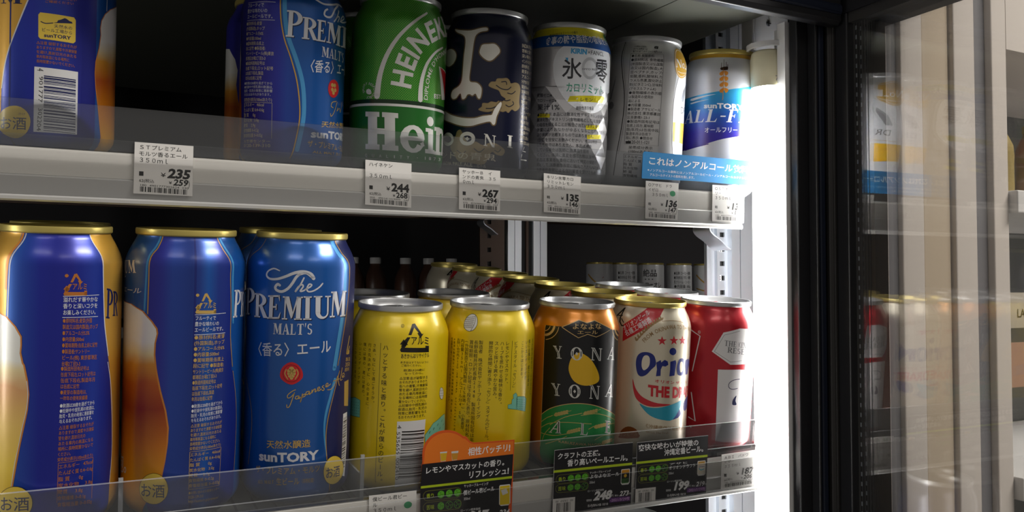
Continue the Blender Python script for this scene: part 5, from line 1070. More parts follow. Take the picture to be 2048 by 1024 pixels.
('B','ink',1,[227.52,-17.12,25.91,-0.79,0.11,-2.88],30,3),
],
'u4':[
('P','paper',0,[289.74,7.73,321.19,6.84,322.13,-20.89,291.08,-20.29]),
('T','ink',1,'キリン氷零カロ',292.07,3.93,23.06,-0.72,-0.13,2.62,0.012,''),
('T','ink',1,'リミットレモン',292.23,0.57,23.08,-0.78,-0.12,2.62,0.012,''),
('T','ink',1,'３５０ｍｌ',292.39,-2.8,16.41,-0.59,-0.12,2.63,0.012,''),
('T','ink',1,'軽',293.07,-10.43,2.79,-0.12,-0.11,2.25,0.02,''),
('T','ink',1,'¥',304.92,-10.79,2.52,-0.1,-0.11,2.27,0.01,''),
('T','ink',1,'135',308.4,-11.07,12.13,-0.52,-0.25,4.97,0.045,''),
('T','ink',1,'62(税込',293.55,-14.1,8.1,-0.36,-0.1,2.11,0.008,''),
('T','ink',1,'¥',309.53,-14.67,1.58,-0.07,-0.08,1.56,0.01,''),
('T','ink',1,'146',311.77,-15.2,8,-0.36,-0.17,3.42,0.03,''),
('T','ink',1,')',320.1,-15.72,0.97,-0.04,-0.17,3.44,0,''),
('T','ink',1,'140   4901411103735   030',293.96,-16.08,26.55,-1.23,-0.06,1.12,0,''),
('B','ink',1,[294.28,-16.38,25.92,-1.21,0.14,-2.82],30,4),
],
'u5':[
('P','paper',0,[380.02,7.41,411.68,7.25,412.52,-21.86,381.24,-21.64]),
('T','ink',1,'○アサヒ\u3000ドラ',382.37,3.12,23.22,-0.19,-0.12,2.83,0.012,''),
('T','ink',1,'イゼロ',382.53,-0.51,9.86,-0.11,-0.12,2.83,0.012,''),
('T','ink',1,'\u3000３５０ｍｌ',382.68,-4.14,19.87,-0.27,-0.12,2.83,0.012,''),
('T','ink',1,'軽',383.29,-11.35,2.81,-0.05,-0.1,2.33,0.02,''),
('T','ink',1,'¥',395.22,-11.42,2.54,-0.05,-0.1,2.35,0.01,''),
('T','ink',1,'136',398.72,-11.63,12.21,-0.23,0.73,5.13,0.045,''),
('T','ink',1,'62(税込',383.76,-15.14,8.16,-0.18,-0.09,2.18,0.008,''),
('T','ink',1,'¥',399.84,-15.34,1.6,-0.03,-0.07,1.62,0.01,''),
('T','ink',1,'147',402.1,-15.83,8.04,-0.17,0.51,3.53,0.03,''),
('T','ink',1,')',410.47,-16.15,0.97,-0.03,-0.16,3.56,0,''),
('T','ink',1,'240  4904230029991  030',384.16,-17.19,26.71,-0.61,-0.05,1.16,0,''),
('B','ink',1,[384.48,-17.49,26.08,-0.6,0.13,-2.92],30,5),
('P','tdot',2,[409,-1.3,408.9,-2,408.5,-2.7,407.8,-3.2,407,-3.4,406.1,-3.5,405.2,-3.3,404.5,-2.9,403.9,-2.3,403.6,-1.6,403.6,-0.9,403.8,-0.2,404.3,0.4,405.1,0.8,405.9,0.9,406.8,0.9,407.7,0.6,408.4,0.1,408.8,-0.6]),
],
'u6':[
('P','paper',0,[445.88,7.89,479.83,8.14,481.21,-21.88,447.53,-21.44]),
('T','ink',1,'○ＳＴオールフ',448.45,3.59,24.9,0.11,-0.16,2.86,0.012,''),
('T','ink',1,'リー',448.66,-0.08,7.03,0.02,-0.16,2.86,0.012,''),
('T','ink',1,'３５０ｍｌ',448.87,-3.74,17.71,-0.01,-0.16,2.86,0.012,''),
('T','ink',1,'軽',449.61,-11.02,3.02,-0.01,-0.13,2.36,0.02,''),
('T','ink',1,'¥',462.41,-10.94,2.72,-0.01,-0.14,2.37,0.01,''),
('T','ink',1,'136',466.16,-11.11,13.09,-0.07,0.72,5.2,0.045,''),
('T','ink',1,'62(税込',450.16,-14.84,8.75,-0.08,-0.12,2.2,0.008,''),
('T','ink',1,'¥',467.41,-14.84,1.71,-0.01,-0.1,1.64,0.01,''),
('T','ink',1,'147',469.83,-15.3,8.63,-0.07,0.51,3.57,0.03,''),
('T','ink',1,')',478.82,-15.53,1.04,-0.01,-0.22,3.6,0,''),
('T','ink',1,'240  4901777300231  030',450.62,-16.91,28.65,-0.27,-0.07,1.18,0,''),
('B','ink',1,[450.97,-17.21,27.97,-0.27,0.16,-2.95],30,6),
],
'l1':[
('P','paper',0,[156.59,5.4,188.01,5.23,188.74,-25.8,157.42,-23.97]),
('T','ink',1,'僕ビール君ビー',158.85,1.35,23.03,-0.2,-0.08,2.86,0.012,''),
('T','ink',1,'ル',158.95,-2.32,3.24,-0.04,-0.08,2.86,0.012,''),
('T','ink',1,'３５０ｍｌ',159.06,-5.99,16.37,-0.25,-0.08,2.86,0.012,''),
('T','ink',1,'■',159.58,-13.58,2.78,-0.06,-0.06,2.36,0.02,''),
('T','ink',1,'¥',171.4,-13.69,2.52,-0.05,-0.07,2.38,0.01,''),
('T','ink',1,'248',174.88,-13.91,12.14,-0.27,0.78,5.2,0.045,''),
('T','ink',1,'62(税込',160,-17.41,8.08,-0.21,-0.06,2.21,0.008,''),
('T','ink',1,'¥',175.94,-17.67,1.59,-0.04,-0.05,1.65,0.01,''),
('T','ink',1,'273',178.18,-18.17,8.01,-0.21,0.55,3.58,0.03,''),
('T','ink',1,')',186.52,-18.54,0.96,-0.02,-0.12,3.62,0,''),
('T','ink',1,'180  4535659002410  030',160.37,-19.49,26.52,-0.72,-0.03,1.18,0,''),
('B','ink',1,[160.69,-19.79,25.89,-0.71,0.08,-2.96],30,7),
('P','tdot',2,[185.2,-3.5,185.1,-4.2,184.7,-4.8,184.1,-5.3,183.2,-5.6,182.3,-5.7,181.5,-5.5,180.7,-5.1,180.2,-4.5,179.8,-3.8,179.8,-3,180.1,-2.3,180.6,-1.8,181.3,-1.4,182.2,-1.2,183.1,-1.3,183.9,-1.6,184.6,-2.1,185.1,-2.7]),
],
'l2':[
('P','paper',0,[441.24,4.41,475.54,5.05,477.73,-23.88,442.18,-23.4]),
('T','ink',1,'ＡＢＩ\u3000バドワ',443.73,0.36,25.15,0.4,-0.09,2.71,0.012,''),
('T','ink',1,'イザー',443.85,-3.12,10.67,0.14,-0.09,2.71,0.012,''),
('T','ink',1,'３５５ｍｌ',443.97,-6.6,17.88,0.2,-0.1,2.72,0.012,''),
('T','ink',1,'■',444.53,-13.49,3.04,0.02,-0.07,2.23,0.02,''),
('T','ink',1,'¥',457.45,-13.27,2.75,0.02,-0.08,2.25,0.01,''),
('T','ink',1,'187',461.24,-13.39,13.22,0.08,0.86,4.95,0.045,''),
('T','ink',1,'62(税込',444.99,-17.11,8.83,0.03,-0.07,2.09,0.008,''),
('T','ink',1,'¥',462.4,-16.91,1.73,0.01,-0.06,1.55,0.01,''),
('T','ink',1,'206',464.83,-17.33,8.72,0.03,0.61,3.4,0.03,''),
('T','ink',1,')',473.91,-17.44,1.05,0,-0.13,3.42,0,''),
('T','ink',1,'180  4901777302624  030',445.4,-19.07,28.92,0.07,-0.04,1.12,0,''),
('B','ink',1,[445.74,-19.35,28.24,0.06,0.1,-2.79],30,8),
],
'u7':[
('P','cardblue',0,[376.6,29.6,378.1,29.7,429.2,29.7,493.6,29.7,494.5,28.8,494.3,9.2,428.9,9.8,376,8.9,375.6,9.4,375.6,28]),
('T','cardwhite',1,'これはノンアルコール飲料',380.13,19.93,102.29,-0.99,0.34,6.33,0.045,''),
('T','cardwhite',1,'※ノンアルコール飲料とはノンアルコールビール・ノンアルコールカクテル等アル',380.45,14.84,106.6,-0.8,0.01,2.11,0.012,''),
('T','cardwhite',1,'アルコールテイストの飲料を指します。',382.75,11.19,45.3,0.08,0,2.29,0.012,''),
],
'l3':[
('P','cardblack',0,[289.12,22.26,355.33,22.02,356.21,-25.85,289.38,-23.45]),
('L','cardwhite',1,[289.5,-14.09,289.12,22.26,355.33,22.02],0.25,0,0),
('T','cardwhite',2,'クラフトの王様。',291.41,15.38,38.71,-0.65,0.25,4.51,0.045,''),
('T','cardwhite',2,'香り高いペールエール。',299.85,9.56,54.61,-0.9,0.05,4.99,0.045,''),
('P','lime',1,[288.94,7.97,355.56,6.98,355.59,5.18,288.95,6.26]),
('T','cardwhite',2,'ヤッホーブルーイング',318.98,2.27,18.08,-0.34,-0.02,1.75,0.01,''),
('T','cardwhite',2,'よなよなエール',319.02,-1.23,25.6,-0.55,-0.03,3.07,0.025,''),
('T','cardwhite',2,'350ml',319.07,-4.73,4.64,-0.12,-0.02,1.75,0.01,''),
('L','hopline',2,[294.4,4.2,293,4,291.9,3.2,291.3,2,291.3,0.6,291.9,-0.6,293,-1.4,294.4,-1.8,315.1,-2.2,316.5,-2,317.6,-1.1,318.3,0.1,318.2,1.4,317.6,2.7,316.4,3.5,315,3.9],0.22,0,1),
('T','lime',2,'香り',293.13,-0.45,6.37,-0.14,-0.03,3.21,0.02,''),
('P','hop',2,[305.9,1,305.7,0,305.1,-0.8,304.2,-1.2,303.1,-1.3,302.1,-1,301.3,-0.3,300.8,0.6,300.8,1.6,301.2,2.5,302,3.1,303.1,3.4,304.1,3.3,305.1,2.8,305.7,2]),
('L','hopd',3,[305.9,1,305.7,0,305.1,-0.8,304.2,-1.2,303.1,-1.3,302.1,-1,301.3,-0.3,300.8,0.6,300.8,1.6,301.2,2.5,302,3.1,303.1,3.4,304.1,3.3,305.1,2.8,305.7,2],0.22,0,1),
('L','hopd',3,[303.34,1.06,305.67,1.01],0.2,0,0),
('L','hopd',3,[303.34,1.06,302.19,-0.77],0.2,0,0),
('L','hopd',3,[303.34,1.06,302.18,2.94],0.2,0,0),
('L','hopd',3,[304.5,1.03,304.69,-0.87],0.2,0,0),
('L','hopd',3,[302.77,0.15,300.9,1.01],0.2,0,0),
('L','hopd',3,[302.76,2,304.47,3.03],0.2,0,0),
('P','hop',2,[311.8,0.9,311.6,-0.1,310.9,-0.9,310,-1.4,308.9,-1.4,307.9,-1.1,307.1,-0.4,306.6,0.5,306.6,1.5,307.1,2.4,307.9,3,308.9,3.3,309.9,3.2,310.9,2.7,311.5,1.9]),
('L','hopd',3,[311.8,0.9,311.6,-0.1,310.9,-0.9,310,-1.4,308.9,-1.4,307.9,-1.1,307.1,-0.4,306.6,0.5,306.6,1.5,307.1,2.4,307.9,3,308.9,3.3,309.9,3.2,310.9,2.7,311.5,1.9],0.22,0,1),
('L','hopd',3,[309.17,0.94,311.51,0.89],0.2,0,0),
('L','hopd',3,[309.17,0.94,308.01,-0.89],0.2,0,0),
('L','hopd',3,[309.17,0.94,308,2.84],0.2,0,0),
('L','hopd',3,[310.34,0.92,310.53,-1],0.2,0,0),
('L','hopd',3,[308.59,0.02,306.71,0.9],0.2,0,0),
('L','hopd',3,[308.58,1.89,310.3,2.92],0.2,0,0),
('P','hop',2,[317.7,0.8,317.5,-0.2,316.8,-1,315.9,-1.5,314.8,-1.6,313.8,-1.2,312.9,-0.6,312.5,0.4,312.5,1.4,312.9,2.3,313.7,2.9,314.8,3.2,315.8,3.1,316.8,2.6,317.4,1.8]),
('L','hopd',3,[317.7,0.8,317.5,-0.2,316.8,-1,315.9,-1.5,314.8,-1.6,313.8,-1.2,312.9,-0.6,312.5,0.4,312.5,1.4,312.9,2.3,313.7,2.9,314.8,3.2,315.8,3.1,316.8,2.6,317.4,1.8],0.22,0,1),
('L','hopd',3,[315.05,0.82,317.42,0.77],0.2,0,0),
('L','hopd',3,[315.05,0.82,313.88,-1.02],0.2,0,0),
('L','hopd',3,[315.05,0.82,313.87,2.73],0.2,0,0),
('L','hopd',3,[316.23,0.8,316.42,-1.13],0.2,0,0),
('L','hopd',3,[314.46,-0.1,312.56,0.78],0.2,0,0),
('L','hopd',3,[314.46,1.77,316.2,2.81],0.2,0,0),
('L','hopline',2,[294.4,-2.4,293,-2.7,291.9,-3.5,291.4,-4.7,291.4,-6,292,-7.2,293.1,-8.1,294.5,-8.4,315.2,-9,316.6,-8.8,317.7,-7.9,318.4,-6.7,318.3,-5.3,317.7,-4.1,316.5,-3.2,315.1,-2.9],0.22,0,1),
('T','lime',2,'苦味',293.19,-7.11,6.38,-0.17,-0.03,3.22,0.02,''),
('P','hop',2,[306,-5.7,305.8,-6.7,305.2,-7.5,304.2,-7.9,303.2,-8,302.1,-7.7,301.4,-7,300.9,-6.1,300.9,-5.1,301.3,-4.2,302.1,-3.6,303.1,-3.3,304.2,-3.4,305.1,-3.9,305.8,-4.7]),
('L','hopd',3,[306,-5.7,305.8,-6.7,305.2,-7.5,304.2,-7.9,303.2,-8,302.1,-7.7,301.4,-7,300.9,-6.1,300.9,-5.1,301.3,-4.2,302.1,-3.6,303.1,-3.3,304.2,-3.4,305.1,-3.9,305.8,-4.7],0.22,0,1),
('L','hopd',3,[303.41,-5.65,305.74,-5.71],0.2,0,0),
('L','hopd',3,[303.41,-5.65,302.26,-7.47],0.2,0,0),
('L','hopd',3,[303.41,-5.65,302.26,-3.76],0.2,0,0),
('L','hopd',3,[304.58,-5.68,304.76,-7.59],0.2,0,0),
('L','hopd',3,[302.84,-6.56,300.97,-5.68],0.2,0,0),
('L','hopd',3,[302.84,-4.7,304.54,-3.68],0.2,0,0),
('P','hop',2,[311.9,-5.9,311.6,-6.8,311,-7.6,310.1,-8.1,309,-8.2,308,-7.8,307.2,-7.2,306.7,-6.2,306.7,-5.2,307.1,-4.3,307.9,-3.7,308.9,-3.4,310,-3.5,311,-4.1,311.6,-4.9]),
('L','hopd',3,[311.9,-5.9,311.6,-6.8,311,-7.6,310.1,-8.1,309,-8.2,308,-7.8,307.2,-7.2,306.7,-6.2,306.7,-5.2,307.1,-4.3,307.9,-3.7,308.9,-3.4,310,-3.5,311,-4.1,311.6,-4.9],0.22,0,1),
('L','hopd',3,[309.25,-5.8,311.59,-5.86],0.2,0,0),
('L','hopd',3,[309.25,-5.8,308.09,-7.63],0.2,0,0),
('L','hopd',3,[309.25,-5.8,308.08,-3.9],0.2,0,0),
('L','hopd',3,[310.42,-5.83,310.61,-7.75],0.2,0,0),
('L','hopd',3,[308.67,-6.71,306.78,-5.83],0.2,0,0),
('L','hopd',3,[308.66,-4.85,310.38,-3.82],0.2,0,0),
('L','hop',3,[317.8,-6,317.6,-7,316.9,-7.8,316,-8.3,314.9,-8.3,313.8,-8,313,-7.3,312.6,-6.4,312.6,-5.4,313,-4.5,313.8,-3.8,314.8,-3.5,315.9,-3.7,316.9,-4.2,317.5,-5],0.22,0,1),
('L','hop',3,[315.13,-5.95,317.5,-6.01],0.2,0,0),
('L','hop',3,[315.13,-5.95,313.96,-7.78],0.2,0,0),
('L','hop',3,[315.13,-5.95,313.95,-4.04],0.2,0,0),
('L','hop',3,[316.31,-5.98,316.5,-7.91],0.2,0,0),
('L','hop',3,[314.55,-6.87,312.64,-5.98],0.2,0,0),
('L','hop',3,[314.54,-4.99,316.28,-3.96],0.2,0,0),
('T','cardwhite',2,'ローソン標準価格',317.82,-10.84,14.01,-0.4,-0.02,1.54,0.01,''),
('T','cardwhite',2,'248',323.2,-17.16,14.81,-0.5,1.59,6.12,0.05,''),
('T','cardwhite',2,'円',338.34,-16.55,2.05,-0.07,-0.03,1.78,0.01,''),
('T','cardwhite',2,'税込',341.41,-16.66,3.43,-0.11,-0.02,1.34,0.01,''),
('T','cardwhite',2,'273',345.53,-16.79,7.97,-0.26,0.98,3.55,0.03,''),
('T','cardwhite',2,'円',353.84,-16.84,2.1,-0.07,-0.02,1.58,0.01,''),
('T','cardwhite',2,'個税抜',317.25,-17.61,4.63,-0.16,-0.03,1.75,0.01,''),
('P','purple',2,[336.99,-17.18,355.26,-17.79,355.31,-21.4,337.04,-20.74]),
('T','cardpurp',3,'-2021/3/29夜',337.71,-20.32,17.25,-0.62,-0.04,2.67,0.02,''),
('T','cardwhite',2,'IS-FJ/BN-HB 10/10',318.62,-21.61,17.42,-0.65,-0.03,1.76,0.01,''),
('P','paper',2,[289.45,-12.37,307.7,-12.93,307.83,-23.82,289.55,-23.1]),
('T','ink',3,'180   4747815   030',291.37,-15.22,14.74,-0.49,-0.01,1.51,0,''),
('B','ink',3,[292.65,-15.69,12.17,-0.41,0.06,-6.67],16,9),
('P','paper',2,[346.07,2.21,346.48,2.87,353.4,2.74,353.9,2.06,354.05,-7.61,353.03,-8.94,347.48,-8.79,346.22,-7.41]),
('P','carda',3,[346.76,2.33,353.2,2.21,353.45,-0.4,346.52,-0.26]),
('P','blackp',3,[346.52,0.19,353.44,0.05,353.55,-7.15,346.63,-6.97]),
('P','cardg',3,[346.86,-4.07,353.3,-4.22,353.15,-7.81,347.12,-7.66]),
('E','moon',4,349.94,-2.12,1.3,1.3),
],
'l4':[
('P','cardblack',0,[359.06,21.5,425.91,21.25,426.92,-25.12,359.58,-24.74]),
('L','cardwhite',1,[359.88,-15.45,359.06,21.5,425.91,21.25],0.25,0,0),
('T','cardwhite',2,'爽快な味わいが特徴の',360.54,14.96,56.59,-0.76,-0.31,4.94,0.045,''),
('T','cardwhite',2,'沖縄定番ビール。',384.53,9.08,40.43,-0.29,-0.33,5.15,0.045,''),
('P','lime',1,[359.02,7.15,426.3,6.18,426.34,4.38,359.05,5.43]),
('T','cardwhite',2,'アサヒ',389.44,1.44,18.25,-0.33,-0.04,1.76,0.01,''),
('T','cardwhite',2,'オリオンドラフト',389.52,-2.07,25.84,-0.54,-0.07,3.07,0.025,''),
('T','cardwhite',2,'350ml',389.6,-5.59,4.69,-0.11,-0.04,1.76,0.01,''),
('L','hopline',2,[364.5,3.4,363.1,3.1,362,2.3,361.4,1.1,361.5,-0.2,362.1,-1.4,363.2,-2.3,364.6,-2.6,385.6,-3.1,387,-2.8,388.1,-2,388.7,-0.8,388.7,0.6,388,1.9,386.9,2.7,385.4,3],0.22,0,1),
('T','lime',2,'香り',363.34,-1.31,6.45,-0.13,-0.07,3.23,0.02,''),
('P','hop',2,[376.3,0.2,376.1,-0.8,375.4,-1.6,374.5,-2.1,373.4,-2.2,372.4,-1.8,371.6,-1.1,371.1,-0.2,371.1,0.8,371.5,1.7,372.3,2.3,373.3,2.6,374.4,2.5,375.4,2,376,1.1]),
('L','hopd',3,[376.3,0.2,376.1,-0.8,375.4,-1.6,374.5,-2.1,373.4,-2.2,372.4,-1.8,371.6,-1.1,371.1,-0.2,371.1,0.8,371.5,1.7,372.3,2.3,373.3,2.6,374.4,2.5,375.4,2,376,1.1],0.22,0,1),
('L','hopd',3,[373.65,0.21,376,0.17],0.2,0,0),
('L','hopd',3,[373.65,0.21,372.51,-1.62],0.2,0,0),
('L','hopd',3,[373.65,0.21,372.46,2.11],0.2,0,0),
('L','hopd',3,[374.83,0.19,375.03,-1.72],0.2,0,0),
('L','hopd',3,[373.08,-0.7,371.18,0.17],0.2,0,0),
('L','hopd',3,[373.06,1.16,374.77,2.2],0.2,0,0),
('P','hop',2,[382.2,0.1,382,-0.9,381.3,-1.7,380.4,-2.2,379.3,-2.3,378.3,-1.9,377.4,-1.3,377,-0.3,377,0.7,377.4,1.6,378.2,2.2,379.2,2.5,380.3,2.4,381.3,1.9,381.9,1]),
('L','hopd',3,[382.2,0.1,382,-0.9,381.3,-1.7,380.4,-2.2,379.3,-2.3,378.3,-1.9,377.4,-1.3,377,-0.3,377,0.7,377.4,1.6,378.2,2.2,379.2,2.5,380.3,2.4,381.3,1.9,381.9,1],0.22,0,1),
('L','hopd',3,[379.54,0.1,381.91,0.05],0.2,0,0),
('L','hopd',3,[379.54,0.1,378.39,-1.74],0.2,0,0),
('L','hopd',3,[379.54,0.1,378.34,2],0.2,0,0),
('L','hopd',3,[380.73,0.08,380.93,-1.85],0.2,0,0),
('L','hopd',3,[378.96,-0.82,377.05,0.05],0.2,0,0),
('L','hopd',3,[378.94,1.05,380.67,2.09],0.2,0,0),
('L','hop',3,[388.1,-0.1,387.9,-1,387.3,-1.8,386.4,-2.3,385.3,-2.4,384.2,-2.1,383.4,-1.4,382.9,-0.5,382.9,0.5,383.3,1.4,384.1,2.1,385.2,2.4,386.3,2.3,387.2,1.7,387.9,0.9],0.22,0,1),
('L','hop',3,[385.49,-0.02,387.88,-0.06],0.2,0,0),
('L','hop',3,[385.49,-0.02,384.32,-1.86],0.2,0,0),
('L','hop',3,[385.49,-0.02,384.28,1.89],0.2,0,0),
('L','hop',3,[386.68,-0.04,386.89,-1.97],0.2,0,0),
('L','hop',3,[384.9,-0.94,382.97,-0.06],0.2,0,0),
('L','hop',3,[384.88,0.94,386.62,1.98],0.2,0,0),
('L','hopline',2,[364.7,-3.3,363.3,-3.5,362.2,-4.4,361.6,-5.5,361.6,-6.9,362.2,-8.1,363.4,-9,364.8,-9.3,385.7,-9.9,387.1,-9.6,388.3,-8.8,388.9,-7.6,388.9,-6.2,388.2,-5,387,-4.1,385.6,-3.7],0.22,0,1),
('T','lime',2,'苦味',363.47,-7.99,6.45,-0.17,-0.07,3.23,0.02,''),
('P','hop',2,[376.4,-6.6,376.2,-7.5,375.6,-8.3,374.6,-8.8,373.6,-8.9,372.5,-8.6,371.7,-7.9,371.2,-7,371.2,-6,371.6,-5.1,372.4,-4.4,373.5,-4.1,374.6,-4.3,375.5,-4.8,376.2,-5.6]),
('L','hopd',3,[376.4,-6.6,376.2,-7.5,375.6,-8.3,374.6,-8.8,373.6,-8.9,372.5,-8.6,371.7,-7.9,371.2,-7,371.2,-6,371.6,-5.1,372.4,-4.4,373.5,-4.1,374.6,-4.3,375.5,-4.8,376.2,-5.6],0.22,0,1),
('L','hopd',3,[373.79,-6.52,376.14,-6.58],0.2,0,0),
('L','hopd',3,[373.79,-6.52,372.64,-8.35],0.2,0,0),
('L','hopd',3,[373.79,-6.52,372.6,-4.62],0.2,0,0),
('L','hopd',3,[374.96,-6.55,375.17,-8.47],0.2,0,0),
('L','hopd',3,[373.22,-7.43,371.32,-6.55],0.2,0,0),
('L','hopd',3,[373.19,-5.57,374.91,-4.54],0.2,0,0),
('P','hop',2,[382.3,-6.7,382.1,-7.7,381.5,-8.5,380.6,-9,379.5,-9.1,378.4,-8.7,377.6,-8,377.1,-7.1,377.1,-6.1,377.5,-5.2,378.3,-4.5,379.4,-4.3,380.4,-4.4,381.4,-4.9,382.1,-5.7]),
('L','hopd',3,[382.3,-6.7,382.1,-7.7,381.5,-8.5,380.6,-9,379.5,-9.1,378.4,-8.7,377.6,-8,377.1,-7.1,377.1,-6.1,377.5,-5.2,378.3,-4.5,379.4,-4.3,380.4,-4.4,381.4,-4.9,382.1,-5.7],0.22,0,1),
('L','hopd',3,[379.69,-6.66,382.06,-6.72],0.2,0,0),
('L','hopd',3,[379.69,-6.66,378.53,-8.5],0.2,0,0),
('L','hopd',3,[379.69,-6.66,378.49,-4.75],0.2,0,0),
('L','hopd',3,[380.87,-6.69,381.08,-8.62],0.2,0,0),
('L','hopd',3,[379.11,-7.58,377.19,-6.7],0.2,0,0),
('L','hopd',3,[379.09,-5.71,380.81,-4.68],0.2,0,0),
('L','hop',3,[388.3,-6.9,388.1,-7.8,387.4,-8.7,386.5,-9.1,385.4,-9.2,384.4,-8.9,383.5,-8.2,383.1,-7.2,383,-6.2,383.5,-5.3,384.3,-4.7,385.3,-4.4,386.4,-4.5,387.4,-5.1,388,-5.9],0.22,0,1),
('L','hop',3,[385.63,-6.81,388.03,-6.87],0.2,0,0),
('L','hop',3,[385.63,-6.81,384.47,-8.65],0.2,0,0),
('L','hop',3,[385.63,-6.81,384.42,-4.89],0.2,0,0),
('L','hop',3,[386.83,-6.84,387.04,-8.77],0.2,0,0),
('L','hop',3,[385.05,-7.73,383.12,-6.84],0.2,0,0),
('L','hop',3,[385.03,-5.85,386.77,-4.81],0.2,0,0),
('T','cardwhite',2,'ローソン標準価格',388.4,-11.71,14.14,-0.39,-0.03,1.54,0.01,''),
('T','cardwhite',2,'199',393.89,-18.04,14.96,-0.49,1.55,6.13,0.05,''),
('T','cardwhite',2,'円',409.16,-17.42,2.07,-0.07,-0.04,1.78,0.01,''),
('T','cardwhite',2,'税込',412.26,-17.52,3.46,-0.11,-0.03,1.34,0.01,''),
('T','cardwhite',2,'219',416.42,-17.65,8.03,-0.26,0.95,3.56,0.03,''),
('T','cardwhite',2,'円',424.8,-17.69,2.11,-0.07,-0.04,1.58,0.01,''),
('T','cardwhite',2,'個税抜',387.88,-18.51,4.68,-0.15,-0.04,1.76,0.01,''),
('P','purple',2,[407.81,-18.05,426.23,-18.64,426.32,-22.26,407.89,-21.62]),
('T','cardpurp',3,'-2021/3/29夜',408.57,-21.2,17.39,-0.6,-0.07,2.68,0.02,''),
('T','cardwhite',2,'IS-FJ/BN-HB 10/10',389.3,-22.52,17.6,-0.63,-0.04,1.76,0.01,''),
('P','paper',2,[359.73,-13.28,378.19,-13.82,378.42,-24.75,359.93,-24.05]),
('T','ink',3,'180   4747815   030',361.7,-16.14,14.91,-0.47,-0.03,1.51,0,''),
('B','ink',3,[362.99,-16.61,12.32,-0.4,0.13,-6.7],16,9),
('P','paper',2,[416.78,1.39,417.18,2.06,424.16,1.93,424.67,1.25,424.92,-8.44,423.9,-9.77,418.31,-9.63,417.02,-8.25]),
('P','ogold2',3,[417.47,1.51,423.96,1.4,424.24,-1.22,417.26,-1.08]),
('P','owhite',3,[417.25,-0.63,424.23,-0.77,424.41,-7.98,417.43,-7.81]),
('P','owhite',3,[417.63,-4.9,424.13,-5.04,424.01,-8.65,417.93,-8.49]),
('L','oteal',4,[418.51,-3.8,420.28,-5.18,423.41,-4.58],0.7,4,0),
('T','onavy',4,'Orion',418.01,-3.11,5.72,-0.12,-0.04,1.34,0.02,''),
],
'l5':[
('P','ored2',0,[191.2,22.3,190.9,28.7,191,30.8,191.4,32.9,192.1,34.8,193,36.6,194.3,38.2,195.8,39.7,197.5,40.9,199.4,41.9,201.5,42.6,203.7,43,206,43.1,208.3,43,210.7,42.5,213,41.8,215.2,40.8,217.3,39.5,219.3,38,221.1,37.8,224,34.5,226.9,33.1,257.2,32.5,257.2,22.1,257.4,-22,252.9,-34.9,191.5,-30.9,191.1,6.9,190.7,22.4]),
('P','cardorange',1,[192,22.4,192.3,28.4,192.4,30.3,192.8,32.2,193.4,34,194.3,35.6,195.4,37.1,196.8,38.4,198.4,39.5,200.2,40.4,202.1,41,204.2,41.4,206.3,41.5,208.5,41.4,210.6,41,212.8,40.3,214.8,39.4,216.8,38.2,218.6,36.8,220.5,36.2,223.8,33.4,226.9,32.1,256.4,31.6,256.5,22.7]),
('P','cardblack',1,[190.84,22.21,256.7,22.67,256.57,5.84,252.92,-35.63,191.53,-30.79,190.35,7.98]),
('T','cardwhite',2,'相性バッチリ!',222.96,24.63,31.37,0.17,-0.02,5.5,0.045,''),
('P','barwhite',2,[202.96,29.11,207.99,29.11,207.25,22.74,203.8,22.67]),
('P','moon',3,[203.14,28.21,207.89,28.1,207.24,23.08,203.93,22.93]),
('P','barwhite',2,[210.91,28.74,216.01,28.74,215.24,22.7,211.74,22.63]),
('P','carda',3,[211.1,27.46,215.92,27.35,215.23,23.04,211.88,22.89]),
('P','lime',2,[190.7,7.94,256.48,7.62,256.41,6,190.55,6.41]),
('T','cardwhite',2,'レモンやマスカットの香り。',192.87,15.43,60.11,0.12,0.17,4.55,0.04,''),
('T','cardwhite',2,'リフレッシュ!',223.49,9.15,30.42,-0.05,0.14,5.22,0.04,''),
('T','cardwhite',2,'ヤッホーブルーイング',220.94,3.49,18.03,-0.16,-0.07,2.13,0.01,''),
('T','cardwhite',2,'僕ビール君ビール',220.79,-1.74,22.77,0.49,-0.12,3.49,0.03,''),
('T','cardwhite',2,'350ml',221.23,-4.85,4.63,-0.07,-0.06,1.75,0.01,''),
('L','hopline',2,[195.5,4.3,194.1,4,193.1,3.1,192.5,1.8,192.6,0.4,193.2,-0.9,194.3,-1.8,195.7,-2.2,216.2,-2.5,217.6,-2.1,218.8,-1.2,219.3,0.1,219.3,1.5,218.6,2.9,217.4,3.8,216,4.1],0.22,0,1),
('T','lime',2,'香り',194.7,-0.64,5.69,-0.07,-0.1,3.23,0.02,''),
('P','hop',2,[207.2,0.9,207.1,-0.1,206.5,-1,205.6,-1.5,204.6,-1.6,203.7,-1.3,202.9,-0.6,202.4,0.5,202.4,1.5,202.8,2.5,203.5,3.2,204.5,3.5,205.5,3.4,206.4,2.9,207,2]),
('L','hopd',3,[207.2,0.9,207.1,-0.1,206.5,-1,205.6,-1.5,204.6,-1.6,203.7,-1.3,202.9,-0.6,202.4,0.5,202.4,1.5,202.8,2.5,203.5,3.2,204.5,3.5,205.5,3.4,206.4,2.9,207,2],0.22,0,1),
('L','hopd',3,[204.81,0.96,207,0.93],0.2,0,0),
('L','hopd',3,[204.81,0.96,203.77,-1.05],0.2,0,0),
('L','hopd',3,[204.81,0.96,203.67,3.01],0.2,0,0),
('L','hopd',3,[205.9,0.95,206.12,-1.14],0.2,0,0),
('L','hopd',3,[204.29,-0.05,202.5,0.88],0.2,0,0),
('L','hopd',3,[204.24,1.98,205.82,3.13],0.2,0,0),
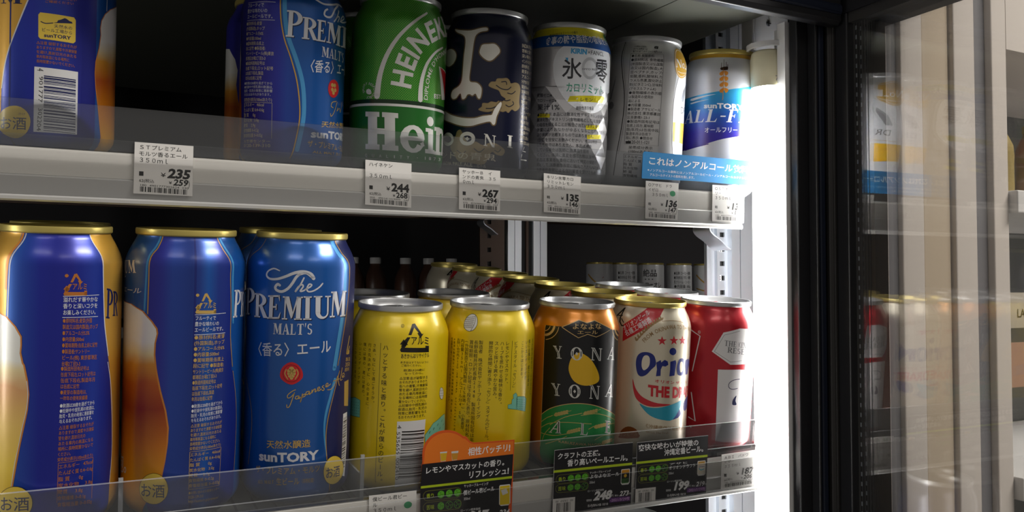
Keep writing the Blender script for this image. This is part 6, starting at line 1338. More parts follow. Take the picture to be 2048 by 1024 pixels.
('P','hop',2,[213.1,0.9,212.9,-0.2,212.3,-1.1,211.4,-1.6,210.4,-1.7,209.4,-1.4,208.7,-0.6,208.2,0.4,208.2,1.5,208.6,2.5,209.3,3.2,210.3,3.5,211.3,3.4,212.2,2.8,212.8,1.9]),
('L','hopd',3,[213.1,0.9,212.9,-0.2,212.3,-1.1,211.4,-1.6,210.4,-1.7,209.4,-1.4,208.7,-0.6,208.2,0.4,208.2,1.5,208.6,2.5,209.3,3.2,210.3,3.5,211.3,3.4,212.2,2.8,212.8,1.9],0.22,0,1),
('L','hopd',3,[210.6,0.89,212.81,0.87],0.2,0,0),
('L','hopd',3,[210.6,0.89,209.55,-1.12],0.2,0,0),
('L','hopd',3,[210.6,0.89,209.45,2.95],0.2,0,0),
('L','hopd',3,[211.7,0.88,211.93,-1.21],0.2,0,0),
('L','hopd',3,[210.07,-0.11,208.27,0.82],0.2,0,0),
('L','hopd',3,[210.02,1.92,211.62,3.08],0.2,0,0),
('P','hop',2,[218.9,0.8,218.8,-0.3,218.2,-1.1,217.3,-1.7,216.3,-1.8,215.3,-1.4,214.5,-0.7,214,0.3,214,1.4,214.4,2.4,215.1,3.1,216.1,3.4,217.1,3.3,218,2.8,218.7,1.9]),
('L','hopd',3,[218.9,0.8,218.8,-0.3,218.2,-1.1,217.3,-1.7,216.3,-1.8,215.3,-1.4,214.5,-0.7,214,0.3,214,1.4,214.4,2.4,215.1,3.1,216.1,3.4,217.1,3.3,218,2.8,218.7,1.9],0.22,0,1),
('L','hopd',3,[216.45,0.83,218.68,0.8],0.2,0,0),
('L','hopd',3,[216.45,0.83,215.39,-1.2],0.2,0,0),
('L','hopd',3,[216.45,0.83,215.28,2.9],0.2,0,0),
('L','hopd',3,[217.56,0.82,217.79,-1.29],0.2,0,0),
('L','hopd',3,[215.92,-0.18,214.1,0.75],0.2,0,0),
('L','hopd',3,[215.87,1.86,217.48,3.02],0.2,0,0),
('L','hopline',2,[195.7,-3.3,194.4,-3.6,193.3,-4.5,192.7,-5.8,192.8,-7.2,193.4,-8.5,194.6,-9.4,195.9,-9.8,216.5,-10.2,217.9,-9.9,219,-9,219.6,-7.7,219.6,-6.2,218.9,-4.9,217.7,-4,216.3,-3.6],0.22,0,1),
('T','lime',2,'苦味',194.93,-8.23,5.7,-0.11,-0.1,3.23,0.02,''),
('P','hop',2,[207.5,-6.7,207.3,-7.8,206.8,-8.7,205.9,-9.2,204.9,-9.3,203.9,-8.9,203.1,-8.2,202.7,-7.2,202.7,-6.1,203,-5.1,203.8,-4.4,204.7,-4.1,205.7,-4.2,206.6,-4.8,207.2,-5.7]),
('L','hopd',3,[207.5,-6.7,207.3,-7.8,206.8,-8.7,205.9,-9.2,204.9,-9.3,203.9,-8.9,203.1,-8.2,202.7,-7.2,202.7,-6.1,203,-5.1,203.8,-4.4,204.7,-4.1,205.7,-4.2,206.6,-4.8,207.2,-5.7],0.22,0,1),
('L','hopd',3,[205.05,-6.7,207.25,-6.74],0.2,0,0),
('L','hopd',3,[205.05,-6.7,204.01,-8.7],0.2,0,0),
('L','hopd',3,[205.05,-6.7,203.91,-4.64],0.2,0,0),
('L','hopd',3,[206.15,-6.72,206.37,-8.8],0.2,0,0),
('L','hopd',3,[204.53,-7.7,202.75,-6.76],0.2,0,0),
('L','hopd',3,[204.48,-5.67,206.07,-4.53],0.2,0,0),
('L','hop',3,[213.3,-6.8,213.1,-7.9,212.6,-8.8,211.7,-9.3,210.7,-9.4,209.7,-9,208.9,-8.3,208.5,-7.3,208.4,-6.2,208.8,-5.2,209.6,-4.5,210.5,-4.2,211.5,-4.3,212.4,-4.9,213.1,-5.8],0.22,0,1),
('L','hop',3,[210.85,-6.8,213.07,-6.84],0.2,0,0),
('L','hop',3,[210.85,-6.8,209.8,-8.81],0.2,0,0),
('L','hop',3,[210.85,-6.8,209.7,-4.73],0.2,0,0),
('L','hop',3,[211.96,-6.82,212.18,-8.92],0.2,0,0),
('L','hop',3,[210.32,-7.81,208.52,-6.86],0.2,0,0),
('L','hop',3,[210.27,-5.76,211.87,-4.62],0.2,0,0),
('L','hop',3,[219.2,-7,219,-8,218.4,-8.9,217.6,-9.4,216.5,-9.5,215.5,-9.2,214.8,-8.4,214.3,-7.4,214.3,-6.3,214.7,-5.3,215.4,-4.6,216.4,-4.3,217.4,-4.4,218.3,-5,218.9,-5.9],0.22,0,1),
('L','hop',3,[216.7,-6.9,218.95,-6.94],0.2,0,0),
('L','hop',3,[216.7,-6.9,215.64,-8.92],0.2,0,0),
('L','hop',3,[216.7,-6.9,215.54,-4.82],0.2,0,0),
('L','hop',3,[217.82,-6.92,218.05,-9.03],0.2,0,0),
('L','hop',3,[216.17,-7.91,214.35,-6.96],0.2,0,0),
('L','hop',3,[216.12,-5.86,217.74,-4.71],0.2,0,0),
('T','cardwhite',2,'ローソン標準価格',219.19,-12.57,14.63,-0.32,-0.06,1.75,0.01,''),
('T','cardwhite',2,'217',225.34,-18.94,13.43,-0.37,1.13,5.82,0.05,''),
('T','cardwhite',2,'円',239.42,-18.54,2.39,-0.07,-0.05,1.58,0.01,''),
('T','cardwhite',2,'234',247.62,-18.36,7.62,-0.21,0.9,3.55,0.03,''),
('P','paper',2,[247.02,1.48,247.68,2.26,254.8,2.2,255.53,1.39,256,-10.99,254.66,-12.36,248.91,-12.23,247.48,-10.81]),
('P','yelbody',3,[247.57,1.47,254.97,1.4,255.47,-11.58,248.05,-11.42]),
('P','white2',4,[248.36,-1.31,252.48,-0.56,253.99,-3.77,249.88,-4.9]),
],
}
# ---------------------------------------------------------------- lettering: glyph outlines taken from the built-in font
def need_chars():
    S = set()
    for v in ART.values():
        for a in v:
            if a[0] in 'TVA': S |= {(c, a[10] if a[0] == 'T' else a[9] if a[0] == 'V' else a[6]) for c in a[3] if c.strip()}
    return S
GL = {}
def build_glyphs(S):
    tmp = []; q = sorted(S)
    for c, b in q:
        for t in (c, 'H'+c+'H'):
            cu = bpy.data.curves.new('t', 'FONT'); cu.body = t; cu.resolution_u = 2 if t == c else 1; cu.offset = (b*(.42 if ord(c) > 0x2fff else 1)) if t == c else 0
            o = bpy.data.objects.new('t', cu); COL.objects.link(o); tmp.append(o)
    bpy.context.view_layer.update(); dg = bpy.context.evaluated_depsgraph_get()
    def grab(o):
        e = o.evaluated_get(dg); m = e.to_mesh(); m.calc_loop_triangles()
        r = ([(v.co.x, v.co.y) for v in m.vertices], [tuple(t.vertices) for t in m.loop_triangles]); e.to_mesh_clear(); return r
    hw = None; cu = bpy.data.curves.new('t', 'FONT'); cu.body = 'HH'; o = bpy.data.objects.new('t', cu); COL.objects.link(o); tmp.append(o)
    bpy.context.view_layer.update(); dg = bpy.context.evaluated_depsgraph_get()
    vs, _ = grab(o); hx = max(v[0] for v in vs) - min(v[0] for v in vs)
    for i, (c, b) in enumerate(q):
        vs, ts = grab(tmp[2*i]); v3, _ = grab(tmp[2*i+1])
        adv = max(v[0] for v in v3) - min(v[0] for v in v3) - hx
        GL[(c, b)] = (vs, ts, adv)
    for o in tmp:
        d = o.data; bpy.data.objects.remove(o); bpy.data.curves.remove(d)
build_glyphs(need_chars())
def ell(cx, cy, rx, ry, a0=0, a1=360, n=16): return [(cx+rx*cos(radians(a0+(a1-a0)*k/n)), cy+ry*sin(radians(a0+(a1-a0)*k/n))) for k in range(n+1)]
def ring(cx, cy, rx, ry, ix, iy, a0, a1, dx=0, n=14):
    o = ell(cx, cy, rx, ry, a0, a1, n); i = ell(cx+dx, cy, ix, iy, a0, a1, n)
    return [[o[k], o[k+1], i[k+1], i[k]] for k in range(n)]
def rc(x0, y0, x1, y1): return [(x0, y0), (x1, y0), (x1, y1), (x0, y1)]
def serif_glyph(c):
    st = rc(.12, 0, .38, 1); sb = rc(0, 0, .5, .06); stp = rc(0, .94, .4, 1)
    if c == 'P': return [st, sb, stp] + ring(.36, .72, .6, .28, .32, .22, -90, 90), .82
    if c == 'R': return [st, sb, stp, [(.42, .48), (.66, .5), (1.02, .05), (1.05, 0), (.76, 0)]] + ring(.36, .73, .58, .27, .3, .21, -90, 90), .9
    if c == 'E': return [st, rc(0, 0, .86, .07), rc(0, .93, .82, 1), [(.7, 1), (.82, 1), (.84, .72)], [(.72, 0), (.86, 0), (.92, .3)], rc(.3, .47, .62, .54), rc(.58, .38, .64, .63)], .82
    if c == 'F': return [st, sb, rc(0, .93, .82, 1), [(.7, 1), (.82, 1), (.84, .72)], rc(.3, .46, .62, .53), rc(.58, .36, .64, .63)], .76
    if c == 'M': return [rc(.1, 0, .17, 1), [(.06, 1), (.32, 1), (.56, .25), (.46, .04)], [(.46, .04), (.52, .1), (.8, 1), (.72, 1)], rc(.7, 0, .92, 1), rc(0, 0, .27, .06), rc(.62, 0, 1, .06), rc(0, .94, .2, 1), rc(.74, .94, 1, 1)], 1.18
    if c == 'I': return [rc(.28, 0, .72, 1), rc(.08, 0, .92, .06), rc(.08, .94, .92, 1)], .46
    if c == 'U': return [rc(.1, .26, .36, 1), rc(.74, .26, .83, 1), rc(0, .94, .46, 1), rc(.62, .94, .95, 1)] + ring(.465, .28, .365, .3, .2, .2, 180, 360, .08), .92
    if c == 'A': return [[(.06, 0), (.15, 0), (.52, .95), (.44, .98)], [(.42, 1), (.56, 1), (.96, 0), (.66, 0)], rc(.24, .3, .68, .37), rc(0, 0, .27, .06), rc(.56, 0, 1.02, .06)], .92
    if c == 'L': return [st, stp, rc(0, 0, .86, .07), [(.7, 0), (.86, 0), (.92, .32)]], .78
    if c == 'T': return [rc(.36, 0, .64, 1), rc(.22, 0, .78, .06), rc(.02, .93, .98, 1), [(.02, 1), (.14, 1), (.0, .7)], [(.86, 1), (.98, 1), (1, .7)]], .84
    if c == 'S':
        return ring(.48, .74, .42, .26, .2, .18, 30, 270) + ring(.48, .27, .44, .27, .2, .18, -150, 90), .72
    if c == "'": return [[(.3, 1.05), (.8, 1.05), (.45, .68), (.3, .68)]], .26
    if c == '-': return [rc(.1, .4, .9, .5)], .42
    if c == 'Y': return [[(.04, 1), (.32, 1), (.6, .45), (.42, .42)], [(.86, 1), (.95, 1), (.58, .42), (.5, .46)], rc(.38, 0, .64, .5), rc(.22, 0, .8, .06), rc(0, .94, .42, 1), rc(.74, .94, 1.04, 1)], .95
    if c == 'O': return ring(.5, .5, .5, .52, .26, .45, 0, 360, 0, 24), .95
    if c == 'N': return [rc(.1, 0, .18, 1), [(.04, 1), (.3, 1), (.9, 0), (.72, 0)], rc(.82, 0, .9, 1), rc(0, 0, .3, .06), rc(.7, .94, 1, 1), rc(0, .94, .22, 1)], .98
    if c == 'H': return [rc(.1, 0, .32, 1), rc(.68, 0, .9, 1), rc(.2, .46, .8, .54), rc(0, 0, .42, .06), rc(.58, 0, 1, .06), rc(0, .94, .42, 1), rc(.58, .94, 1, 1)], .98
    return None, .6
def slab_glyph(c):
    if c == 'H': return [rc(.09, 0, .39, 1), rc(.61, 0, .91, 1), rc(.2, .42, .8, .57), rc(0, 0, .46, .14), rc(.54, 0, 1, .14), rc(0, .87, .46, 1), rc(.54, .87, 1, 1)], 1
    if c == 'e': return ring(.5, .48, .5, .52, .2, .36, 20, 330) + [rc(.22, .42, .97, .58)] + [[(.86, .2), (1, .25), (.94, .42), (.8, .34)]] + ring(.5, .48, .5, .52, .22, .36, 0, 40), 1
    if c == 'i': return [rc(.28, 0, .78, .66), rc(0, 0, 1, .11), rc(.05, .58, .6, .68), ell(.5, .87, .34, .13)], 1
    if c == 'n': return [rc(.1, 0, .38, 1), rc(0, 0, .48, .12), rc(0, .86, .3, 1), rc(.62, 0, .88, .62), rc(.54, 0, 1, .12)] + ring(.5, .6, .38, .38, .14, .2, 0, 180), 1
    return None, 1
# ---------------------------------------------------------------- flat artwork in label millimetres -> triangles
def cat(pts, n, closed):
    N = len(pts); out = []
    for i in range(N if closed else N-1):
        g = (lambda k: pts[k % N]) if closed else (lambda k: pts[min(max(k, 0), N-1)])
        p0, p1, p2, p3 = g(i-1), g(i), g(i+1), g(i+2)
        for k in range(n):
            t = k/n; out.append(tuple(.5*(2*b+(c-a)*t+(2*a-5*b+4*c-d)*t*t+(3*b-a-3*c+d)*t**3) for a, b, c, d in zip(p0, p1, p2, p3)))
    if not closed: out.append(pts[-1])
    return out
class Flat:
    def __init__(s): s.v = []; s.f = []; s.mats = []
    def mi(s, k):
        if k not in s.mats: s.mats.append(k)
        return s.mats.index(k)
    def poly(s, k, lay, pts):
        n = len(s.v); i = s.mi(k); s.v += [(p[0], p[1], lay) for p in pts]
        for t in tessellate_polygon([[Vector((p[0], p[1], 0)) for p in pts]]): s.tri(n+t[0], n+t[1], n+t[2], i)
    def tri(s, a, b, c, i):       # always wound to face outwards
        A, B, C_ = s.v[a], s.v[b], s.v[c]; d = (B[0]-A[0])*(C_[1]-A[1])-(B[1]-A[1])*(C_[0]-A[0])
        s.f.append((a, b, c, i) if d > 0 else (a, c, b, i))
    def tris(s, k, lay, vs, ts):
        n = len(s.v); i = s.mi(k); s.v += [(p[0], p[1], lay) for p in vs]
        for a, b, c in ts: s.tri(n+a, n+b, n+c, i)
    def stroke(s, k, lay, pts, wd):
        N = len(pts); W = [wd]*N if not isinstance(wd, tuple) else [wd[0]+(wd[1]-wd[0])*j/max(1, N-1) for j in range(N)]
        Lp, Rp = [], []
        for j in range(N):
            a, b = pts[max(j-1, 0)], pts[min(j+1, N-1)]; dx, dy = b[0]-a[0], b[1]-a[1]; d = sqrt(dx*dx+dy*dy) or 1; nx, ny = -dy/d*W[j]/2, dx/d*W[j]/2
            Lp.append((pts[j][0]+nx, pts[j][1]+ny)); Rp.append((pts[j][0]-nx, pts[j][1]-ny))
        ts = []
        for j in range(N-1): ts += [(j, j+1, N+j+1), (j, N+j+1, N+j)]
        s.tris(k, lay, Lp+Rp, ts)
        if (W[0] if N else 0) > .45:
            for e in (0, N-1): s.poly(k, lay, [(pts[e][0]+W[e]/2*cos(t*pi/4), pts[e][1]+W[e]/2*sin(t*pi/4)) for t in range(8)])
    def glyph(s, k, lay, ch, b, f):
        if (ch, b) in GL:
            vs, ts, _ = GL[(ch, b)]; s.tris(k, lay, [f(x, y) for x, y in vs], ts)
    def text(s, k, lay, t, o, u, v, b, font):
        aff = lambda x, y: (o[0]+u[0]*x+v[0]*y, o[1]+u[1]*x+v[1]*y)
        if font:
            gs = [(slab_glyph if font == 'slab' else serif_glyph)(c) if c != ' ' else ([], .35) for c in t]; tot = sum(g[1] for g in gs)+.08*(len(t)-1); x = 0
            for c, (g, wd) in zip(t, gs):
                if g is None:
                    if (c, b) in GL:
                        vs = GL[(c, b)][0]; x0 = min(q[0] for q in vs); x1 = max(q[0] for q in vs); y1 = max(q[1] for q in vs)
                        s.glyph(k, lay, c, b, lambda X, Y: aff((x+(X-x0)/(x1-x0)*wd)/tot, Y/max(y1, .7)))
                else:
                    for p in g: s.poly(k, lay, [aff((x+a*wd)/tot, y) for a, y in p])
                    if font == 'inline':
                        for q in {'Y': [(.2, .9, .52, .42), (.51, .42, .51, .1)], 'N': [(.2, .95, .8, .05)], 'A': [(.5, .92, .8, .08)], 'L': [(.25, .93, .25, .1)], 'E': [(.25, .93, .25, .1)], 'O': [(.13, .3, .13, .7), (.87, .3, .87, .7)]}.get(c, []):
                            dx = .035; s.poly('blackm', lay+1, [aff((x+(q[0]-dx)*wd)/tot, q[1]), aff((x+(q[0]+dx)*wd)/tot, q[1]), aff((x+(q[2]+dx)*wd)/tot, q[3]), aff((x+(q[2]-dx)*wd)/tot, q[3])])
                        if c == 'O': s.poly(k, lay, [aff((x+a*wd)/tot, y) for a, y in ((.5, .36), (.62, .5), (.5, .64), (.38, .5))])
                x += wd+.08
            return
        adv = [GL[(c, b)][2] if c.strip() else (1. if c == '　' else .3) for c in t]; tot = sum(adv); cjk = any(ord(c) > 0x2fff for c in t); x = 0
        y0, y1 = (-.1, .86) if cjk else (0, .72)
        if all((not c.strip()) or ord(c) > 0xff00 for c in t): y0, y1 = (-.08, .8)
        for c, a in zip(t, adv):
            if c.strip(): s.glyph(k, lay, c, b, lambda X, Y: aff((x+X)/tot, (Y-y0)/(y1-y0)))
            x += a
    def vertical(s, k, lay, t, a, d, size, b):
        n = len(t); dx, dy = (d[0]-a[0])/n, (d[1]-a[1])/n; step = sqrt(dx*dx+dy*dy)
        for i, c in enumerate(t):
            if not c.strip() or (c, b) not in GL: continue
            cx, cy = a[0]+dx*(i+.5), a[1]+dy*(i+.5); rot = c in 'ー「」()〈〉:~'; wd = GL[(c, b)][2]; sy = min(size, step*1.02)
            if c in '、。,': f = lambda X, Y: (cx+(X+.1)*size, cy+(Y+.08)*sy)
            elif rot: f = lambda X, Y: (cx+(Y-.38)*size, cy-(X-wd/2)*sy)
            else: f = lambda X, Y: (cx+(X-wd/2)*size, cy+(Y-.38)*sy)
            s.glyph(k, lay, c, b, f)
    def along(s, k, lay, t, pts, size, b):
        p = cat(pts, 8, False); Ls = [0]
        for i in range(1, len(p)): Ls.append(Ls[-1]+sqrt((p[i][0]-p[i-1][0])**2+(p[i][1]-p[i-1][1])**2))
        adv = [GL[(c, b)][2] if c.strip() else .35 for c in t]; sx = Ls[-1]/sum(adv); x = 0; hs = size/.72 if not any(ord(c) > 0x2fff for c in t) else size
        for c, a in zip(t, adv):
            m = (x+a/2)*sx; x += a; i = max(j for j in range(len(Ls)) if Ls[j] <= m+1e-9); i = min(i, len(p)-2)
            f_ = (m-Ls[i])/max(1e-6, Ls[i+1]-Ls[i]); cx = p[i][0]+(p[i+1][0]-p[i][0])*f_; cy = p[i][1]+(p[i+1][1]-p[i][1])*f_
            an = atan2(p[i+1][1]-p[i][1], p[i+1][0]-p[i][0]); ca, sa = cos(an), sin(an)
            if c.strip(): s.glyph(k, lay, c, b, lambda X, Y: (cx+(X-a/2)*sx*ca-Y*hs*sa, cy+(X-a/2)*sx*sa+Y*hs*ca))
    def add(s, art):
        pr = lambda q: [(q[i], q[i+1]) for i in range(0, len(q), 2)] if not isinstance(q[0], tuple) else list(q)
        for a in art:
            k = a[0]
            if k == 'P':
                q = pr(a[3]); s.poly(a[1], a[2], cat(q, a[4], True) if len(a) > 4 else q)
            elif k == 'L':
                q = pr(a[3]); cl = a[6]
                if a[5]: q = cat(q, a[5], bool(cl))
                if cl: q = q+[q[0]]
                s.stroke(a[1], a[2], q, a[4])
            elif k == 'E': s.poly(a[1], a[2], [(a[3]+a[5]*cos(t*pi/9), a[4]+a[6]*sin(t*pi/9)) for t in range(18)])
            elif k == 'T': s.text(a[1], a[2], a[3], (a[4], a[5]), (a[6], a[7]), (a[8], a[9]), a[10], a[11])
            elif k == 'V': s.vertical(a[1], a[2], a[3], (a[4], a[5]), (a[6], a[7]), a[8], a[9])
            elif k == 'A': s.along(a[1], a[2], a[3], pr(a[4]), a[5], a[6])
            elif k == 'B':
                ox, oy, ux, uy, vx, vy = a[3]; rr = random.Random(a[5]); n = a[4]
                if ux*ux+uy*uy < vx*vx+vy*vy: ux, uy, vx, vy = vx, vy, ux, uy
                ws = [rr.choice((1, 1, 2, 3)) for _ in range(2*n)]; tot = sum(ws); x = 0
                for i, wd in enumerate(ws):
                    if i % 2 == 0:
                        x0, x1 = x/tot, (x+wd)/tot; s.poly(a[1], a[2], [(ox+ux*x0, oy+uy*x0), (ox+ux*x1, oy+uy*x1), (ox+ux*x1+vx, oy+uy*x1+vy), (ox+ux*x0+vx, oy+uy*x0+vy)])
                    x += wd
        return s
# ---------------------------------------------------------------- cans
SEG = 96
P350 = [(23.6,0),(24.6,.3),(26.2,1.2),(28.6,3.2),(31.0,6),(32.6,9),(33.1,12),(33.1,101),(32.9,103.5),(32.2,106.5),(31.1,109.5),(29.7,112.5),(28.3,115.2),(27.4,117.3),(27.2,118.6)]
P500 = [(23.8,0),(24.9,.3),(26.6,1.2),(29.0,3.2),(31.4,6),(33.0,9),(33.6,12),(33.6,147),(33.3,149.5),(32.4,152.5),(31.1,155.5),(29.6,158.5),(28.2,161),(27.3,163),(27.1,164.1)]
class Shape:
    def __init__(s, prof, H, facet=False, R=None):
        s.p = [(r*(R/33.1 if R and r > 30 else 1), h) for r, h in prof]; s.H = H; s.facet = facet; s.RS = max(r for r, h in s.p)
    def radius(s, h):
        p = s.p
        if h <= p[0][1]: return p[0][0]
        for (r0, h0), (r1, h1) in zip(p, p[1:]):
            if h <= h1: return r0+(r1-r0)*(h-h0)/(h1-h0)
        return p[-1][0]
    def fac(s, sv, h):
        R = s.RS; w = 2*pi*R/12; hh = (h-14)/10.; r = int(math.floor(hh)); t = hh-r
        P = lambda row, k: (R*sin(((k+.5*(row % 2))*w)/R), -R*cos(((k+.5*(row % 2))*w)/R), 14+10*row)
        ub = sv/w-.5*(r % 2); ut = sv/w-.5*((r+1) % 2)
        k = math.floor(ub); fb = ub-k; off = .5 if (r % 2) == 0 else -.5
        # three triangles across a band: pick by position
        kt = math.floor(ut); ft = ut-kt
        x = sv/w
        lo = lambda j: j+.5*(r % 2); hi = lambda j: j+.5*((r+1) % 2)
        for j in (k-1, k, k+1):
            for tri in (((r, j), (r, j+1), (r+1, j if (r % 2) == 0 else j+1)), ((r+1, j), (r+1, j+1), (r, j+1 if (r % 2) == 0 else j))):
                q = [(v[1]+.5*(v[0] % 2), v[0]) for v in tri]; (x1, y1), (x2, y2), (x3, y3) = q
                d = (y2-y3)*(x1-x3)+(x3-x2)*(y1-y3); a = ((y2-y3)*(x-x3)+(x3-x2)*(hh-y3))/d; b = ((y3-y1)*(x-x3)+(x1-x3)*(hh-y3))/d; c = 1-a-b
                if a > -1e-4 and b > -1e-4 and c > -1e-4:
                    A, B, Cc = [P(*v) for v in tri]; return tuple(a*A[i]+b*B[i]+c*Cc[i] for i in range(3))
        return None
    def pos(s, sv, h, off):
        th = sv/33.1
        if s.facet and 14 < h < 73.9:
            q = s.fac(sv*s.RS/33.1, h)
            if q: return ((q[0]+off*sin(th))/1000, (q[1]-off*cos(th))/1000, h/1000)
        d = 2*pi/SEG; k = math.floor(th/d); f = th/d-k; r = s.radius(h)+off
        a, b = k*d, (k+1)*d
        return (r*(sin(a)*(1-f)+sin(b)*f)/1000, -r*(cos(a)*(1-f)+cos(b)*f)/1000, h/1000)
    def nrm(s, sv, h):
        th = sv/33.1; dr = (s.radius(h+.6)-s.radius(h-.6))/1.2; return Vector((sin(th), -cos(th), -dr)).normalized()
    def body(s, m):
        bm = bmesh.new(); uvl = bm.loops.layers.uv.new('label'); prof = list(s.p)
        hs = [h for r, h in prof]
        if s.facet: hs = sorted(set([h for h in hs if h < 13 or h > 75]+[14, 74]))
        def grid(hs):
            rows = [[bm.verts.new(s.pos((k-SEG//2)*2*pi*33.1/SEG, h, 0)) for k in range(SEG)] for h in hs]
            for j in range(len(hs)-1):
                for k in range(SEG):
                    k2 = (k+1) % SEG; f = bm.faces.new((rows[j][k], rows[j][k2], rows[j+1][k2], rows[j+1][k])); f.smooth = True
                    for l, (kk, h) in zip(f.loops, ((k, hs[j]), (k+1, hs[j]), (k+1, hs[j+1]), (k, hs[j+1]))): l[uvl].uv = ((kk-SEG//2)*2*pi*33.1/SEG, h)
            return rows
        if not s.facet: rows = grid(hs)
        else:
            lo = [h for h in hs if h <= 14]; up = [h for h in hs if h >= 74]; rows = grid(lo); top = grid(up)
            R = s.RS; w = 2*pi*R/12
            L = [[bm.verts.new((R*sin((k+.5*(r % 2))*w/R)/1000, -R*cos((k+.5*(r % 2))*w/R)/1000, (14+10*r)/1000)) for k in range(12)] for r in range(7)]
            for r in range(6):
                for k in range(12):
                    if r % 2 == 0: T = ((L[r][k], L[r][(k+1) % 12], L[r+1][k]), (L[r+1][k], L[r+1][(k+1) % 12], L[r][(k+1) % 12]))
                    else: T = ((L[r][k], L[r][(k+1) % 12], L[r+1][(k+1) % 12]), (L[r+1][k], L[r+1][(k+1) % 12], L[r][k]))
                    for t in T: bm.faces.new(t)
        c = bm.verts.new((0, 0, .006))
        r0 = rows[0]
        for k in range(SEG): bm.faces.new((r0[(k+1) % SEG], r0[k], c))
        bmesh.ops.recalc_face_normals(bm, faces=bm.faces)
        me = bpy.data.meshes.new('can_body'); bm.to_mesh(me); bm.free(); me.materials.append(m); return me
    def art(s, key):
        fl = Flat().add(ART[key]); bm = bmesh.new()
        vs = [bm.verts.new(v) for v in fl.v]
        for a, b, c, i in fl.f:
            try: f = bm.faces.new((vs[a], vs[b], vs[c])); f.material_index = i
            except ValueError: pass
        H1 = s.p[-1][1]
        def cut(co, no, **kw): bmesh.ops.bisect_plane(bm, geom=bm.verts[:]+bm.edges[:]+bm.faces[:], dist=1e-5, plane_co=co, plane_no=no, **kw)
        cut((0, .6, 0), (0, -1, 0), clear_outer=True); cut((0, H1-.1, 0), (0, 1, 0), clear_outer=True)
        lo = min(v.co.x for v in bm.verts); hi = max(v.co.x for v in bm.verts); d = 2*pi*33.1/SEG
        for k in range(int(lo//d), int(hi//d)+2): cut((k*d, 0, 0), (1, 0, 0))
        hs = [h for r, h in s.p if h > .5]
        if s.facet: hs += [14+2.5*i for i in range(25)]
        for h in hs: cut((0, h, 0), (0, 1, 0))
        uvl = bm.loops.layers.uv.new('label')
        for f in bm.faces:
            f.smooth = not s.facet
            for l in f.loops: l[uvl].uv = (l.vert.co.x, l.vert.co.y)
        nm = []; bm.verts.index_update()
        for v in bm.verts:
            sv, h, lay = v.co; nm.append(s.nrm(sv, h)); v.co = s.pos(sv, h, .035*lay+(.12 if s.facet else .02))
        me = bpy.data.meshes.new('label_print'); bm.to_mesh(me); bm.free()
        for k in fl.mats: me.materials.append(inkmat(k))
        if not s.facet: me.normals_split_custom_set_from_vertices(nm)
        return me
def lid_meshes(H, m, tabm, rs=28.5):
    k = rs/28.5; b = MB()
    b.lathe([(r*k/1000, (H+z)/1000) for r, z in ((27.15,-3.95),(28.0,-3.8),(28.45,-3.2),(28.5,-1.0),(28.35,-.3),(27.9,0),(27.45,-.15),(27.2,-.7),(26.9,-2.6),(26.2,-5.4),(25.5,-6.4),(24.9,-6.5),(24.3,-6.1),(24.0,-5.0),(23.5,-4.6),(.2,-4.6),(.01,-4.6))], m, 72)
    lid = b.mesh('lid', 35); t = MB(); z = (H-4.0)/1000
    pts = [(11*sin(a)*.72+0, 13+10.5*cos(a)*-1, ) for a in [2*pi*i/28 for i in range(28)]]
    # ring pull: outer loop with a finger hole, a nose over the rivet
    out = [(7.6*sin(a), 6.5-9.5*cos(a)) for a in [2*pi*i/28 for i in range(28)]]; inn = [(4.9*sin(a), 9.4-5.0*cos(a)) for a in [2*pi*i/28 for i in range(28)]]
    # the loop points away from the opening; the hole sits at its far end
    i = t.mi(tabm); n = len(t.v)
    for dz in (0, .9):
        for lst in (out, inn): t.v += [(p[0]/1000, p[1]/1000, z+dz/1000+(.0004 if lst is out and dz else 0)) for p in lst]
    N = 28
    for q in range(N):
        q2 = (q+1) % N
        t.f += [(n+q, n+q2, n+N+q2, n+N+q), (n+2*N+q, n+3*N+q, n+3*N+q2, n+2*N+q2), (n+q, n+2*N+q, n+2*N+q2, n+q2), (n+N+q, n+N+q2, n+3*N+q2, n+3*N+q)]; t.m += [i]*4
    t.lathe([(2.6/1000, z), (2.5/1000, z+.0014), (1.2/1000, z+.0019), (.0001, z+.0019)], tabm, 20)
    tab = t.mesh('pull_tab', 40)
    o = MB(); o.lathe([(.0001, z-.0004), (8.4/1000, z-.0004), (8.8/1000, z-.0001), (9.1/1000, z-.0004)], m, 30, (0, -.0125)); opening = o.mesh('pour_opening', 40)
    return lid, tab, opening
LIDS = {}
def lids(H, m, t, rs=28.5):
    k = (H, m.name, t.name, rs)
    if k not in LIDS: LIDS[k] = lid_meshes(H, m, t, rs)
    return LIDS[k]
def can_matrix(sh, x, u, rot=0, dz=0): return shelf_frame(sh) @ Matrix.Translation((x, u, dz)) @ Matrix.Rotation(rot, 4, 'Z')
def make_can(key, sh, x, u, label, group, shape, bodym, lidm, tabm=TABM, rs=28.5, tabrot=0, rot=0, name='beer_can', category='beer can'):
    r = empty(name, can_matrix(sh, x, u, rot), label, category, group)
    link('can_body', shape.body(bodym), r)
    if key: link('label_print', shape.art(key), r)
    l, t, o = lids(shape.H, lidm, tabm, rs); L = link('lid', l, r); link('pull_tab', t, L, Matrix.Rotation(tabrot, 4, 'Z')); link('pour_opening', o, L, Matrix.Rotation(tabrot, 4, 'Z'))
    return r
def dup_can(src, sh, x, u, label, group, rot=0):
    r = src.copy(); COL.objects.link(r); r.matrix_world = can_matrix(sh, x, u, rot); r['label'] = label; r['group'] = group
    for ch in src.children:
        c = ch.copy(); COL.objects.link(c); c.parent = r
        for g in ch.children:
            d = g.copy(); COL.objects.link(d); d.parent = c
    return r
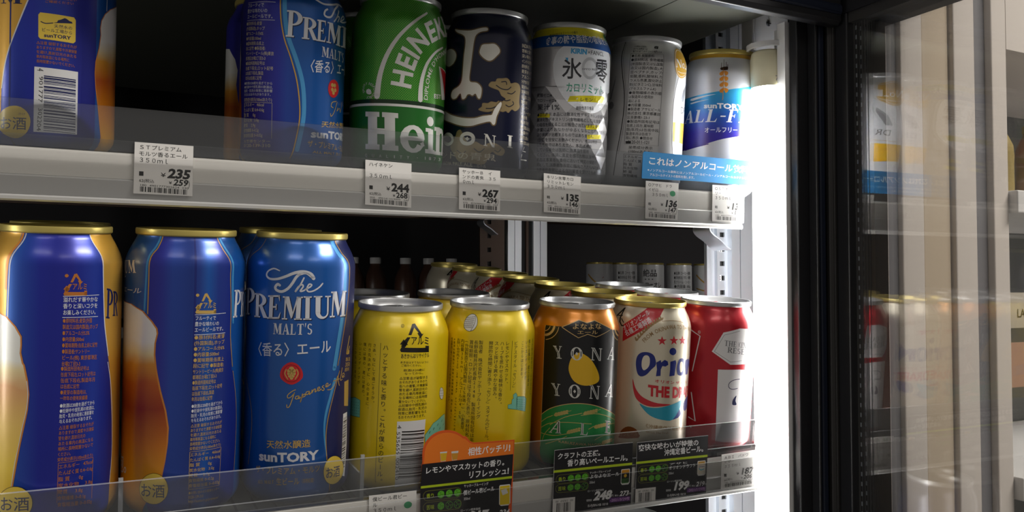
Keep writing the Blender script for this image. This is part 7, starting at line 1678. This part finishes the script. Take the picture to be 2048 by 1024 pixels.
S350 = Shape(P350, 122.5); S500 = Shape(P500, 168); S350W = Shape(P350, 122.5, False, 33.6); SHYO = Shape(P350, 122.5, True)
U0 = .036; DU = .0664
GP = 'tall premium beer cans on the lower shelf'
p1 = make_can('P1', 'low', -.0179, U0, 'tall gold and blue beer can at the left end of the lower shelf', GP, S500, B_BLUE, GOLDLID, rs=28.3)
p2 = make_can('P2', 'low', .0505, U0, 'tall blue beer can turned to show its ingredients column and beer glass picture', GP, S500, B_BLUE, GOLDLID, rs=28.3, tabrot=.5)
p3 = make_can('P3', 'low', .1195, U0, 'tall blue beer can facing front with large PREMIUM lettering and red seal', GP, S500, B_BLUE, GOLDLID, rs=28.3, tabrot=-.4)
dup_can(p1, 'low', -.0179, U0+DU+.002, 'tall gold-lidded can hidden behind the gold and blue can at the left end', GP, .6)
dup_can(p3, 'low', .1195, U0+DU+.002, 'tall blue can standing behind the front-facing PREMIUM can of the lower shelf', GP, .3)
GY = 'yellow beer cans'
y1 = make_can('Y1', 'low', .187, U0, 'yellow beer can showing a barcode and aluminium recycling mark', GY, S350, B_YEL, SILVLID, tabrot=1.9)
y2 = make_can('Y2', 'low', .2539, U0, 'yellow beer can covered in vertical text with a small globe drawing near its top', GY, S350, B_YEL, SILVLID, tabrot=1.1)
dup_can(y1, 'low', .187, U0+DU, 'yellow beer can directly behind the yellow can with the barcode', GY, .8)
dup_can(y2, 'low', .2539, U0+DU, 'yellow beer can directly behind the yellow can with the globe drawing', GY, .9)
yn = make_can('YN', 'low', .3267, U0, 'amber and black ale can with a yellow moon and YONA YONA lettering', None, S350, B_ORANGE, SILVLID, tabrot=1.2)
GO = 'row of champagne-coloured draft beer cans'
o1 = make_can('O1', 'low', .3945, U0, 'champagne draft beer can with red corner ribbon at the front of its row', GO, S350, B_CREAM, GOLDLID, tabrot=1.4)
for i, t in enumerate(('second', 'third', 'fourth', 'fifth', 'sixth', 'seventh')):
    dup_can(o1, 'low', .3945, U0+DU*(i+1), 'gold-lidded draft beer can, %s from the front in the row running back into the dark' % t, GO, (-.5, .35, -.9, -.2, -1.1, .9)[i])
GR = 'row of red beer cans'
r1 = make_can('R1', 'low', .4615, U0, 'red and white beer can beside the lit tube at the front of its row', GR, S350, B_RED, SILVLID, REDTAB, tabrot=1.6)
for i, t in enumerate(('second', 'third')): dup_can(r1, 'low', .4615, U0+DU*(i+1), 'red beer can with silver lid, %s from the front of its row' % t, GR, .4*i)
pa = make_can('PA', 'up', -.023, U0, 'blue and gold beer can with barcode at the left end of the upper shelf', None, S350W, B_BLUE, GOLDLID, rs=28.5)
GB = 'small blue premium ale cans on the upper shelf'
pb = make_can('PB', 'up', .1175, U0, 'blue ale can on the upper shelf with ingredients column and PREMIUM lettering', GB, S350W, B_BLUE, GOLDLID)
dup_can(pb, 'up', .1175, U0+DU+.002, 'shaded blue can behind the blue ale can of the upper shelf, beer glass picture showing', GB, .55)
he = make_can('HE', 'up', .191, U0, 'green lager can with dotted pattern and large white lettering', 'green lager cans', S350, B_GREEN, SILVLID)
dup_can(he, 'up', .191, U0+DU, 'green lager can in the dark behind the front green lager can', 'green lager cans', .7)
ao = make_can('AO', 'up', .2604, U0, 'dark navy ale can with a white nose and grinning mouth design', 'dark navy ale cans', S350, B_NAVY, SILVLID)
dup_can(ao, 'up', .2604, U0+DU, 'dark navy ale can in shade behind the one with the white grin', 'dark navy ale cans', .7)
hy = make_can('HY', 'up', .3295, U0, 'silver lemon drink can with diamond facets and yellow and blue top bands', None, SHYO, B_HYO, SILVLID, name='drink_can', category='drink can')
dz = make_can('DZ', 'up', .403, U0, 'silver drink can with a boxed column of black text and gold round emblem', None, S350, B_SILV, SILVLID, name='drink_can', category='drink can')
af = make_can('AF', 'up', .4835, U0, 'white drink can with blue brush stroke and orange wheat ear next to the tube', None, S350, B_WHITE, GOLDLID, name='drink_can', category='drink can')
bs = make_can(None, 'base', .366, U0, 'silver can lid just showing under the lower price rail', None, S350, B_NAVY, SILVLID, tabrot=1.2, name='drink_can', category='drink can')
# ---------------------------------------------------------------- shelves
XL, XR = -.34, .477
def shelf(sh, label, xr=XR, guard=True):
    r = empty('display_shelf', shelf_frame(sh), label, 'shelf', 'sloping cooler shelves')
    d = MB(); d.box((XL, .004, -.004), (xr, .56, -.0005), SHELFGREY)
    d.box((XL, .0045, -.022), (xr, .007, -.004), DARKSTEEL)
    d.obj('shelf_deck', r)
    lanes = MB()
    n = int((xr-XL)/.0115)
    for k in range(n):
        x = XL+.006+k*.0115
        lanes.box((x-.0006, .006, -.0005), (x+.0006, .55, -.0001), DARKSTEEL)
    o = lanes.obj('slide_ribs', r)
    if not guard: return r
    b = MB()     # price channel profile (depth u, height h)
    b.prism([(.0035,.0026),(-.0022,.0026),(-.0030,.0018),(-.0032,-.0022),(-.0026,-.0125),(.0035,-.0125)], 'x', XL, xr, RAILW)
    b.prism([(.0035,-.0126),(-.0026,-.0126),(-.0036,-.0135),(-.0022,-.0235),(.0035,-.0235)], 'x', XL, xr, RAILG)
    b.prism([(.0035,-.0236),(-.0072,-.0236),(-.0080,-.0245),(-.0080,-.0262),(-.0070,-.0272),(.0035,-.0272)], 'x', XL, xr, RAILG)
    b.obj('price_rail', r, 30)
    g = MB(); g.box((XL, -.0012, .0028), (xr, .0012, .0285), ACRYLIC, ACRYEDGE); g.box((XL, -.0032, .0029), (xr, -.0014, .0094), ACRYLIC, ACRYEDGE); g.obj('front_guard', r)
    c = MB(); c.box((XL, -.0072, -.0234), (xr, -.0064, .0005), COVER, ACRYEDGE); c.obj('rail_cover', r)
    return r
up = shelf('up', 'upper sloping shelf with six small price tickets in its white rail'); lo = shelf('low', 'lower sloping shelf with black promotion cards in its rail')
def divider(sh, x, label):
    b = MB(); b.box((x-.0006, .003, .0001), (x+.0006, .50, .017), ACRYLIC, ACRYEDGE); b.box((x-.0012, .0016, .0001), (x+.0012, .0032, .030), ACRYEDGE)
    o = b.obj('lane_divider', None, None); o.matrix_world = shelf_frame(sh); tag(o, label, 'divider', 'clear lane dividers')
divider('low', .0160, 'clear lane divider between the two leftmost tall cans on the lower shelf'); divider('low', .1535, 'clear lane divider between the PREMIUM can and the barcode yellow can')
# ---------------------------------------------------------------- tickets and cards in the rails
def card(key, sh, name, label, cat_, group, u=-.0042):
    fl = Flat().add(ART[key]); bm = bmesh.new(); vs = [bm.verts.new((x/1000, u-.00005*z, y/1000)) for x, y, z in fl.v]
    for a, b, c, i in fl.f:
        try: f = bm.faces.new((vs[a], vs[b], vs[c])); f.material_index = i
        except ValueError: pass
    # card stock behind the print
    a0 = next(a for a in ART[key] if a[0] == 'P'); q = a0[3]; q = [(q[i], q[i+1]) for i in range(0, len(q), 2)] if not isinstance(q[0], tuple) else q
    i = fl.mi(a0[1]); f1 = [bm.verts.new((x/1000, u, y/1000)) for x, y in q]; f2 = [bm.verts.new((x/1000, u+.0004, y/1000)) for x, y in q]
    n = len(q)
    for k in range(n):
        f = bm.faces.new((f1[k], f1[(k+1) % n], f2[(k+1) % n], f2[k])); f.material_index = i
    for t in tessellate_polygon([[Vector((x, y, 0)) for x, y in q]]):
        f = bm.faces.new([f2[j] for j in t]); f.material_index = i
    me = bpy.data.meshes.new(name); bm.to_mesh(me); bm.free()
    for k in fl.mats: me.materials.append(inkmat(k))
    o = link(name, me); o.matrix_world = shelf_frame(sh); return tag(o, label, cat_, group)
GT = 'white price tickets'
card('u1', 'up', 'price_ticket', 'white price ticket reading 235 yen under the upper shelf gap', 'price tag', GT)
card('u2', 'up', 'price_ticket', 'white price ticket reading 244 yen below the green lager can', 'price tag', GT)
card('u3', 'up', 'price_ticket', 'white price ticket reading 267 yen below the navy ale can', 'price tag', GT)
card('u4', 'up', 'price_ticket', 'white price ticket reading 135 yen below the faceted silver can', 'price tag', GT)
card('u5', 'up', 'price_ticket', 'white price ticket reading 136 yen with a green dot', 'price tag', GT)
card('u6', 'up', 'price_ticket', 'glare-washed price ticket at the right end of the upper rail', 'price tag', GT)
card('l1', 'low', 'price_ticket', 'white price ticket with a green dot under the barcode yellow can', 'price tag', GT)
card('l2', 'low', 'price_ticket', 'glare-washed price ticket below the red beer can', 'price tag', GT)
card('u7', 'up', 'notice_card', 'bright blue non-alcohol notice card above the 136 yen ticket', 'sign', None, -.0048)
GC = 'black promotion cards'
card('l3', 'low', 'promotion_card', 'black promotion card priced 248 under the amber ale can', 'sign', GC, -.0048)
card('l4', 'low', 'promotion_card', 'black promotion card priced 199 under the champagne draft can', 'sign', GC, -.0048)
card('l5', 'low', 'promotion_card', 'black promotion card with a round orange top before the yellow cans', 'sign', GC, -.0048)
# ---------------------------------------------------------------- shelf above: only its underside and right flange are in view
t = empty('display_shelf', Matrix.Translation((0, 0, .357)) @ Matrix.Rotation(radians(1.2), 4, 'X'), 'grey-green underside of the shelf above the upper row of cans', 'shelf', 'sloping cooler shelves')
b = MB(); b.box((-.34, -.02, 0), (.3995, .56, .003), SHELFGREY); b.box((.393, .0, .003), (.407, .56, .006), DARKSTEEL); bevel(b.obj('shelf_deck', t), .0008)
b = MB(); b.box((.4005, -.02, .0002), (.4855, .56, .003), SHELFGREY); b.prism([(.4855,.0002),(.4885,.0012),(.4900,.0040),(.4900,.05),(.4886,.05),(.4886,.0045),(.4878,.0030),(.4855,.003)], 'y', .028, .56, SHELFGREY); b.obj('side_panel', t, 30)
# ---------------------------------------------------------------- uprights
def upright(x0, x1, y, z0, z1, label, slots=True, group='slotted uprights'):
    r = empty('slotted_upright', Matrix.Translation((x0, y, 0)), label, 'upright', group); W_ = x1-x0; b = MB()
    b.box((0, 0, z0), (W_*.22, .004, z1), STEEL); b.box((W_*.22, -.004, z0), (W_*.30, .006, z1), STEEL)
    b.box((W_*.66, -.004, z0), (W_*.74, .006, z1), STEEL); b.box((W_*.74, 0, z0), (W_, .004, z1), STEEL)
    zz = z0; pitch = .0136; xs0, xs1 = W_*.41, W_*.57; k = 0
    b.box((W_*.30, .002, z0), (xs0, .004, z1), STEEL); b.box((xs1, .002, z0), (W_*.66, .004, z1), STEEL)
    z = z0
    while z+pitch < z1:
        b.box((xs0, .002, z+.0045), (xs1, .004, z+pitch), STEEL); z += pitch
    b.obj('post', r); s_ = MB(); s_.box((W_*.35, .0055, z0), (W_*.62, .008, z1), SLOT); s_.obj('slot_shade_sheet', r)  # near-black sheet stands in for the shade inside the slots
    return r
u1 = upright(.508, .548, .09, -.24, .43, 'bright slotted steel upright behind the red cans beside the lit tube')
fl = Flat(); build_glyphs({('1', .02), ('3', .02)})
for ch, (x, z) in (('1', (.0158, .1675)), ('1', (.0178, .1675)), ('3', (.0164, .1405)), ('3', (.0164, -.047))):
    fl.glyph('greyl', 0, ch, .02, lambda X, Y: (x+X*.0055, z+Y*.0075))
dm = bpy.data.meshes.new('stamped_number'); dm.from_pydata([(a, .0018, c) for a, c, _ in fl.v], [], [f[:3] for f in fl.f]); dm.materials.append(inkmat('hywhite')); link('stamped_number', dm, u1)
POSTWH = mat('post_white', rgb('eef2f8'), .4)
for nm, x0, x1, y, lab in (('white', .4826, .5025, .45, 'left of the two white posts behind the back cans'), ('w', .5205, .541, .45, 'right of the two white posts behind the back cans')):
    b = MB(); b.box((x0, y, -.2), (x0+(x1-x0)*.48, y+.012, .4), POSTWH); b.box((x0+(x1-x0)*.52, y, -.2), (x1, y+.012, .4), POSTWH); b.box((x0+.002, y+.003, -.2), (x1-.002, y+.01, .4), DARKSTEEL); tag(b.obj('support_post'), lab, 'post', 'rear support posts')
b = MB(); b.box((.5035, .453, -.2), (.5195, .457, .4), SLOT); b.box((.509, .449, -.2), (.5125, .453, .4), BROWNMET); tag(b.obj('support_post'), 'dark slotted post between the two white posts', 'post', 'rear support posts')
def holed(x0, x1, y, lab):
    r = empty('support_post', Matrix.Translation((x0, y, 0)), lab, 'post', 'rear support posts'); b = MB(); w_ = x1-x0
    b.box((0, 0, -.2), (w_*.3, .003, .4), BROWNMET); b.box((w_*.45, 0, -.2), (w_, .003, .4), BROWNMET); z = -.2
    while z < .385: b.box((w_*.3, 0, z+.006), (w_*.45, .003, z+.018), BROWNMET); z += .018
    b.obj('post', r); s_ = MB(); s_.box((w_*.2, .004, -.2), (w_*.6, .006, .4), SLOT); s_.obj('slot_shade_sheet', r)  # dark sheet behind the holes imitates the shade within them
holed(.4425, .4775, .45, 'brown metal post with a column of holes left of the white posts'); holed(-.285, -.245, .45, 'brown metal post with holes behind the tall cans at far left')
def bracket(ox, oy, oz, sc_, dep, label):
    pts = [(0,.0),(-.018,-.001),(-.0205,-.0045),(-.0175,-.0085),(-.0105,-.0125),(-.0045,-.017),(-.0005,-.0195)]
    q = cat(pts, 4, False); th = .0011; out = [(x*sc_, z*sc_) for x, z in q]; inn = [(x*sc_+th*.7, z*sc_+th*.7) for x, z in q][::-1]
    b = MB(); b.prism(out+inn, 'y', 0, dep, STEEL); o = b.obj('shelf_bracket', None, 40); o.location = (ox, oy, oz); return tag(o, label, 'bracket', 'curled shelf brackets')
bracket(.5122, .062, .1915, 1.2, .023, 'curled steel bracket holding the upper shelf above the red cans'); bracket(.4585, .43, .219, 1.0, .02, 'small curled bracket near the white posts under the upper shelf')
# ---------------------------------------------------------------- light tube on the mullion
def tube_lamp(x, label):
    r = empty('tube_lamp', Matrix.Translation((x, 0, 0)), label, 'lamp', 'vertical tube lamps')
    b = MB(); b.lathe([(.0001, -.32), (.0128, -.32), (.0128, .3015)], TUBEM, 40); b.obj('tube', r, 40)
    b = MB(); b.lathe([(.0134, .2995), (.0136, .302), (.0136, .309), (.0139, .3095), (.0139, .323), (.0128, .3285), (.011, .330), (.0001, .330)], CREAMPL, 40); b.obj('end_cap', r, 40)
    fl = Flat(); build_glyphs({('7', .01)}); fl.glyph('greyz', 0, '7', .01, lambda X, Y: (X*.006, Y*.006)); fl.glyph('greyz', 0, '3', .02, lambda X, Y: (X*.006+.0036, Y*.006))
    dm = bpy.data.meshes.new('printed_number'); dm.from_pydata([(.01365*sin((-(a-.0035)-.004)/.0136*-1-.35), -.01372*cos((-(a-.0035)-.004)/.0136*-1-.35), .3032+c) for a, c, _ in fl.v], [], [f[:3] for f in fl.f]); dm.materials.append(inkmat('greyz')); link('printed_number', dm, r)
    b = MB(); b.lathe([(.0145, .3315), (.0168, .3315), (.0168, .3355), (.0145, .3355), (.0145, .3315)], WHITEPL, 40); b.box((-.003, .014, .3315), (.012, .03, .3355), WHITEPL); b.obj('holding_clip', r, 40)
tube_lamp(.497, 'bright vertical tube lamp at the right end of the shelves'); tube_lamp(-.47, 'vertical tube lamp on the left door post of the cooler')
b = MB(); b.box((.5105, .028, .318), (.556, .031, .42), WHITEMET); b.box((.5075, .028, .33), (.5105, .042, .42), WHITEMET); o = b.obj('mounting_plate'); tag(o, 'white metal mounting plate with a screw above the lit tube', 'plate')
bevel(o, .0012)
s_ = MB(); s_.lathe([(.0001, .0), (.0022, -.0002), (.0036, -.001), (.0038, -.0016)], STEEL, 24); so = s_.obj('screw_head', o, 40); so.matrix_local = Matrix.Translation((.526, .0275, .3665)) @ Matrix.Rotation(pi/2, 4, 'X')
b = MB(); b.box((-.0025, -.0004, -.0002), (.0025, .0004, .0001), SLOT); b.box((-.0004, -.0025, -.0002), (.0004, .0025, .0001), SLOT); so2 = b.obj('screw_slot', so)
so2.matrix_local = Matrix.Translation((0, 0, .0002))
b = MB(); b.box((.549, .09, -.3), (.572, .094, .46), STEEL); tag(b.obj('support_post'), 'plain grey steel post between the slotted upright and the lit tube', 'post', 'front support posts')
# ---------------------------------------------------------------- cooler casing
def struct(b, name, smooth=None): return tag(b.obj(name, None, smooth), None, None, None, 'structure')
b = MB(); b.box((.494, -.0225, -.5), (.5062, -.014, .349), WHITEPL); b.box((.505, -.0134, -.5), (.56, .0, .349), WHITEPL); struct(b, 'trim_1')
b = MB()   # mullion: stepped black extrusion
b.box((.4975, -.0315, -.5), (.5240, -.0235, .5), BLACKPL); b.box((.5062, -.0235, -.5), (.5625, -.0135, .5), BLACKPL); b.box((.509, -.040, -.5), (.5115, -.0315, .5), BLACKPL)
b.prism([(.5130,-.0315),(.5150,-.0385),(.5200,-.0385),(.5225,-.0315)], 'z', -.5, .5, EDGEGLINT); bevel(struct(b, 'trim_2'), .0008)  # blue ridge paints the reflection along the mullion corner
b = MB(); b.prism([(-.052,.3455),(-.0495,.3425),(-.042,.3425),(-.040,.3475),(-.028,.352),(-.028,.56),(-.052,.56)], 'x', -.6, .5245, BLACKPL); b.prism([(-.0521,.350),(-.0535,.352),(-.0535,.357),(-.0521,.359)], 'x', -.6, .5245, EDGEGLINT); bevel(struct(b, 'trim_3', 30), .0006)  # thin blue strip paints the highlight along the black header
b = MB(); b.box((-.6, 1.25, -.6), (2.2, 1.28, 1.0), DARKWALL); struct(b, 'wall_back')
b = MB(); b.box((-.62, .0, -.6), (-.6, 1.25, 1.0), DARKWALL); struct(b, 'wall_left')
b = MB(); b.box((-.6, .0, .56), (.56, 1.25, .58), DARKWALL); b.box((.56, .0, .98), (2.2, 1.25, 1.0), DARKWALL); struct(b, 'ceiling')
b = MB(); b.box((-.6, -.02, -.62), (2.2, 1.25, -.6), DARKWALL); struct(b, 'floor'); b = MB(); b.box((-.7, -1.6, -.66), (2.2, -.021, -.62), mat('shop_floor', rgb('8a8680'), .5)); struct(b, 'floor.001')
b = MB(); b.box((1.6, .05, -.6), (1.62, 1.25, 1.0), DARKWALL); struct(b, 'wall_right')
# opened glass door : hinge at the mullion, swung out towards the viewer
PHI = radians(2)
D = Matrix.Translation((.530, -.0368, 0)) @ Matrix.Rotation(-PHI, 4, 'Z')       # local -Y runs along the opened door, -X faces the shelves
dr = empty('glass_door', D, 'opened glass cooler door with dark rubber-edged frame at right', 'door')
b = MB(); b.box((-.002, -.018, -.5), (.040, .006, .352), BLACKPL); b.box((-.005, -.0065, -.5), (-.002, .004, .352), RUBBER); b.prism([(-.005,.001),(-.0085,-.001),(-.0085,-.0045),(-.005,-.0062)], 'z', -.5, .352, RUBBER); bevel(b.obj('hinge_stile', dr), .0008)
b = MB(); b.box((-.002, -.62, .352), (.036, .006, .46), BLACKPL); b.box((.0, -.62, .344), (.034, -.014, .352), RUBBER); b.obj('top_rail', dr)
b = MB(); b.box((.0055, -.0360, -.5), (.0195, -.018, .344), SPACER)
for k in range(6): b.box((.0050, -.0325+k*.0026, -.5), (.0056, -.0312+k*.0026, .344), DARKSTEEL)
for k in range(110): b.box((.0047, -.0215, -.49+k*.0076), (.0055, -.0205, -.4868+k*.0076), STEEL)
b.obj('spacer_bar', dr)
for x in (.0025, .0200):
    b = MB(); b.box((x, -.60, -.5), (x+.0025, -.016, .346), GLASS); b.obj('glass_pane', dr)
# ---------------------------------------------------------------- neighbouring case seen through the door glass
def strip(name, x0, x1, y, dep, m, z0=-.6, z1=.75):
    b = MB(); b.box((x0, y, z0), (x1, y+dep, z1), m); return bevel(struct(b, name), .0012)
GREYEN = mat('grey_enamel', rgb('75757a'), .5)
b = MB(); b.box((.5625, -.045, -.6), (.5630, -.0, .75), BLACKPL); struct(b, 'trim_11')
strip('trim_4', .5632, .5664, -.060, .03, WARMW); strip('trim_5', .5664, .5830, -.056, .03, GREYEN); strip('trim_6', .5830, .6094, -.060, .06, WARMW)
strip('trim_7', .6096, .6440, -.059, .06, BEIGE); strip('trim_8', .6456, .6735, -.063, .085, WARMW); o = strip('trim_9', .6737, .6985, -.056, .06, GREYEN); strip('trim_10', .6985, .7195, -.062, .09, WARMW)
for z in (.352, .320):
    s_ = MB(); s_.lathe([(.0001, .0), (.003, -.0004), (.0048, -.0016), (.005, -.0022)], STEEL, 24); so = s_.obj('trim_screw', o, 40); so.matrix_local = Matrix.Translation((.682, -.0558, z)) @ Matrix.Rotation(pi/2, 4, 'X')
b = MB(); b.box((.7195, .12, -.6), (1.3, .14, 1.0), mat('case_back', rgb('6c6e6c'), .6)); b.box((.7195, -.062, .346), (1.3, .12, .75), WARMW); struct(b, 'wall_right.001')
for z, lab in ((.2200, 'upper white shelf edge of the neighbouring case seen through the door glass'), (-.03, 'lower white shelf edge of the neighbouring case seen through the door glass')):
    b = MB(); b.box((.7195, -.07, z-.02), (1.3, .115, z), WHITEMET); tag(bevel(b.obj('case_shelf')), lab, 'shelf', 'neighbouring case shelves')
def bottle(x, y, z, m, capm, label, sc_=1.0, group=None):
    r = empty('drink_bottle', Matrix.Translation((x, y, z)), label, 'bottle', group); b = MB()
    b.lathe([(a*sc_, c*sc_) for a, c in ((.0001,0),(.021,0),(.024,.004),(.025,.02),(.0245,.06),(.0255,.075),(.024,.095),(.017,.112),(.0115,.122),(.0115,.128))], m, 32); b.obj('bottle_body', r, 40)
    b = MB(); b.lathe([(a*sc_, c*sc_) for a, c in ((.0118,.1265),(.0125,.1275),(.0125,.139),(.0118,.1405),(.0001,.1405))], capm, 32); b.obj('bottle_cap', r, 40); return r
YB = mat('amber_drink', rgb('97854f'), .35); TB = mat('tan_drink', rgb('8a6a4a'), .4)
for k, (x, m) in enumerate(((.772, YB), (.822, TB), (.872, YB))):
    bottle(x, -.02, .2200, m, YB, ('%s drink bottle on the neighbouring case shelf behind the door glass' % ('amber', 'tan', 'rear amber')[k]), .52, 'neighbouring case bottles')
def sign(x, y, z, w_, h_, m, label, text=None, tm='ink'):
    b = MB(); b.box((x, y, z), (x+w_, y+.002, z+h_), m); o = b.obj('case_sign'); tag(o, label, 'sign')
    if text:
        fl = Flat(); build_glyphs({(c, .0) for c in text}); xx = x+.0255
        for c in text:
            fl.glyph(tm, 0, c, .0, lambda X, Y: (xx+X*.0105, z+h_*.3+Y*.011)); xx += GL[(c, .0)][2]*.0105
        dm = bpy.data.meshes.new('sign_lettering'); dm.from_pydata([(a, y-.0003, c) for a, c, _ in fl.v], [], [f[:3] for f in fl.f]); dm.materials.append(inkmat(tm)); link('sign_lettering', dm, o)
sign(.7215, -.05, .098, .08, .032, mat('sign_beige', rgb('b8b0a0'), .5), 'pale sign reading LA in the neighbouring case', 'LA')
sign(.729, -.052, .045, .08, .04, mat('sign_orange', rgb('b08a78'), .5), 'orange sign below the pale sign in the neighbouring case')
# ---------------------------------------------------------------- stock at the back of the cold room
r = MB(); r.box((-.5, .78, .06), (1.55, 1.1, .075), DARKSTEEL); tag(r.obj('stock_shelf'), 'dark stock shelf at the back carrying coffee cans and bottles', 'shelf')
def coffee(x, y, z, k, label):
    r = empty('coffee_can', Matrix.Translation((x, y, z)) @ Matrix.Rotation(k*.0, 4, 'Z'), label, 'drink can', 'white coffee cans at the back'); b = MB(); R = .0262
    b.lathe([(.0001, 0), (R*.94, 0), (R, .002), (R, .098), (R*.95, .1005)], mat('coffee_white', rgb('d6d8da'), .35, .15), 48); b.obj('can_body', r, 35)
    b = MB(); b.lathe([(R*.95, .1005), (R*.985, .101), (R*.985, .1035), (R*.95, .104), (R*.9, .102), (.0001, .102)], GOLDLID, 48); b.obj('lid', r, 35)
    fl = Flat(); rr = random.Random(k)
    if k in (0, 4): fl.stroke('ogold2', 0, cat([(-24, 80), (-8, 66), (6, 58), (24, 54)], 6, False), 3.0); fl.stroke('ogold2', 0, cat([(-24, 52), (0, 46), (24, 44)], 6, False), 2.5)
    if k == 0: fl.poly('obrown', 1, [(8, 76), (16, 68), (10, 56), (2, 64)])
    if k == 2:
        fl.text('blacks', 1, '絶品', (-18, 76), (30, 0), (0, 15), .03, ''); fl.text('blacks', 1, 'カフェオレ', (-22, 53), (44, 0), (0, 13), .03, '')
        for q in range(3): fl.poly('blacks', 1, [(-12+q*7+2.2*(1 if j % 2 == 0 else .4)*sin(pi*j/5), 71+2.2*(1 if j % 2 == 0 else .4)*cos(pi*j/5)) for j in range(10)])
    if k in (1, 3):
        for j, tx in enumerate(('●名称 コーヒー飲料', '●原材料名 牛乳・砂糖', '乳クリーム・コーヒー', '●内容量 185g', '下段に記載●製造者', '東京都中央区')): fl.text('blacks', 1, tx, (-12, 80-j*9), (38, 0), (0, 7), .01, '')
    if fl.v:
        dm = bpy.data.meshes.new('label_print'); dm.from_pydata([(.02635*sin((a-16)/26.3), -.02635*cos((a-16)/26.3), c/1000) for a, c, _ in fl.v], [], [f[:3] for f in fl.f])
        dm.polygons.foreach_set('material_index', [f[3] for f in fl.f])
        for kk in fl.mats: dm.materials.append(inkmat(kk))
        link('label_print', dm, r)
build_glyphs({(c, .03) for c in '絶品カフェオレ'} | {(c, .01) for c in '●名称コーヒー飲料原材牛乳・砂糖クリム内容量185g下段に記載製造者東京都中央区'})
CF = ['with brown diamond, leftmost of the back coffee cans', 'with text column, second of the back coffee cans', 'reading cafe au lait, middle of the back coffee cans', 'with text column, fourth of the back coffee cans', 'with gold swirls beside the steel upright']
for k, px in enumerate([0.8911, 0.9493, 1.0158, 1.0872, 1.1588]): coffee(px, .86, .075, k, 'white coffee can '+CF[k])
DB = mat('dark_bottle', rgb('4a3228'), .35); 
for k, px in enumerate([0.3944, 0.434, 0.4883, 0.5313, 0.5754]): bottle(px, .86, .075, DB, WHITEPL, 'dim brown bottle with white cap in the dark at the back, %s from left' % ('first', 'second', 'third', 'fourth', 'fifth')[k], .76, 'dim bottles at the back')
b = MB(); b.box((-.5, .62, .232), (.95, .628, .262), BROWNMET); tag(b.obj('cross_beam'), 'brown cross beam under the upper shelf in the dark', 'beam')
